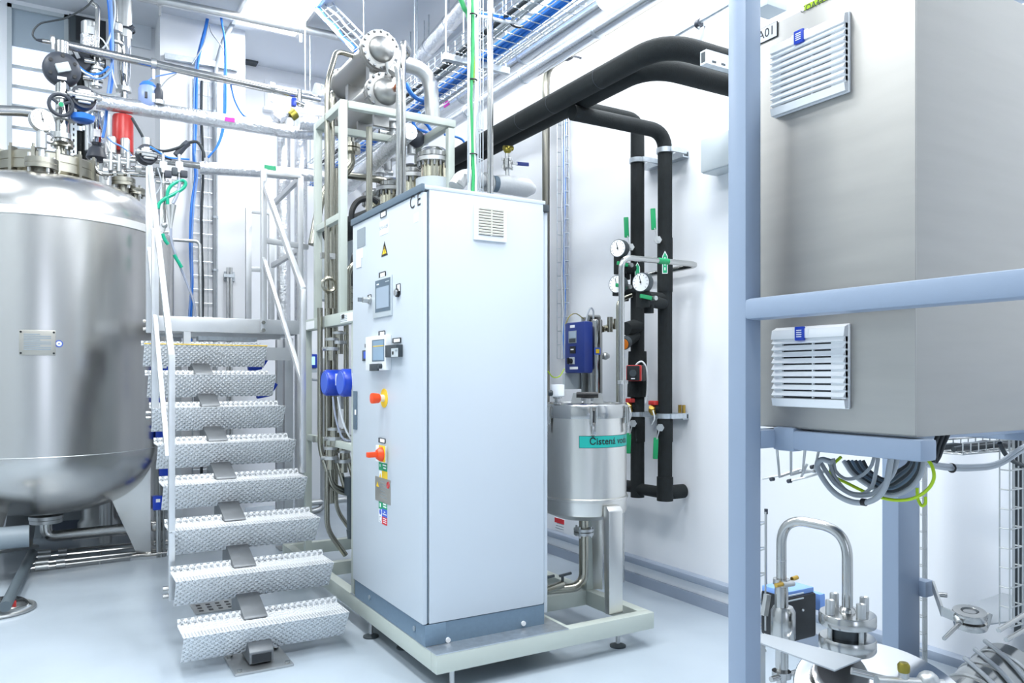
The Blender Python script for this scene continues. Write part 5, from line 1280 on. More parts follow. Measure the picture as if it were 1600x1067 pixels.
for x, wy, l in ((507, 4.62, 'blue round transmitter farther from the cabinet'), (532, 4.32, 'blue round transmitter close to the cabinet door')):
    c = P(x, 598, wy=wy); f = V(-1.0, -0.02, 0).normalized()
    t = thing('transmitter', l, 'instrument', c); rr = 0.080
    part('housing', MB().lathe([(rr*0.9, 0.0), (rr, -0.012), (rr, -0.14), (rr*0.85, -0.16), (0.02, -0.17)], c, f, 28), 'blue', t)
    part('lens', MB().lathe([(rr*0.82, 0.0), (rr*0.8, 0.004), (0, 0.005)], c, f, 24), 'sblue', t)
    sd = f.cross(Z).normalized()
    if sd.y > 0: sd = -sd
    part('label', MB().obox(c-f*0.09+sd*(rr+0.001)+Z*0.02, f*0.05, Z*0.035, sd*0.003), 'label', t)
    part('neck', MB().tube([c-f*0.1, c-f*0.1-Z*0.16], 0.02, 12), 'steelm', t)
for i, (x, y) in enumerate(((519, 545), (530, 535), (522, 685), (533, 688), (517, 715), (537, 720))):
    c = P(x, y, wy=4.6); f_ = thing('clamp_valve', ('first', 'second', 'third', 'fourth', 'fifth', 'sixth')[i]+' small clamped steel valve counted down the lower tube bundle', 'valve', c)
    part('body', MB().tube([c-Z*0.07, c+Z*0.07], 0.024, 14), 'olive', f_)
    part('clamp', MB().tube([c-Z*0.01, c+Z*0.01], 0.045, 16).tube([c+Z*0.05, c+Z*0.065], 0.04, 16), 'steelm', f_)
    part('wing', MB().tube([c, c-X*0.06], 0.012, 8), 'steelm', f_)
cable('white sensor lead hanging below the blue transmitters', W(4.4, (528, 620), (534, 650), (542, 675), (552, 690)), 0.006, 'cwhite')
cable('pale green sensor lead hanging below the blue transmitters', W(4.42, (520, 620), (524, 650), (532, 678), (541, 688), (553, 688)), 0.006, 'clear')
# pvc drop pipe and looped pipe near the floor
dp = thing('drain_pipe', 'dark grey drop pipe ending above the floor beside the cabinet', 'pipe', P(547, 830, wy=4.7))
a = P(547, 755, wy=4.7); b = P(547, 832, wy=4.7)
part('tube', MB().tube([a, b], 0.02, 12), 'dpipe', dp); part('socket', MB().tube([a+Z*0.04, a-Z*0.07], 0.036, 14), 'dpipe', dp); part('elbow', MB().tube([b+Z*0.02, b-Z*0.02, b+X*0.06-Z*0.03], 0.024, 12), 'dpipe', dp)
a = P(505, 620, wy=8.0); 
cpipe('steel pipe loop near the floor against the back wall', [P(505, 560, wy=7.9), P(505, 795, wy=7.9), P(482, 800, wy=7.9), P(482, 786, wy=7.9), P(560, 778, wy=7.9)], 0.032, 'steelm', 0.1)
sc_ = thing('wall_display', 'small blue wall display with a lit screen behind the stairs', 'display', P(486, 568, wy=8.3))
a, b, c, d = front(478, 553, 496, 575, 8.3); part('case', MB().box(a, b, 8.3, 8.4, c, d), 'blue', sc_, bev=0.01)
a, b, c, d = front(480, 557, 492, 570, 8.3); part('screen', MB().box(a, b, 8.292, 8.3, c, d), 'screenlit', sc_)
a, b, c, d = front(478, 575, 496, 582, 8.3); part('gland_box', MB().box(a, b, 8.32, 8.38, c, d), 'lgrey', sc_)
cable('grey cable drooping under the blue wall display', W(8.35, (482, 582), (486, 592), (498, 594)), 0.012, 'cgrey')
pn = thing('wall_panel', 'tall white panel mounted on the back wall behind the wall display', 'panel', P(490, 700, wy=WB-0.05))
a, b, c, d = front(480, 530, 545, 780, WB-0.04); part('sheet', MB().box(a, b, WB-0.05, WB-0.03, c, d), 'white', pn, bev=0.004)
# mix of fittings between the columns and the frame
for i, (x, y, wy) in enumerate(((614, 210, 5.0), (606, 245, 5.3), (594, 268, 5.6), (643, 218, 4.9))):
    c = P(x, y, wy=wy); f_ = thing('clamp_valve', ('white topped', 'slanted', 'small', 'dark round')[i]+' steel valve among the pipes above the flanged columns', 'valve', c)
    part('body', MB().tube([c-Z*0.1, c+Z*0.08], 0.03, 14), 'steelm', f_)
    part('flange', MB().tube([c-Z*0.02, c], 0.06, 18).tube([c+Z*0.03, c+Z*0.045], 0.05, 18), 'steelm', f_)
    part('side_port', MB().tube([c-X*0.1, c+X*0.1], 0.022, 12), 'steelm', f_)
    if i == 0: part('cap', MB().tube([c+Z*0.08, c+Z*0.17], 0.05, 18), 'white', f_)
    if i == 3: part('dark_cap', MB().sphere(c+V(0.02, -0.03, 0), 0.06), 'rubber', f_)
cable('blue cables hanging behind the frame from the wire tray', W(5.2, (656, 176), (646, 188), (650, 200), (662, 205), (674, 208), (668, 196), (656, 186)), 0.012, 'cblue')
cable('blue cable sagging in a curve from the tray behind the condensers', W(5.0, (634, 130), (642, 145), (652, 154), (664, 157), (680, 156)), 0.016, 'cblue')
cable('thin blue cable looping over the silver valve near the black pipe', W(4.9, (694, 210), (710, 213), (722, 218), (728, 228)), 0.008, 'cblue')
# silver padded pipe with lever valve behind the cabinet roof
sj = thing('insulated_pipe', 'silver padded pipe section with clamps behind the cabinet roof', 'pipe', P(800, 288, wy=4.25))
part('padded_jacket', MB().tube([P(776, 287, wy=4.35), P(786, 288, wy=4.35), P(824, 294, wy=4.35), P(834, 296, wy=4.35)], [0.055, 0.06, 0.06, 0.03], 24), 'jacket', sj)
part('dark_collar', MB().tube([P(769, 287, wy=4.35), P(778, 288, wy=4.35)], 0.052, 20), 'cabtrim', sj)
part('cone', MB().tube([P(742, 280, wy=4.35), P(757, 284, wy=4.35)], [0.065, 0.035], 20), 'jacket', sj)
part('padded_elbow', MB().tube([P(712, 292, wy=4.4), P(722, 276, wy=4.4), P(742, 278, wy=4.4)], 0.05, 18, fil=0.1), 'jacket', sj)
part('strap', MB().bar(P(715, 283, wy=4.33), P(724, 290, wy=4.33), 0.02).bar(P(727, 272, wy=4.33), P(723, 292, wy=4.33), 0.014), 'steelm', sj)
part('clamp_ring', MB().tube([P(756, 284, wy=4.35), P(762, 285, wy=4.35)], 0.06, 20).tube([P(764, 286, wy=4.35), P(767, 286, wy=4.35)], 0.06, 20), 'steelm', sj)
lv = thing('lever_valve', 'steel ball valve with a blue lever under the black pipes', 'valve', P(793, 276, wy=4.35))
c = P(793, 256, wy=4.35)
part('stem', MB().tube([P(793, 280, wy=4.35), P(793, 240, wy=4.35)], 0.014, 12), 'steelm', lv)
part('body', MB().tube([c-Z*0.03, c+Z*0.03], 0.03, 14), 'steel', lv)
part('bolt', MB().bolts(c-Z*0.025, Z, 0.035, 4, 0.007, 0.02).bolts(c+Z*0.025, Z, 0.035, 4, 0.007, 0.02), 'steelm', lv, kind='stuff')
part('lever', MB().bar(c+V(0.02, -0.03, 0.0), P(808, 256, wy=4.32), 0.012, 0.016), 'steelm', lv)
part('grip', MB().bar(P(807, 255.5, wy=4.32), P(826, 257, wy=4.32), 0.012, 0.024), 'dblue', lv, bev=0.004, label='blue sleeve on the lever')
part('brass_vent', MB().sphere(P(793, 234, wy=4.35), 0.028, 14, 1, 1, 0.85).tube([P(793, 240, wy=4.35), P(793, 228, wy=4.35)], 0.014, 10).tube([P(787, 231, wy=4.35), P(801, 232, wy=4.35)], 0.016, 10), 'dbrass', lv)
# ================================================================== purified water vessel on the skid
vx = P(912, 700, wy=3.46); VX, VY, VR = vx.x, 3.46, 0.232
vs = thing('pressure_vessel', 'steel vessel with latched lid and teal label standing on the skid', 'vessel', (VX, VY, KZ1))
vd = vx.dot(V(sn, cs, 0))
def vz(y): return EYE+(vd-VR*0.8)*(HORIZON-y)/FOC
zt, zl_, zm, zb_ = vz(632), vz(650), vz(782), vz(806)
part('shell', MB().lathe([(VR, zm), (VR, zl_)], (VX, VY, 0), n=64), 'ssheet', vs)
part('lid', MB().lathe([(VR+0.008, zl_-0.012), (VR+0.01, zl_), (VR+0.01, zt-0.008), (VR+0.004, zt), (VR-0.03, zt+0.004), (VR-0.035, zt-0.004), (0.0, zt+0.004)], (VX, VY, 0), n=64), 'steel', vs)
part('lower_ring', MB().lathe([(VR+0.001, zm-0.006), (VR+0.008, zm-0.003), (VR+0.008, zm+0.008), (VR+0.001, zm+0.012)], (VX, VY, 0), n=64), 'ssheet', vs)
part('base_shell', MB().lathe([(VR-0.006, zb_), (VR, zb_+0.01), (VR, zm)], (VX, VY, 0), n=64), 'ssheet', vs)
part('dished_bottom', MB().lathe([(0.0, zb_-0.05), (VR*0.6, zb_-0.035), (VR-0.006, zb_)], (VX, VY, 0), n=48), 'steelm', vs)
def va(deg):
    f = V(-VX, -VY, 0).normalized(); r = V(-f.y, f.x, 0); t = math.radians(deg); return f*math.cos(t)+r*math.sin(t)
for dg in (12, 68, -50, 190):
    e = va(dg); s = Z.cross(e); o = V(VX, VY, 0)+e*(VR+0.004)
    l = part('latch', MB().obox(o+Z*(zl_+0.004)+e*0.008, e*0.006, s*0.018, Z*0.045), 'steel', vs, bev=0.002)
    part('latch_hook', MB().obox(o+Z*(zl_+0.052)+e*0.012, e*0.012, s*0.018, Z*0.004).tube([o+Z*(zl_+0.045)-s*0.014+e*0.018, o+Z*(zl_-0.045)-s*0.014+e*0.02, o+Z*(zl_-0.058)+e*0.016, o+Z*(zl_-0.045)+s*0.014+e*0.02, o+Z*(zl_+0.045)+s*0.014+e*0.018], 0.004, 8), 'steelm', l)
    part('latch_lever', MB().obox(o+Z*(zl_-0.062)+e*0.016, (e*0.006), s*0.011, Z*0.030), 'steel', l, bev=0.003)
    part('spring_screw', MB().tube([o+Z*(zl_-0.03)+e*0.014, o+Z*(zl_+0.03)+e*0.014], 0.005, 8), 'black', l)
# lid handle, vent caps
hh = V(VX+0.01, VY-0.02, zt)
ha = V(-VX, -VY, 0).normalized(); hs = Z.cross(ha)
hb_ = part('handle_bracket', MB().prism([(-0.03, 0), (0.03, 0), (0.018, 0.055), (-0.018, 0.055)], hs, Z, hh-hs*0.06-ha*0.05, ha*0.012).prism([(-0.03, 0), (0.03, 0), (0.018, 0.055), (-0.018, 0.055)], hs, Z, hh+hs*0.06-ha*0.05, ha*0.012), 'steelm', vs)
part('handle_grip', MB().tube([hh-hs*0.06-ha*0.044+Z*0.045, hh+hs*0.06-ha*0.044+Z*0.045], 0.017, 16), 'black', hb_)
part('hub', MB().tube([hh, hh+Z*0.025], 0.02, 12), 'steelm', vs)
c = P(871, 622, wy=3.4); c.z = zt
vf = thing('vent_filter', 'white cylinder filter on a clear fitting on top of the vessel lid', 'filter', c)
part('body', MB().lathe([(0.033, 0.04), (0.037, 0.045), (0.037, 0.10), (0.035, 0.105), (0, 0.106)], c, n=28), 'white', vf)
part('fitting', MB().lathe([(0.022, 0), (0.022, 0.012), (0.015, 0.014), (0.015, 0.03), (0.024, 0.032), (0.024, 0.042)], c, n=20), 'steel', vf)
part('inlet', MB().tube([c+V(-0.03, 0.0, 0.06), c+V(-0.05, 0.01, 0.06)], 0.016, 12), 'dgrey', vf)
# teal label wrapped on the shell
def wrap(deg0, deg1, z0, z1, r, n=16):
    mb = MB(); vs_ = []; fs = []
    for i in range(n+1):
        e = va(deg0+(deg1-deg0)*i/n)
        for rr in (r, r+0.0008):
            for z in (z0, z1): vs_.append(V(VX, VY, 0)+e*rr+Z*z)
    for i in range(n):
        a = i*4; b = a+4; fs += [(a+2, b+2, b+3, a+3), (a, a+1, b+1, b), (a+1, a+3, b+3, b+1), (a, b, b+2, a+2)]
    fs += [(0, 2, 3, 1), (n*4, n*4+1, n*4+3, n*4+2)]
    return mb.add(vs_, fs)
l0, l1 = vz(699), vz(680)
lb = part('label_band', wrap(-6, 82, l0, l1, VR+0.0005, 24), 'black', vs)
part('label_face', wrap(-5.4, 81.5, l0+0.002, l1-0.002, VR+0.0014, 24), 'teal', lb)
tm = text_mb('\u010cisten\u00e1 voda', 0.050, (0, 0, 0), X, Y, align='LEFT', bold=0.0006)
o_ = MB(); zc = (l0+l1)/2+0.002
wd = max(p.x for p in tm.v)
tm.v = [V(VX, VY, 0)+va(7+(p.x/VR)*180/PI)*(VR+0.0032)+Z*(zc+p.y) for p in tm.v]
flatpart('lettering', tm, 'black', lb)
# legs
for dg, front_ in ((36, 1), (-74, 0), (165, 0)):
    e = va(dg); s = Z.cross(e); o = V(VX, VY, 0)
    mb = MB(); w_ = 0.045
    prof = [(VR+0.002, zm-0.02), (VR+0.03, zm-0.022), (VR+0.05, zm-0.045), (VR+0.052, KZ1), (VR+0.012, KZ1), (VR+0.002, zm-0.17)]
    mb.prism(prof, e, Z, o-s*w_, s*2*w_)
    part('leg', mb, 'ssheet', vs, bev=0.006)
# outlet pipe under the vessel
part('outlet', MB().tube([(VX-0.0, VY, zb_-0.05), (VX, VY, 0.30), (VX-0.05, VY+0.0, 0.26), (VX-0.4, VY+0.12, 0.25), (VX-0.5, VY+0.3, 0.25)], 0.026, 14, fil=0.06), 'olive', vs)
fl = part('outlet_flange', MB().tube([(VX, VY, zb_-0.10), (VX, VY, zb_-0.115)], 0.055, 20).tube([(VX, VY, zb_-0.12), (VX, VY, zb_-0.135)], 0.055, 20), 'steelm', vs)
part('bolt', MB().bolts((VX, VY, zb_-0.118), Z, 0.045, 4, 0.006, 0.06, 0.3), 'steelm', fl, kind='stuff')
dv = thing('lever_valve', 'small steel drain valve with levers on the pipe below the vessel', 'valve', (VX-0.2, VY+0.05, 0.27))
part('body', MB().tube([(VX-0.27, VY-0.02, 0.275), (VX-0.14, VY+0.0, 0.29)], 0.02, 12), 'olive', dv)
for dx in (-0.25, -0.14): part('lever', MB().tube([(VX+dx, VY, 0.28), (VX+dx, VY, 0.33)], 0.008, 8).bar((VX+dx-0.02, VY, 0.335), (VX+dx+0.05, VY-0.01, 0.345), 0.012), 'dgrey', dv)
q = P(935, 800, wy=3.75); 
solo('frame_post', MB().box(2.643, 2.697, 3.62, 3.68, KZ1, 1.0), 'skid', 'short pale painted post on the skid behind the vessel leg', 'post', bev=0.003)
# red and white notice on the wall low behind the vessel
a, b, c, d = side(867, 810, 882, 829, WR-0.001)
nt = thing('notice', 'small white notice with red header low on the wall behind the vessel', 'notice', (WR, a, c))
s1_ = part('sheet', MB().box(WR-0.003, WR, a, b, c, d), 'label', nt)
part('header', MB().box(WR-0.004, WR-0.003, a, b, c+(d-c)*0.6, d), 'rred', nt)
for i in range(3): part('print', MB().box(WR-0.0036, WR-0.003, a+0.01, b-0.01-0.01*i, c+0.012+0.02*i, c+0.018+0.02*i), 'mgrey', nt)

# ================================================================== ultraviolet unit and its control box
uy = 4.12
a, b, c, d = side(882, 503, 913, 583, P(900, 540, wy=uy).x)
ux = P(900, 540, wy=uy).x
ub = thing('uv_controller', 'deep blue control box with display and black switch above the vessel', 'control box', (ux+0.05, (a+b)/2, c))
w_ = 0.07
body = part('body', MB().box(ux, ux+w_, a, b, c, d), 'dblue', ub, bev=0.014)
U_ = lambda n, x0, y0, x1, y1, t, m, t1=0.0, **k: part(n, MB().box(ux-t1-t, ux-t1, *side(x0, y0, x1, y1, ux)), m, ub, **k)
U_('label', 891, 508, 898, 512, 0.002, 'label'); U_('display_frame', 889, 517, 901, 536, 0.004, 'mgrey', bev=0.001); U_('display_glass', 890.5, 518, 900.5, 528, 0.001, 'screen', 0.004)
U_('display_keys', 890, 529, 900, 535, 0.001, 'dgrey', 0.004); U_('counter', 891, 541, 899.5, 552, 0.004, 'black'); U_('counter_window', 892.5, 545, 897, 547, 0.001, 'label', 0.004)
o = U_('switch_plate', 890, 558, 898, 569, 0.004, 'lgrey'); q = P(893.5, 564, wx=ux); part('switch_knob', MB().tube([q, q-X*0.03], 0.017, 16).obox(q-X*0.03, X*0.006, Z*0.02, Y*0.006), 'black', ub)
U_('name_strip', 890.5, 573, 903, 577, 0.002, 'label')
cu2 = P(935, 600, wy=4.2); 
uz0, uz1 = P(938, 615, wy=4.15).z, P(938, 500, wy=4.15).z
q = P(930, 560, wy=4.15)
uvt = thing('uv_reactor', 'bright upright steel cylinder beside the deep blue control box', 'vessel', (q.x, q.y, uz0))
part('tube', MB().lathe([(0.045, uz0), (0.048, uz0+0.005), (0.048, uz1-0.01), (0.045, uz1)], (q.x, q.y, 0), n=28), 'steel', uvt)
part('back_plate', MB().box(q.x-0.06, q.x+0.09, q.y+0.06, q.y+0.075, uz0-0.05, uz1+0.02), 'steelm', uvt)
part('cap', MB().tube([(q.x-0.06, q.y, uz1+0.01), (q.x+0.03, q.y, uz1+0.012)], 0.022, 14), 'steel', uvt)
part('base', MB().tube([(q.x, q.y, uz0), (q.x, q.y, KZ1)], 0.03, 14), 'steelm', uvt)
stk = part('warning_sticker', MB().cbox((q.x-0.02, q.y-0.05, uz0+0.28), 0.05, 0.004, 0.045), 'sblue', uvt)
part('warning_print', MB().cbox((q.x-0.02, q.y-0.053, uz0+0.28), 0.028, 0.003, 0.028), 'yellow', stk)
part('yellow_dot', MB().tube([(q.x+0.07, q.y+0.058, uz0+0.41), (q.x+0.07, q.y+0.053, uz0+0.41)], 0.014, 16), 'yellow', uvt)
part('side_valve', MB().tube([(q.x+0.04, q.y, uz0+0.25), (q.x+0.11, q.y, uz0+0.25)], 0.017, 12).sphere((q.x+0.075, q.y-0.01, uz0+0.25), 0.026, 12), 'steelm', uvt)
part('top_outlet', MB().tube([(q.x+0.06, q.y, uz1-0.06), (q.x+0.18, q.y, uz1-0.03)], 0.022, 12).tube([(q.x+0.1, q.y-0.03, uz1-0.08), (q.x+0.1, q.y-0.03, uz1+0.02)], 0.02, 10).tube([(q.x+0.15, q.y-0.03, uz1-0.06), (q.x+0.15, q.y-0.03, uz1+0.01)], 0.018, 10), 'olive', uvt)
cable('grey cable looping up from the steel cylinder cap', W(4.1, (916, 502), (919, 488), (923, 481), (927, 486), (927, 498)), 0.006, 'cgrey')
cable('thin brown wire curving from the tray to the blue box', W(4.2, (884, 506), (890, 494), (900, 490), (912, 498)), 0.003, 'dbrass')
cable('yellow green wire sagging below the blue box', W(4.1, (856, 580), (864, 589), (874, 588), (882, 576)), 0.0035, 'ygreen')
solo('backing_panel', MB().box(*front(882, 583, 918, 608, 4.25)[:2], 4.25, 4.27, *front(882, 583, 918, 608, 4.25)[2:]), 'lgrey', 'pale grey panel just below the deep blue control box', 'panel')
# clean steel tube beside the vessel, turning to the wall
zz = P(985, 403, wy=3.45).z; a = P(971, 600, wy=3.45); b = P(1090, 413, wy=3.45)
bx = WR-0.07
pq = thing('steel_pipe', 'bright steel tube rising by the vessel and turning along the right wall', 'pipe', (a.x, a.y, KZ1))
part('tube', MB().tube([(a.x, a.y, 0.25), (a.x, a.y, zz), (bx, a.y, zz), (bx, a.y+0.55, zz-0.01)], 0.0165, 14, fil=0.07), 'steel', pq)
m_ = P(1036, 407, wy=3.45); part('green_wrap', MB().tube([(m_.x-0.04, a.y, zz), (m_.x+0.04, a.y, zz)], 0.0178, 14), 'green', pq)
part('bracket', MB().bar((a.x-0.03, a.y-0.02, P(971, 597, wy=3.45).z), (a.x+0.06, a.y+0.03, P(971, 597, wy=3.45).z), 0.02, 0.02), 'steelm', pq)
a = P(966, 560, wy=3.62)
solo('steel_pipe', MB().tube([(a.x, a.y, 0.4), (a.x, a.y, P(966, 470, wy=3.62).z), (a.x+0.1, a.y, P(966, 460, wy=3.62).z)], 0.013, 12, fil=0.04), 'olive', 'thin warm steel tube just behind the bright tube by the vessel', 'pipe')

# ================================================================== black insulated pipework
BZ = 2.985; BR = 0.056
p1x, p2x = 2.50, 2.625
m1 = thing('black_pipe', 'upper of two thick black foam pipes under the ceiling', 'pipe', (p1x, 4.0, BZ))
y1 = 2.80
part('insulation', MB().tube([(p1x, 5.6, BZ), (p1x, y1, BZ), (WR-0.02, y1, BZ)], BR, 26, fil=0.18, seg=10), 'foam', m1)
for yy in (4.1, 3.75, 3.3): part('tape_seam', MB().tube([(p1x, yy, BZ), (p1x, yy-0.003, BZ)], BR+0.001, 26), 'rubber', m1)
sl = MB()
for y0_, y2_ in ((4.0, 3.62), (3.4, 3.12)): sl.box(p1x-0.012, p1x-0.004, y2_, y0_, BZ+BR-0.002, BZ+BR+0.003)
part('seam_flap', sl, 'rubber', m1, kind='stuff')
m2 = thing('black_pipe', 'lower of two thick black foam pipes nearer the wall', 'pipe', (p2x, 4.0, BZ-0.06))
part('insulation', MB().tube([(p2x, 5.6, BZ+0.01), (p2x, y1+0.25, BZ+0.01), (WR-0.02, y1+0.25, BZ+0.01)], BR, 26, fil=0.2, seg=10), 'foam', m2)
# tee branch and the two risers on the wall
v2 = P(1039, 400, wx=3.25); v1 = P(996, 400, wx=3.25); BRR = 0.044
z_b = P(1000, 198, wy=v2.y).z
br = thing('black_pipe', 'black foam branch pipe bending down into the riser nearer the rack', 'pipe', (v2.x, v2.y, 0.5))
part('insulation', MB().tube([(p2x-0.07, v2.y, z_b), (v2.x, v2.y, z_b), (v2.x, v2.y, P(1039, 770, wx=3.25).z), (WR-0.02, v2.y, P(1050, 772, wx=3.25).z)], [BRR]*100, 22, fil=0.12, seg=8), 'foam', br)
part('elbow_wrap', MB().tube([(v2.x, v2.y, P(1039, 745, wx=3.25).z), (v2.x, v2.y, P(1039, 782, wx=3.25).z)], BRR+0.006, 22), 'foam', br)
part('sleeve', MB().tube([(v2.x, v2.y, P(1039, 456, wx=3.25).z), (v2.x, v2.y, P(1039, 372, wx=3.25).z)], BRR+0.003, 22), 'foam', br)
part('side_tee', MB().tube([(v2.x, v2.y, P(1039, 467, wx=3.25).z), (v2.x-0.16, v2.y-0.02, P(1039, 467, wx=3.25).z)], 0.036, 18), 'foam', br)
part('sleeve', MB().tube([(v2.x, v2.y, P(1039, 690, wx=3.25).z), (v2.x, v2.y, P(1039, 655, wx=3.25).z)], BRR+0.004, 22), 'foam', br)
b1 = thing('black_pipe', 'black foam riser on the wall nearer the vessel with pump and gauges', 'pipe', (v1.x, v1.y, 0.5))
z_l = P(996, 762, wx=3.25).z
ztop = P(996, 188, wx=3.25).z
part('insulation', MB().tube([(p2x+0.05, v1.y, ztop), (v1.x, v1.y, ztop), (v1.x, v1.y, z_l-0.06)], BRR, 22, fil=0.08), 'foam', b1)
part('bottom_leg', MB().tube([(v1.x, v1.y, z_l), (v1.x, v1.y+0.7, z_l)], 0.038, 20).tube([(v1.x, v1.y, z_l-0.005), (v2.x, v2.y, z_l-0.0)], 0.036, 18), 'foam', b1)
part('sleeve', MB().tube([(v1.x, v1.y, P(996, 620, wx=3.25).z), (v1.x, v1.y, P(996, 549, wx=3.25).z)], [BRR+0.022, BRR+0.014, ][:2], 22), 'foam', b1)
part('sleeve', MB().tube([(v1.x, v1.y, P(996, 690, wx=3.25).z), (v1.x, v1.y, P(996, 652, wx=3.25).z)], BRR+0.004, 22), 'foam', b1)
# y shaped strainer with amber plug
c = P(992, 522, wx=3.22)
ystr = part('strainer', MB().tube([(v1.x, v1.y, c.z+0.05), c+V(-0.10, -0.03, 0.03)], [0.05, 0.042], 18).tube([(v1.x, v1.y, c.z+0.0), c+V(-0.12, -0.05, -0.06)], 0.036, 18), 'foam', b1)
e1 = c+V(-0.12, -0.05, -0.06); e2 = (e1-V(v1.x, v1.y, c.z)).normalized()
part('strainer_plug', MB().tube([e1-e2*0.02, e1+e2*0.02], 0.04, 18), 'dgrey', ystr); part('plug_cap', MB().tube([e1+e2*0.02, e1+e2*0.026], 0.034, 18), 'amber', ystr)
# flow arrows
for v_, x0, x1, yb, yt, par in ((v2, 1034, 1042, 429, 397, br), (v1, 1000, 1006, 446, 406, b1)):
    xx = v_.x-BRR*1.02
    e = V(-v_.x, -v_.y, 0).normalized(); s = Z.cross(e)
    z0_, z1_ = P(1039, yb, wx=3.25).z, P(1039, yt, wx=3.25).z
    o = V(v_.x, v_.y, 0)+e*(BRR+0.004); hw = 0.016
    pr = [(-hw, z0_), (hw, z0_), (hw, z1_-0.02), (0, z1_+0.012), (-hw, z1_-0.02)]
    ar = part('flow_arrow', MB().prism(pr, s, Z, o, e*0.0015), 'label', par)
    k = 0.78; pr2 = [(-hw*k, z0_+0.004), (hw*k, z0_+0.004), (hw*k, z1_-0.021), (0, z1_+0.005), (-hw*k, z1_-0.021)]
    part('arrow_face', MB().prism(pr2, s, Z, o+e*0.0015, e*0.001), 'tgreen', ar)
    for i in range(3): part('arrow_print', MB().prism([(-0.003, z0_+0.02+i*0.03), (0.003, z0_+0.02+i*0.03), (0.003, z0_+0.038+i*0.03), (-0.003, z0_+0.038+i*0.03)], s, Z, o+e*0.0025, e*0.0006), 'label', ar)
# clamp rails
for yy, l, zt_ in ((236, 'upper galvanised clamp rail holding both black risers to the wall', 1), (640, 'lower galvanised clamp rail holding both black risers to the wall', 0)):
    t = thing('clamp_rail', l, 'bracket', (v2.x, v2.y, P(1039, yy, wx=3.25).z)); z = P(1039, 232 if zt_ else 646, wx=3.25).z
    part('rail', MB().box(WR-0.05, WR, v2.y-0.03, v1.y+0.08, z-0.04, z), 'galv', t)
    part('rail_slot', MB().box(WR-0.043, WR-0.007, v2.y-0.0315, v2.y-0.03, z-0.033, z-0.007), 'dgrey', t)
    for v_ in (v1, v2):
        part('pipe_ring', MB().lathe([(BRR+0.002, z-0.03), (BRR+0.008, z-0.03), (BRR+0.008, z), (BRR+0.002, z)], (v_.x, v_.y, 0), n=24), 'galv', t)
        part('ring_lug', MB().box(v_.x-0.005, WR-0.05, v_.y-BRR-0.02, v_.y-BRR-0.004, z-0.03, z), 'galv', t)
    if not zt_:
        for k in range(2): part('brass_bolt', MB().tube([(WR-0.025, v2.y-0.01+0.035*k, z), (WR-0.025, v2.y-0.01+0.035*k, z+0.05)], 0.011, 10), 'brass', t)
# ball valves with green levers
def gvalve(label, c, up, tilt=0.0, plate=True):
    t = thing('ball_valve', label, 'valve', c, 'green lever valves on the black risers'); e = V(-c.x, -c.y, 0).normalized(); s = Z.cross(e)
    part('spindle', MB().tube([c, c+e*0.045], 0.016, 12).tube([c+e*0.03, c+e*0.05], 0.024, 6), 'steelm', t)
    d = (Z*(1 if up else -1)+s*tilt).normalized(); h = c+e*0.05
    part('lever', MB().bar(h-d*0.01, h+d*0.07-s*0.02, 0.006, 0.022, up=e), 'steelm', t)
    part('grip', MB().bar(h+d*0.06-s*0.025, h+d*0.19-s*0.03, 0.014, 0.03, up=s), 'green', t, bev=0.005)
g1 = V(v1.x, v1.y, P(992, 390, wx=3.25).z)+V(-v1.x, -v1.y, 0).normalized()*BRR+V(-0.03, 0.03, 0)
g2 = V(v2.x, v2.y, P(1030, 380, wx=3.25).z)+V(-v2.x, -v2.y, 0).normalized()*BRR+V(-0.03, 0.03, 0)
gvalve('green lever valve pointing up on the riser nearer the vessel', g1, True)
gvalve('green lever valve pointing up on the riser nearer the rack', g2, True)
g3 = V(v1.x, v1.y, P(990, 660, wx=3.25).z)+V(-v1.x, -v1.y, 0).normalized()*BRR+V(-0.02, 0.02, 0)
g4 = V(v2.x, v2.y, P(1030, 666, wx=3.25).z)+V(-v2.x, -v2.y, 0).normalized()*BRR+V(-0.02, 0.02, 0)
gvalve('green lever valve hanging down on the riser nearer the vessel', g3, False, 0.0)
gvalve('green lever valve hanging down on the riser nearer the rack', g4, False, 0.0)
# red handled drain taps
for v_, x, y, l in ((v1, 985, 634, 'brass tap with red handle on the riser nearer the vessel'), (v2, 1021, 638, 'brass tap with red handle between the two risers')):
    t = thing('drain_tap', l, 'tap', P(x, y, wx=3.2)); c = P(x, y, wx=3.2); c = c*1.0
    part('stub', MB().tube([c, V(v_.x, v_.y, c.z)], 0.03, 14), 'foam', t)
    part('body', MB().tube([c+V(0.0, 0, -0.03), c+V(-0.03, -0.02, 0.01)], 0.02, 12).sphere(c+V(-0.02, -0.01, -0.01), 0.024, 12), 'brass', t)
    part('handle', MB().cbox(c+V(-0.01, -0.01, 0.035), 0.035, 0.055, 0.026), 'red', t, bev=0.004)
    part('retainer_cord', MB().tube([c+V(-0.03, -0.03, -0.01), c+V(-0.03, -0.05, -0.06), c+V(-0.03, -0.02, -0.10)], 0.004, 8, fil=0.04), 'cwhite', t)
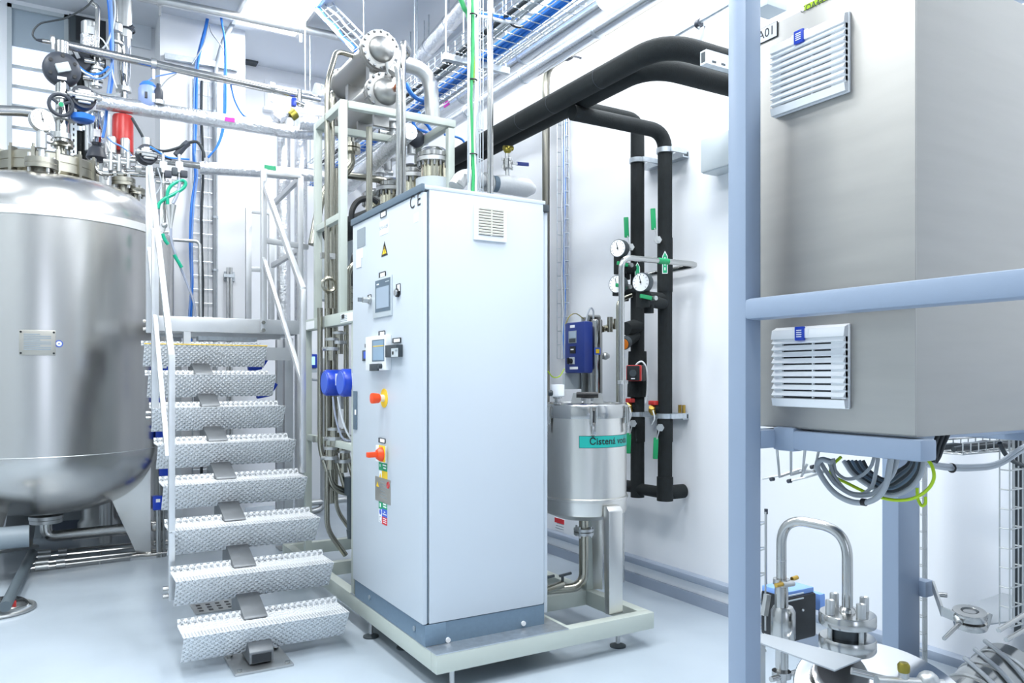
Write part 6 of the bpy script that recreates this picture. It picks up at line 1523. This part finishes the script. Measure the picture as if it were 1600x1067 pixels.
# circulating pump
c = P(996, 583, wx=3.2)
pm = thing('circulation_pump', 'small red and black circulation pump on the riser nearer the vessel', 'pump', c)
f = V(-0.75, -0.55, 0).normalized(); s = f.cross(Z)
part('motor', MB().obox(c+f*0.02, f*0.05, s*0.05, Z*0.052), 'black', pm, bev=0.012)
part('front_cover', MB().obox(c+f*0.085, f*0.018, s*0.048, Z*0.05), 'red', pm, bev=0.01)
part('face', MB().obox(c+f*0.107, f*0.006, s*0.04, Z*0.046), 'black', pm, bev=0.004)
part('dial', MB().tube([c+f*0.112, c+f*0.118], 0.022, 18), 'dgrey', pm)
part('print', MB().obox(c+f*0.1135-Z*0.034, f*0.0008, s*0.012, Z*0.003), 'label', pm)
e = V(-v1.x, -v1.y, 0).normalized(); s = Z.cross(e); zc_ = P(1003, 575, wx=3.2).z
cable('white cable looping over the pump and down the black sleeve', [V(v1.x, v1.y, zc_+dz)+e*(0.075)+s*ds for ds, dz in ((-0.015, -0.0), (0.0, 0.03), (0.03, 0.04), (0.055, 0.0), (0.062, -0.08), (0.06, -0.16), (0.05, -0.22))], 0.006, 'cwhite')
# gauges with black foam stems
for gx, gy, l, v_, by in ((966, 388, 'upper white dial gauge on the riser nearer the vessel', v1, 428), (964, 444, 'lower white dial gauge partly behind the bright steel tube', v1, 462), (1002, 441, 'white dial gauge in front of the riser nearer the vessel', v2, 480)):
    wyg = v_.y-0.12 if v_ is v2 else v_.y-0.02
    c = P(gx, gy, wy=wyg); n = V(-0.93, -0.37, 0.0)
    t = gauge(l, c, n, 0.058, None, 'dgrey', name='pressure_gauge')
    b_ = P(gx+2, by-10, wy=wyg)
    base = V(c.x+0.03, c.y+0.02, P(gx, by-6, wy=wyg).z)
    part('foam_stem', MB().tube([c-Z*0.03+V(0.03, 0.02, 0), base, base-Z*0.02], 0.040, 16), 'foam', t)
    part('foam_arm', MB().tube([base+Z*0.02, V(v_.x, v_.y, base.z+0.02)], 0.036, 16), 'foam', t)
    part('foam_elbow', MB().tube([base+V(0.06, 0.02, 0.02), base+V(0.06, 0.02, -0.05)], 0.03, 14), 'foam', t)
    h_ = base+V(0.0, -0.045, 0.03)
    part('green_grip', MB().bar(h_+V(-0.06, 0, 0.01), h_+V(0.02, -0.01, 0), 0.012, 0.024), 'green', t, bev=0.005)
    part('valve_nut', MB().tube([h_+V(0.035, -0.03, 0), h_+V(0.035, 0.02, 0)], 0.014, 8), 'steelm', t)
# galvanised strut over the black pipes near the rack post
su = thing('strut_channel', 'galvanised strut end carrying the black pipes beside the blue rack post', 'strut', P(1110, 90, wy=2.95))
a = P(1094, 88, wy=2.70); part('channel', MB().box(a.x, WR, 2.66, 2.70, a.z-0.045, a.z+0.02), 'galv', su)
part('channel_end', MB().box(a.x-0.001, a.x, 2.667, 2.693, a.z-0.036, a.z+0.012), 'dgrey', su)
so = MB()
for k in range(4): so.cbox((a.x+0.05+k*0.06, 2.6595, a.z-0.03), 0.025, 0.002, 0.01)
part('slot', so, 'dgrey', su, kind='stuff')
# ================================================================== blue rack in front, right
rk = thing('equipment_rack', 'pale blue painted tube rack standing at the right edge', 'rack', P(1165, 1067, d=2.0)*1.0)
S = 0.064
ca = (1165-800)/FOC
RX, RY_ = (cs*ca+sn)*2.0, (cs-sn*ca)*2.0
rk.location = (RX, RY_, 0)
part('post', MB().box(RX, RX+S*0.95, RY_, RY_+S, 0, 2.85), 'rack', rk, bev=0.012)
rz = P(1165, 487, wx=RX).z; rz2 = P(1600, 436, wx=RX).z; rzz = (rz+rz2)/2
part('front_rail', MB().box(RX-0.002, RX+S*0.9, 0.1, RY_+0.004, rzz-0.0275, rzz+0.0275), 'rack', rk, bev=0.012)
wld = MB().ring((RX+0.03, RY_, rzz), Y, 0.034, 0.006, 16, 6)
BXX = 1.66
bz = 1.272
bt = bz-0.004; lb0 = bt-0.049
yN = P(1440, 700, wx=BXX-0.01).y
part('shelf_beam', MB().box(BXX-0.012, BXX+0.05, yN, RY_+S*0.5, lb0, bt), 'rack', rk, bev=0.008)
part('shelf_beam', MB().box(2.88, 2.94, 0.3, 1.93, 1.185, 1.245), 'rack', rk, bev=0.008)
part('shelf_beam', MB().box(BXX+0.05, 2.88, 1.36, 1.42, lb0, bt), 'rack', rk, bev=0.008)
part('shelf_beam', MB().box(RX+S*0.9, 2.95, RY_, RY_+0.06, lb0, bt), 'rack', rk, bev=0.008)
part('upright_lug', MB().box(BXX-0.014, BXX+0.03, RY_-0.06, RY_+0.01, lb0-0.006, bt+0.008), 'rack', rk, bev=0.01)
q = P(1404, 900, wy=1.93); q2 = P(1438, 900, wy=1.93)
part('post', MB().box(q.x, q2.x, 1.93, 1.93+S*1.2, 0, 2.85), 'rack', rk, bev=0.012)
a = P(1434, 915, wy=1.90); a2 = P(1462, 938, wy=1.90)
part('stub_arm', MB().box(q2.x-0.01, a2.x-0.01, 1.90, 1.96, P(1434, 938, wy=1.9).z, P(1434, 912, wy=1.9).z), 'rack', rk, bev=0.01)
part('top_rail', MB().box(RX, 2.95, RY_, RY_+0.06, 2.72, 2.78), 'rack', rk, bev=0.01)
part('top_rail', MB().box(RX, RX+0.06, 0.1, RY_, 2.72, 2.78), 'rack', rk, bev=0.01)
# ------------------------------------------------------------------ stainless box
bx = thing('stainless_cabinet', 'large brushed stainless cabinet with two white vents on the blue rack', 'cabinet', (BXX+0.35, 1.45, bz))
YN = P(1432, 500, wx=BXX).y; YFAR = P(1172, 500, wx=BXX).y
BZ1 = P(1240, 21, wx=BXX).z
part('body', MB().box(BXX+0.004, 2.32, YN+0.002, YFAR, bz, BZ1), 'box', bx, bev=0.004)
part('door', MB().box(BXX-0.004, BXX+0.004, YN, YFAR-0.01, bz+0.004, BZ1-0.004), 'box', bx, bev=0.003)
def vent(x0, y0, x1, y1, label):
    t = thing('vent_filter', label, 'vent', P((x0+x1)/2, y1, wx=BXX)); W_ = BXX-0.004
    a, b, c, d = side(x0, y0, x1, y1, W_)
    ya, yb = (a, b)
    part('frame', MB().box(W_-0.008, W_, ya, yb, c, d), 'white', t, bev=0.003)
    part('backing', MB().box(W_-0.0095, W_-0.008, ya+0.02, yb-0.02, c+0.02, d-0.03), 'dark', t)
    n = 11; h = d-c; top = h*0.15
    part('head_bar', MB().prism([(W_-0.008, d-0.002), (W_-0.022, d-0.008), (W_-0.026, d-top), (W_-0.008, d-top)], X, Z, (0, ya+0.002, 0), Y*(yb-ya-0.004)), 'white', t)
    part('foot_bar', MB().prism([(W_-0.008, c+0.002), (W_-0.020, c+0.002), (W_-0.024, c+h*0.105), (W_-0.008, c+h*0.115)], X, Z, (0, ya+0.002, 0), Y*(yb-ya-0.004)), 'white', t)
    z0, z1 = c+h*0.118, d-top; st_ = (z1-z0)/9
    for i in range(9):
        zb = z0+st_*i
        slat = [(W_-0.009, zb+st_*0.24), (W_-0.022, zb+st_*0.24), (W_-0.026, zb+st_*0.34), (W_-0.018, zb+st_*1.0), (W_-0.009, zb+st_*1.0)]
        part('louvre', MB().prism(slat, X, Z, (0, ya+0.003, 0), Y*(yb-ya-0.006)), 'white', t)
    ym = ya*0.56+yb*0.44
    for y0_, y1_ in ((ya+0.003, ya+0.044), (ym-0.002, ym+0.002), (yb-0.030, yb-0.003)):
        part('mullion', MB().box(W_-0.0165, W_-0.009, y0_, y1_, z0, z1), 'white', t)
    ty = ya+(yb-ya)*0.575
    o = part('latch', MB().obox((W_-0.026, ty, d-top*0.62), X*0.004, Y*(yb-ya)*0.062, Z*h*0.085), 'blue', t, bev=0.002, label='blue latch tab')
    part('latch_base', MB().obox((W_-0.023, ty, d-top*0.6), X*0.003, Y*(yb-ya)*0.11, Z*h*0.06), 'white', t, bev=0.002)
    for i in range(4): part('latch_print', MB().obox((W_-0.0304, ty, d-top*0.62+(i-1.5)*h*0.026), X*0.0004, Y*(yb-ya)*0.035, Z*h*0.006), 'label', o)
vent(1212, 44.5, 1330, 165, 'white louvred vent with blue tab high on the stainless cabinet')
vent(1214, 509, 1330, 637, 'white louvred vent with blue tab low on the stainless cabinet')
W_ = BXX-0.004
a, b, c, d = side(1184, 40, 1215.5, 64, W_)
tg = part('tag', MB().box(W_-0.002, W_, a, b+0.02, c, d), 'black', bx); part('tag_face', MB().box(W_-0.003, W_-0.002, a+0.002, b+0.018, c+0.002, d-0.002), 'label', tg)
q = P(1197, 52, wx=W_-0.0035); tm = text_mb('A01', 0.034, (0, 0, 0), X, Y)
tm.v = [V(W_-0.0036, q.y-p.x, q.z+p.y) for p in tm.v]; flatpart('lettering', tm, 'black', tg)
a, b, c, d = side(1257, -5, 1292, 12, W_)
yl = part('yellow_label', MB().box(W_-0.002, W_, a, b, c+0.006, d-0.008), 'ygreen', bx)
q = P(1275, 5, wx=W_); tm = text_mb('COA4435', 0.022, (0, 0, 0), X, Y); tm.v = [V(W_-0.0026, q.y-p.x, q.z+p.y-0.002) for p in tm.v]; flatpart('lettering', tm, 'dgrey', yl)
# things between the rack post and the box top
solo('junction_box', MB().cbox(P(1200, 12, wy=2.25), 0.12, 0.1, 0.04), 'lgrey', 'flat grey metal box with gold terminals behind the rack post', 'junction box', bev=0.006)
# ------------------------------------------------------------------ cables and wire trays under the box
def tray_v(label, x, wy, z0, z1, w_=0.05):
    q = P(x, 800, wy=wy)
    return wire_ladder('cable_tray', label, (q.x, q.y, z0), (q.x, q.y, z1), X, w_, Y, 0.0028, 0.07, (), 'steelm', depth=0.035)
tray_v('upright wire tray hugging the rear blue post', 1445, 1.98, 0.0, 1.25, 0.03)
t_ = tray_v('upright wire tray with dark cables at the edge by the cylinder', 1588, 1.5, 0.5, 1.28, 0.09)
q = P(1590, 800, wy=1.53)
for dx, m in ((0.0, 'cdark'), (0.035, 'cgrey'), (0.07, 'plinth')): part('cable', MB().tube([(q.x+dx, q.y, 0.45), (q.x+dx+0.008, q.y, 1.0), (q.x+dx, q.y, 1.3)], 0.012, 10), m, t_)
tr = thing('cable_tray', 'bent wire tray section hanging below the stainless cabinet', 'cable tray', P(1230, 740, wx=1.85))
mb = MB()
for k in range(4):
    a = P(1214+k*22, 701, wx=1.69); b = P(1218+k*18, 745-k*3, wx=1.82+0.03*k); c = P(1248+k*14, 735, wx=1.9+0.03*k)
    mb.tube([a, b, c], 0.0035, 6)
mb.tube([P(1192, 748, wx=1.85), P(1222, 742, wx=1.85), P(1250, 733, wx=1.87), P(1275, 738, wx=1.9)], 0.0035, 6)
mb.tube([P(1232, 752, wx=1.84), P(1262, 745, wx=1.86), P(1290, 737, wx=1.9)], 0.0035, 6).tube([P(1252, 745, wx=1.86), P(1261, 725, wx=1.86)], 0.0035, 6)
part('wire', mb, 'steelm', tr, kind='stuff')
for x, y, wx in ((1233, 752, 1.84), (1269, 730, 1.88), (1206, 749, 1.85)): part('end_cap', MB().tube([P(x-2, y, wx=wx), P(x+3, y-1, wx=wx)], 0.006, 8), 'rubber', tr)
tr2 = wire_ladder('cable_tray', 'wire tray running under the cabinet towards the room edge', P(1478, 708, wy=1.6), P(1478, 708, wy=1.6)+X*0.9, Y, 0.12, Z, 0.003, 0.05, ((0.02, 0.012, 'cdark'), (-0.02, 0.010, 'cdark')), 'steelm', depth=0.04)
def loop(label, pts, r, m, wx=1.85, **k): return cable(label, [P(x, y, wx=wx) for x, y in pts], r, m, n=10, **k)
loop('thickest grey cable loop hanging lowest under the cabinet', ((1300, 722), (1284, 718), (1277, 728), (1286, 748), (1304, 770), (1328, 783), (1352, 785), (1372, 776), (1384, 758), (1389, 735), (1392, 716)), 0.0075, 'cgrey', 1.78)
loop('second grey cable loop just inside the lowest one', ((1282, 722), (1292, 738), (1308, 758), (1334, 773), (1362, 772), (1382, 756), (1396, 738), (1402, 716)), 0.006, 'cgrey', 1.80)
loop('pale grey cable loop inside the second one', ((1296, 724), (1304, 744), (1322, 766), (1346, 772), (1362, 760), (1368, 740), (1372, 716)), 0.005, 'cgrey', 1.81)
loop('short grey cable loop highest under the cabinet', ((1302, 716), (1306, 736), (1322, 748), (1344, 744), (1360, 730), (1366, 714)), 0.0045, 'cgrey', 1.82)
loop('yellow green earth cable looping widest under the blue beam', ((1314, 714), (1300, 728), (1300, 742), (1326, 756), (1360, 772), (1395, 781), (1425, 779), (1448, 766), (1459, 748), (1457, 730), (1450, 718)), 0.0042, 'ygreen', 1.83)
for k in range(6):
    loop(('outermost', 'second', 'third', 'fourth', 'fifth', 'innermost')[k]+' dark grey cable of the coil hanging by the rear post', ((1318+6*k, 720), (1332+5*k, 740-k), (1356+4*k, 758-2*k), (1390, 774-5*k), (1420-4*k, 764-5*k), (1438-4*k, 742-3*k), (1444-4*k, 716)), 0.0062, ('cgrey', 'dgrey', 'plinth', 'dgrey', 'cabtrim', 'cdark')[k], 1.92+0.025*k)
loop('yellow wire tail with a tag by the rear post', ((1433, 762), (1434, 778), (1440, 790), (1446, 786), (1446, 776)), 0.004, 'ygreen', 1.95)
for k, (y0, y1) in enumerate(((728, 712), (733, 718))):
    cable(('upper' if k == 0 else 'lower')+' grey cable sagging from the beam to the room edge', [P(1445, 722+4*k, wy=1.45), P(1480, y0-1, wy=1.45), P(1520, y0, wy=1.45), P(1560, y0-6, wy=1.45), P(1605, y1-18, wy=1.45), P(1680, 660, wy=1.45)], 0.0068, 'cgrey')
cable('dark cable dropping from the tray to the room edge', [P(1562, 692, wy=1.5), P(1570, 708, wy=1.5), P(1582, 720, wy=1.5), P(1610, 732, wy=1.5)], 0.008, 'cdark')
for k in range(3): cable(('nearest', 'middle', 'farther')[k]+' black cable bundled behind the end of the blue beam', [P(1482-8*k, 678, wy=1.3), P(1474-7*k, 695, wy=1.3), P(1468-5*k, 712, wy=1.3), P(1462-2*k, 722, wy=1.3)], 0.006, 'cdark')
solo('cable_tie', MB().tube([P(1350, 784.5, wx=1.78)-Y*0.006, P(1350, 784.5, wx=1.78)+Y*0.006], 0.0095, 14), 'black', 'black tie round the lowest grey cable loop', 'cable tie')
solo('cable_tie', MB().ring(P(1487, 731, wy=1.45), X, 0.013, 0.0035, 16, 6), 'black', 'black tie round the two sagging grey cables', 'cable tie')

# ================================================================== process pipework at the lower right
GY = 1.62
def G(x, y, dy=0.0): return P(x, y, wy=GY+dy)
gp = thing('gooseneck_pipe', 'polished steel gooseneck pipe between the clamp and bolted flange', 'pipe', G(1221, 900))
GR = 0.0145
a = P(1221, 905, wy=1.70); b = P(1221, 808, wy=1.70); c = P(1324, 820, wy=1.50); c.z = b.z-0.0; d = P(1324, 968, wy=1.50)
part('tube', MB().tube([a, V(a.x, a.y, b.z), V(d.x, d.y, b.z-0.012), d], 0.0155, 24, fil=0.085, seg=12), 'steel', gp)
q = V(a.x, a.y, P(1221, 875, wy=1.70).z); part('weld', MB().tube([q-Z*0.001, q+Z*0.001], 0.0159, 20), 'steelm', gp)
vv = thing('globe_valve', 'steel valve body hanging in the grey bracket below the gooseneck clamp', 'valve', a)
ax_, ay_ = a.x, a.y
zq = lambda y: P(1221, y, wy=1.70).z
cl_p = part('clamp', MB().tube([V(ax_, ay_, zq(904)), V(ax_, ay_, zq(913))], 0.026, 20), 'steel', vv)
part('clamp_nut', MB().tube([V(ax_-0.02, ay_-0.02, zq(910)), V(ax_+0.025, ay_-0.025, zq(910))], 0.010, 10), 'steelm', cl_p)
part('brass_pin', MB().tube([V(ax_-0.05, ay_-0.02, zq(909)), V(ax_-0.02, ay_-0.02, zq(909))], 0.007, 10).tube([V(ax_+0.025, ay_-0.02, zq(904)), V(ax_+0.05, ay_-0.02, zq(903))], 0.007, 10), 'brass', cl_p)
part('neck', MB().lathe([(0.02, zq(914)), (0.021, zq(922)), (0.021, zq(952))], V(ax_, ay_, 0), n=24), 'steel', vv)
part('body', MB().lathe([(0.03, zq(1005)), (0.038, zq(996)), (0.038, zq(955)), (0.03, zq(948)), (0.018, zq(946))], V(ax_+0.008, ay_, 0), n=28), 'steel', vv)
part('lower_neck', MB().lathe([(0.016, zq(1050)), (0.02, zq(1042)), (0.02, zq(1015)), (0.03, zq(1005))], V(ax_+0.002, ay_, 0), n=24), 'steel', vv)
part('lower_clamp', MB().tube([V(ax_, ay_, zq(1058)), V(ax_, ay_, zq(1048))], 0.03, 20).tube([V(ax_-0.06, ay_-0.01, zq(1054)), V(ax_+0.06, ay_-0.01, zq(1054))], 0.009, 10), 'steel', vv)
part('lower_pipe', MB().tube([V(ax_, ay_, zq(1060)), V(ax_, ay_, 0.3)], 0.0155, 20), 'steel', vv)
part('side_lever', MB().bar(V(ax_-0.045, ay_+0.03, zq(962)), V(ax_-0.03, ay_+0.03, zq(930)), 0.014, 0.02), 'steelm', vv)
bkx = thing('pressure_transmitter', 'black transmitter box with a blue lid behind the valve body', 'instrument', P(1258, 960, wy=1.95))
a, b, c, d = front(1232, 930, 1276, 1000, 1.78); part('housing', MB().box(a, b, 1.78, 1.90, c, d), 'black', bkx, bev=0.01)
a, b, c, d = front(1230, 921, 1272, 932, 1.79); part('blue_lid', MB().box(a, b, 1.79, 1.90, c, d), 'lblue', bkx, bev=0.005)
a2, b2, c2, d2 = front(1274, 926, 1282, 952, 1.82); part('blue_side', MB().box(a2, b2, 1.80, 1.90, c2, d2), 'lblue', bkx, bev=0.004)
for y in (928, 936): a, b, c, d = front(1232, y, 1256, y+2, 1.777); part('lid_strip', MB().box(a, b, 1.777, 1.78, c, d), 'lgrey', bkx)
q = P(1254, 953, wy=1.778); part('screw', MB().tube([q, q-Y*0.004], 0.004, 10), 'label', bkx)
# grey plate bracket fixed to the post
br_ = thing('plate_bracket', 'grey folded plate bracket bolted to the blue rack post', 'bracket', P(1200, 1000, wy=1.6))
zt_ = P(1260, 1010, wy=1.5).z
A = [P(1172, 998, z=zt_), P(1196, 990, z=zt_), P(1346, 1029, z=zt_), P(1304, 1047, z=zt_)]
mb = MB(); mb.add(A+[p-Z*0.004 for p in A], [(0, 3, 2, 1), (4, 5, 6, 7), (0, 1, 5, 4), (1, 2, 6, 5), (2, 3, 7, 6), (3, 0, 4, 7)])
part('top_plate', mb, 'cgrey', br_)
B = [A[0], A[1], A[1]-Z*0.2, A[0]-Z*0.2]; nv = V(0.002, 0.004, 0)
mb = MB(); mb.add(B+[p+nv for p in B], [(0, 3, 2, 1), (4, 5, 6, 7), (0, 1, 5, 4), (1, 2, 6, 5), (2, 3, 7, 6), (3, 0, 4, 7)])
part('side_plate', mb, 'steelm', br_)
q = (A[0]*0.5+A[1]*0.5)-Z*0.03; part('screw', MB().tube([q-V(0.004, 0.012, 0), q+V(0.002, 0.004, 0)], 0.008, 10), 'steelm', br_)
part('tray_edge', MB().tube([P(1196, 800, wy=1.75), P(1196, 985, wy=1.75)], 0.003, 8), 'steelm', br_)
# wire tray upright with red cap left of the gooseneck
ww = thing('cable_tray', 'single upright tray wire with a dark cap beside the rack post', 'cable tray', P(1196, 1000, wy=1.95))
part('long_wire', MB().tube([P(1197, 1010, wy=1.95), P(1197, 796, wy=1.95)], 0.0035, 8), 'steelm', ww)
cw = MB()
for k in range(6): cw.tube([P(1180, 815+k*40, wy=1.97), P(1197, 815+k*40, wy=1.95)], 0.0028, 6).tube([P(1183, 822+k*40, wy=2.0), P(1197, 817+k*40, wy=1.95)], 0.0028, 6)
part('cross_wire', cw, 'steelm', ww, kind='stuff')
part('end_cap', MB().tube([P(1197, 803, wy=1.95), P(1197, 795, wy=1.95)], 0.0065, 10), 'rubber', ww)
# bolted sight flange
fx, fy = (P(1324, 968, wy=1.50).x, 1.50)
fz = lambda y: P(1324, y, wy=1.50).z
sf = thing('bolted_flange', 'bolted double steel flange with four tall socket screws', 'flange', (fx, fy, fz(1010)))
RF = 0.080
part('upper_disc', MB().lathe([(0.02, fz(975)), (RF, fz(975)), (RF+0.001, fz(973)), (RF+0.001, fz(959)), (RF-0.002, fz(957)), (0.018, fz(955))], V(fx, fy, 0), n=48), 'steel', sf)
part('collar', MB().lathe([(0.026, fz(958)), (0.021, fz(950)), (0.0158, fz(948))], V(fx, fy, 0), n=28), 'steel', sf)
part('glass_ring', MB().lathe([(0.052, fz(994)), (0.052, fz(974))], V(fx, fy, 0), n=36), 'dgrey', sf)
part('lower_disc', MB().lathe([(0.02, fz(1017)), (RF-0.004, fz(1016)), (RF+0.001, fz(1012)), (RF+0.001, fz(997)), (RF-0.002, fz(994)), (0.03, fz(992))], V(fx, fy, 0), n=48), 'steel', sf)
part('outlet', MB().tube([V(fx, fy, fz(1015)), V(fx, fy, 0.6)], 0.016, 24), 'steel', sf)
e0 = V(-fx, -fy, 0).normalized()
for k in range(4):
    t = math.radians(38+90*k); e = e0*math.cos(t)+V(-e0.y, e0.x, 0)*math.sin(t); p_ = V(fx, fy, 0)+e*0.060
    s_ = part('socket_screw', MB().lathe([(0.008, fz(1000)), (0.008, fz(957)), (0.0135, fz(957)), (0.0135, fz(936)), (0.0125, fz(935)), (0.0075, fz(937)), (0.007, fz(941)), (0, fz(941))], p_, n=20), 'steelm', sf)
# clad cylinder and the big disc cover at the corner
dc = thing('disc_cover', 'large mirror polished round cover plate at the bottom edge', 'cover', P(1420, 1050, wy=1.25))
c = P(1386, 1102, wy=1.36); n = V(-0.20, -0.35, 0.91).normalized()
part('plate', MB().lathe([(0.252, -0.006), (0.255, 0.0), (0.252, 0.005), (0.0, 0.012)], c, n, 56), 'polish', dc)
part('support_stem', MB().tube([c-n*0.004, c-n*0.12, V(c.x, c.y+0.15, 0.3)], 0.02, 14), 'steelm', dc)
cy = thing('clad_cylinder', 'polished clad steel cylinder with bands lying at the lower right corner', 'cylinder', P(1560, 1000, wy=1.3))
a = P(1500, 1125, wy=1.64); b = P(1640, 997, wy=1.64); b = a+(b-a)*((3.27-a.x)/(b.x-a.x))
ax = (b-a).normalized()
part('shell', MB().tube([a, b], 0.125, 40), 'steel', cy)
part('end_head', MB().tube([a, a-ax*0.05], [0.125, 0.07], 36), 'polish', cy)
for k in range(3): p_ = a+ax*(0.10+0.10*k); part('band', MB().tube([p_, p_+ax*0.014], 0.129, 40), 'steelm', cy)
for k in range(3):
    p_ = a+ax*(0.12+0.075*k)
    cable(('first', 'second', 'third')[k]+' grey cable draped over the clad cylinder', [p_+V(0.06, 0.08, 0.14), p_+V(0.0, 0.0, 0.135), p_+V(-0.03, -0.07, 0.11), p_+V(-0.02, -0.115, 0.05), p_+V(0.02, -0.125, -0.06)], 0.009, 'cgrey')
hg = thing('hinged_clamp', 'heavy steel hinged ring clamp on a lug above the clad cylinder', 'clamp', P(1515, 970, wy=1.5))
c = P(1515, 960, wy=1.62); n = V(-0.12, -0.1, 1).normalized()
part('upper_ring', MB().lathe([(0.026, -0.014), (0.058, -0.012), (0.06, 0.0), (0.056, 0.014), (0.03, 0.016), (0.026, 0.012)], c, n, 36), 'steel', hg)
part('bore', MB().lathe([(0.024, -0.012), (0.028, 0.0165), (0.0, -0.004)], c, n, 24), 'dgrey', hg)
part('lower_ring', MB().lathe([(0.02, -0.014), (0.055, -0.012), (0.058, 0.0), (0.054, 0.012), (0.02, 0.014)], c-n*0.038+V(0.01, 0, 0), n, 36), 'steel', hg)
part('hinge_bolt', MB().tube([c+V(0.055, -0.03, -0.04), c+V(0.075, -0.03, 0.0)], 0.012, 12), 'steelm', hg); part('hinge_bolt', MB().tube([c+V(-0.07, 0, -0.02), c+V(-0.05, 0.02, -0.01)], 0.012, 12), 'steelm', hg)
a = P(1458, 915, wy=1.88); b = P(1472, 955, wy=1.7)
part('lug', MB().bar(a, b, 0.008, 0.04).bar(b, c+V(-0.05, 0, -0.01), 0.008, 0.035), 'steelm', hg)
q = P(1460, 928, wy=1.87); part('lug_screw', MB().tube([q, q+V(0.03, -0.035, -0.001)], 0.010, 14), 'steel', hg)
part('handle_rod', MB().tube([c+V(-0.06, 0.0, -0.02), c+V(-0.2, -0.02, -0.05)], 0.007, 10), 'steel', hg)
wp = thing('plate_bracket', 'flat grey plate behind the hinged clamp at the right edge', 'bracket', P(1570, 930, wy=1.75))
A = [P(1510, 945, wy=1.75), P(1600, 915, wy=1.75), P(1660, 900, wy=1.75), P(1660, 960, wy=1.6), P(1540, 975, wy=1.6)]
mb = MB(); k = len(A); mb.add(A+[p-Z*0.005 for p in A], [tuple(range(k)), tuple(range(2*k-1, k-1, -1))]+[(i, i+k, (i+1) % k+k, (i+1) % k) for i in range(k)]); part('plate', mb, 'cgrey', wp)
for k, (x0, y0, x1, y1, l) in enumerate(((1560, 985, 1640, 935, 'upper slim steel tube slanting at the right edge'), (1572, 1000, 1650, 955, 'lower slim steel tube slanting at the right edge'))):
    solo('steel_pipe', MB().tube([P(x0, y0, wy=1.35), P(x1, y1, wy=1.35)], 0.008, 12), 'steel', l, 'pipe')
bvx = thing('small_valve', 'small valve with a brass knob at the bottom edge', 'valve', P(1412, 1048, wy=1.15))
c = P(1412, 1052, wy=1.12)
part('stem', MB().tube([c-Z*0.05, c+Z*0.005], 0.012, 14), 'steelm', bvx); part('knob', MB().lathe([(0.010, 0.0), (0.014, 0.006), (0.014, 0.02), (0.010, 0.026), (0, 0.027)], c, n=20), 'dbrass', bvx)
part('body', MB().tube([c+V(-0.06, 0.03, -0.02), c+V(0.08, -0.05, -0.03)], 0.016, 14).sphere(c+V(0.05, -0.03, -0.02), 0.026, 14), 'steelm', bvx)
solo('steel_pipe', MB().tube([P(1330, 1048, wy=1.25), P(1480, 1085, wy=1.1)], 0.009, 12), 'steel', 'thin horizontal steel tube below the bolted flange at the bottom edge', 'pipe')
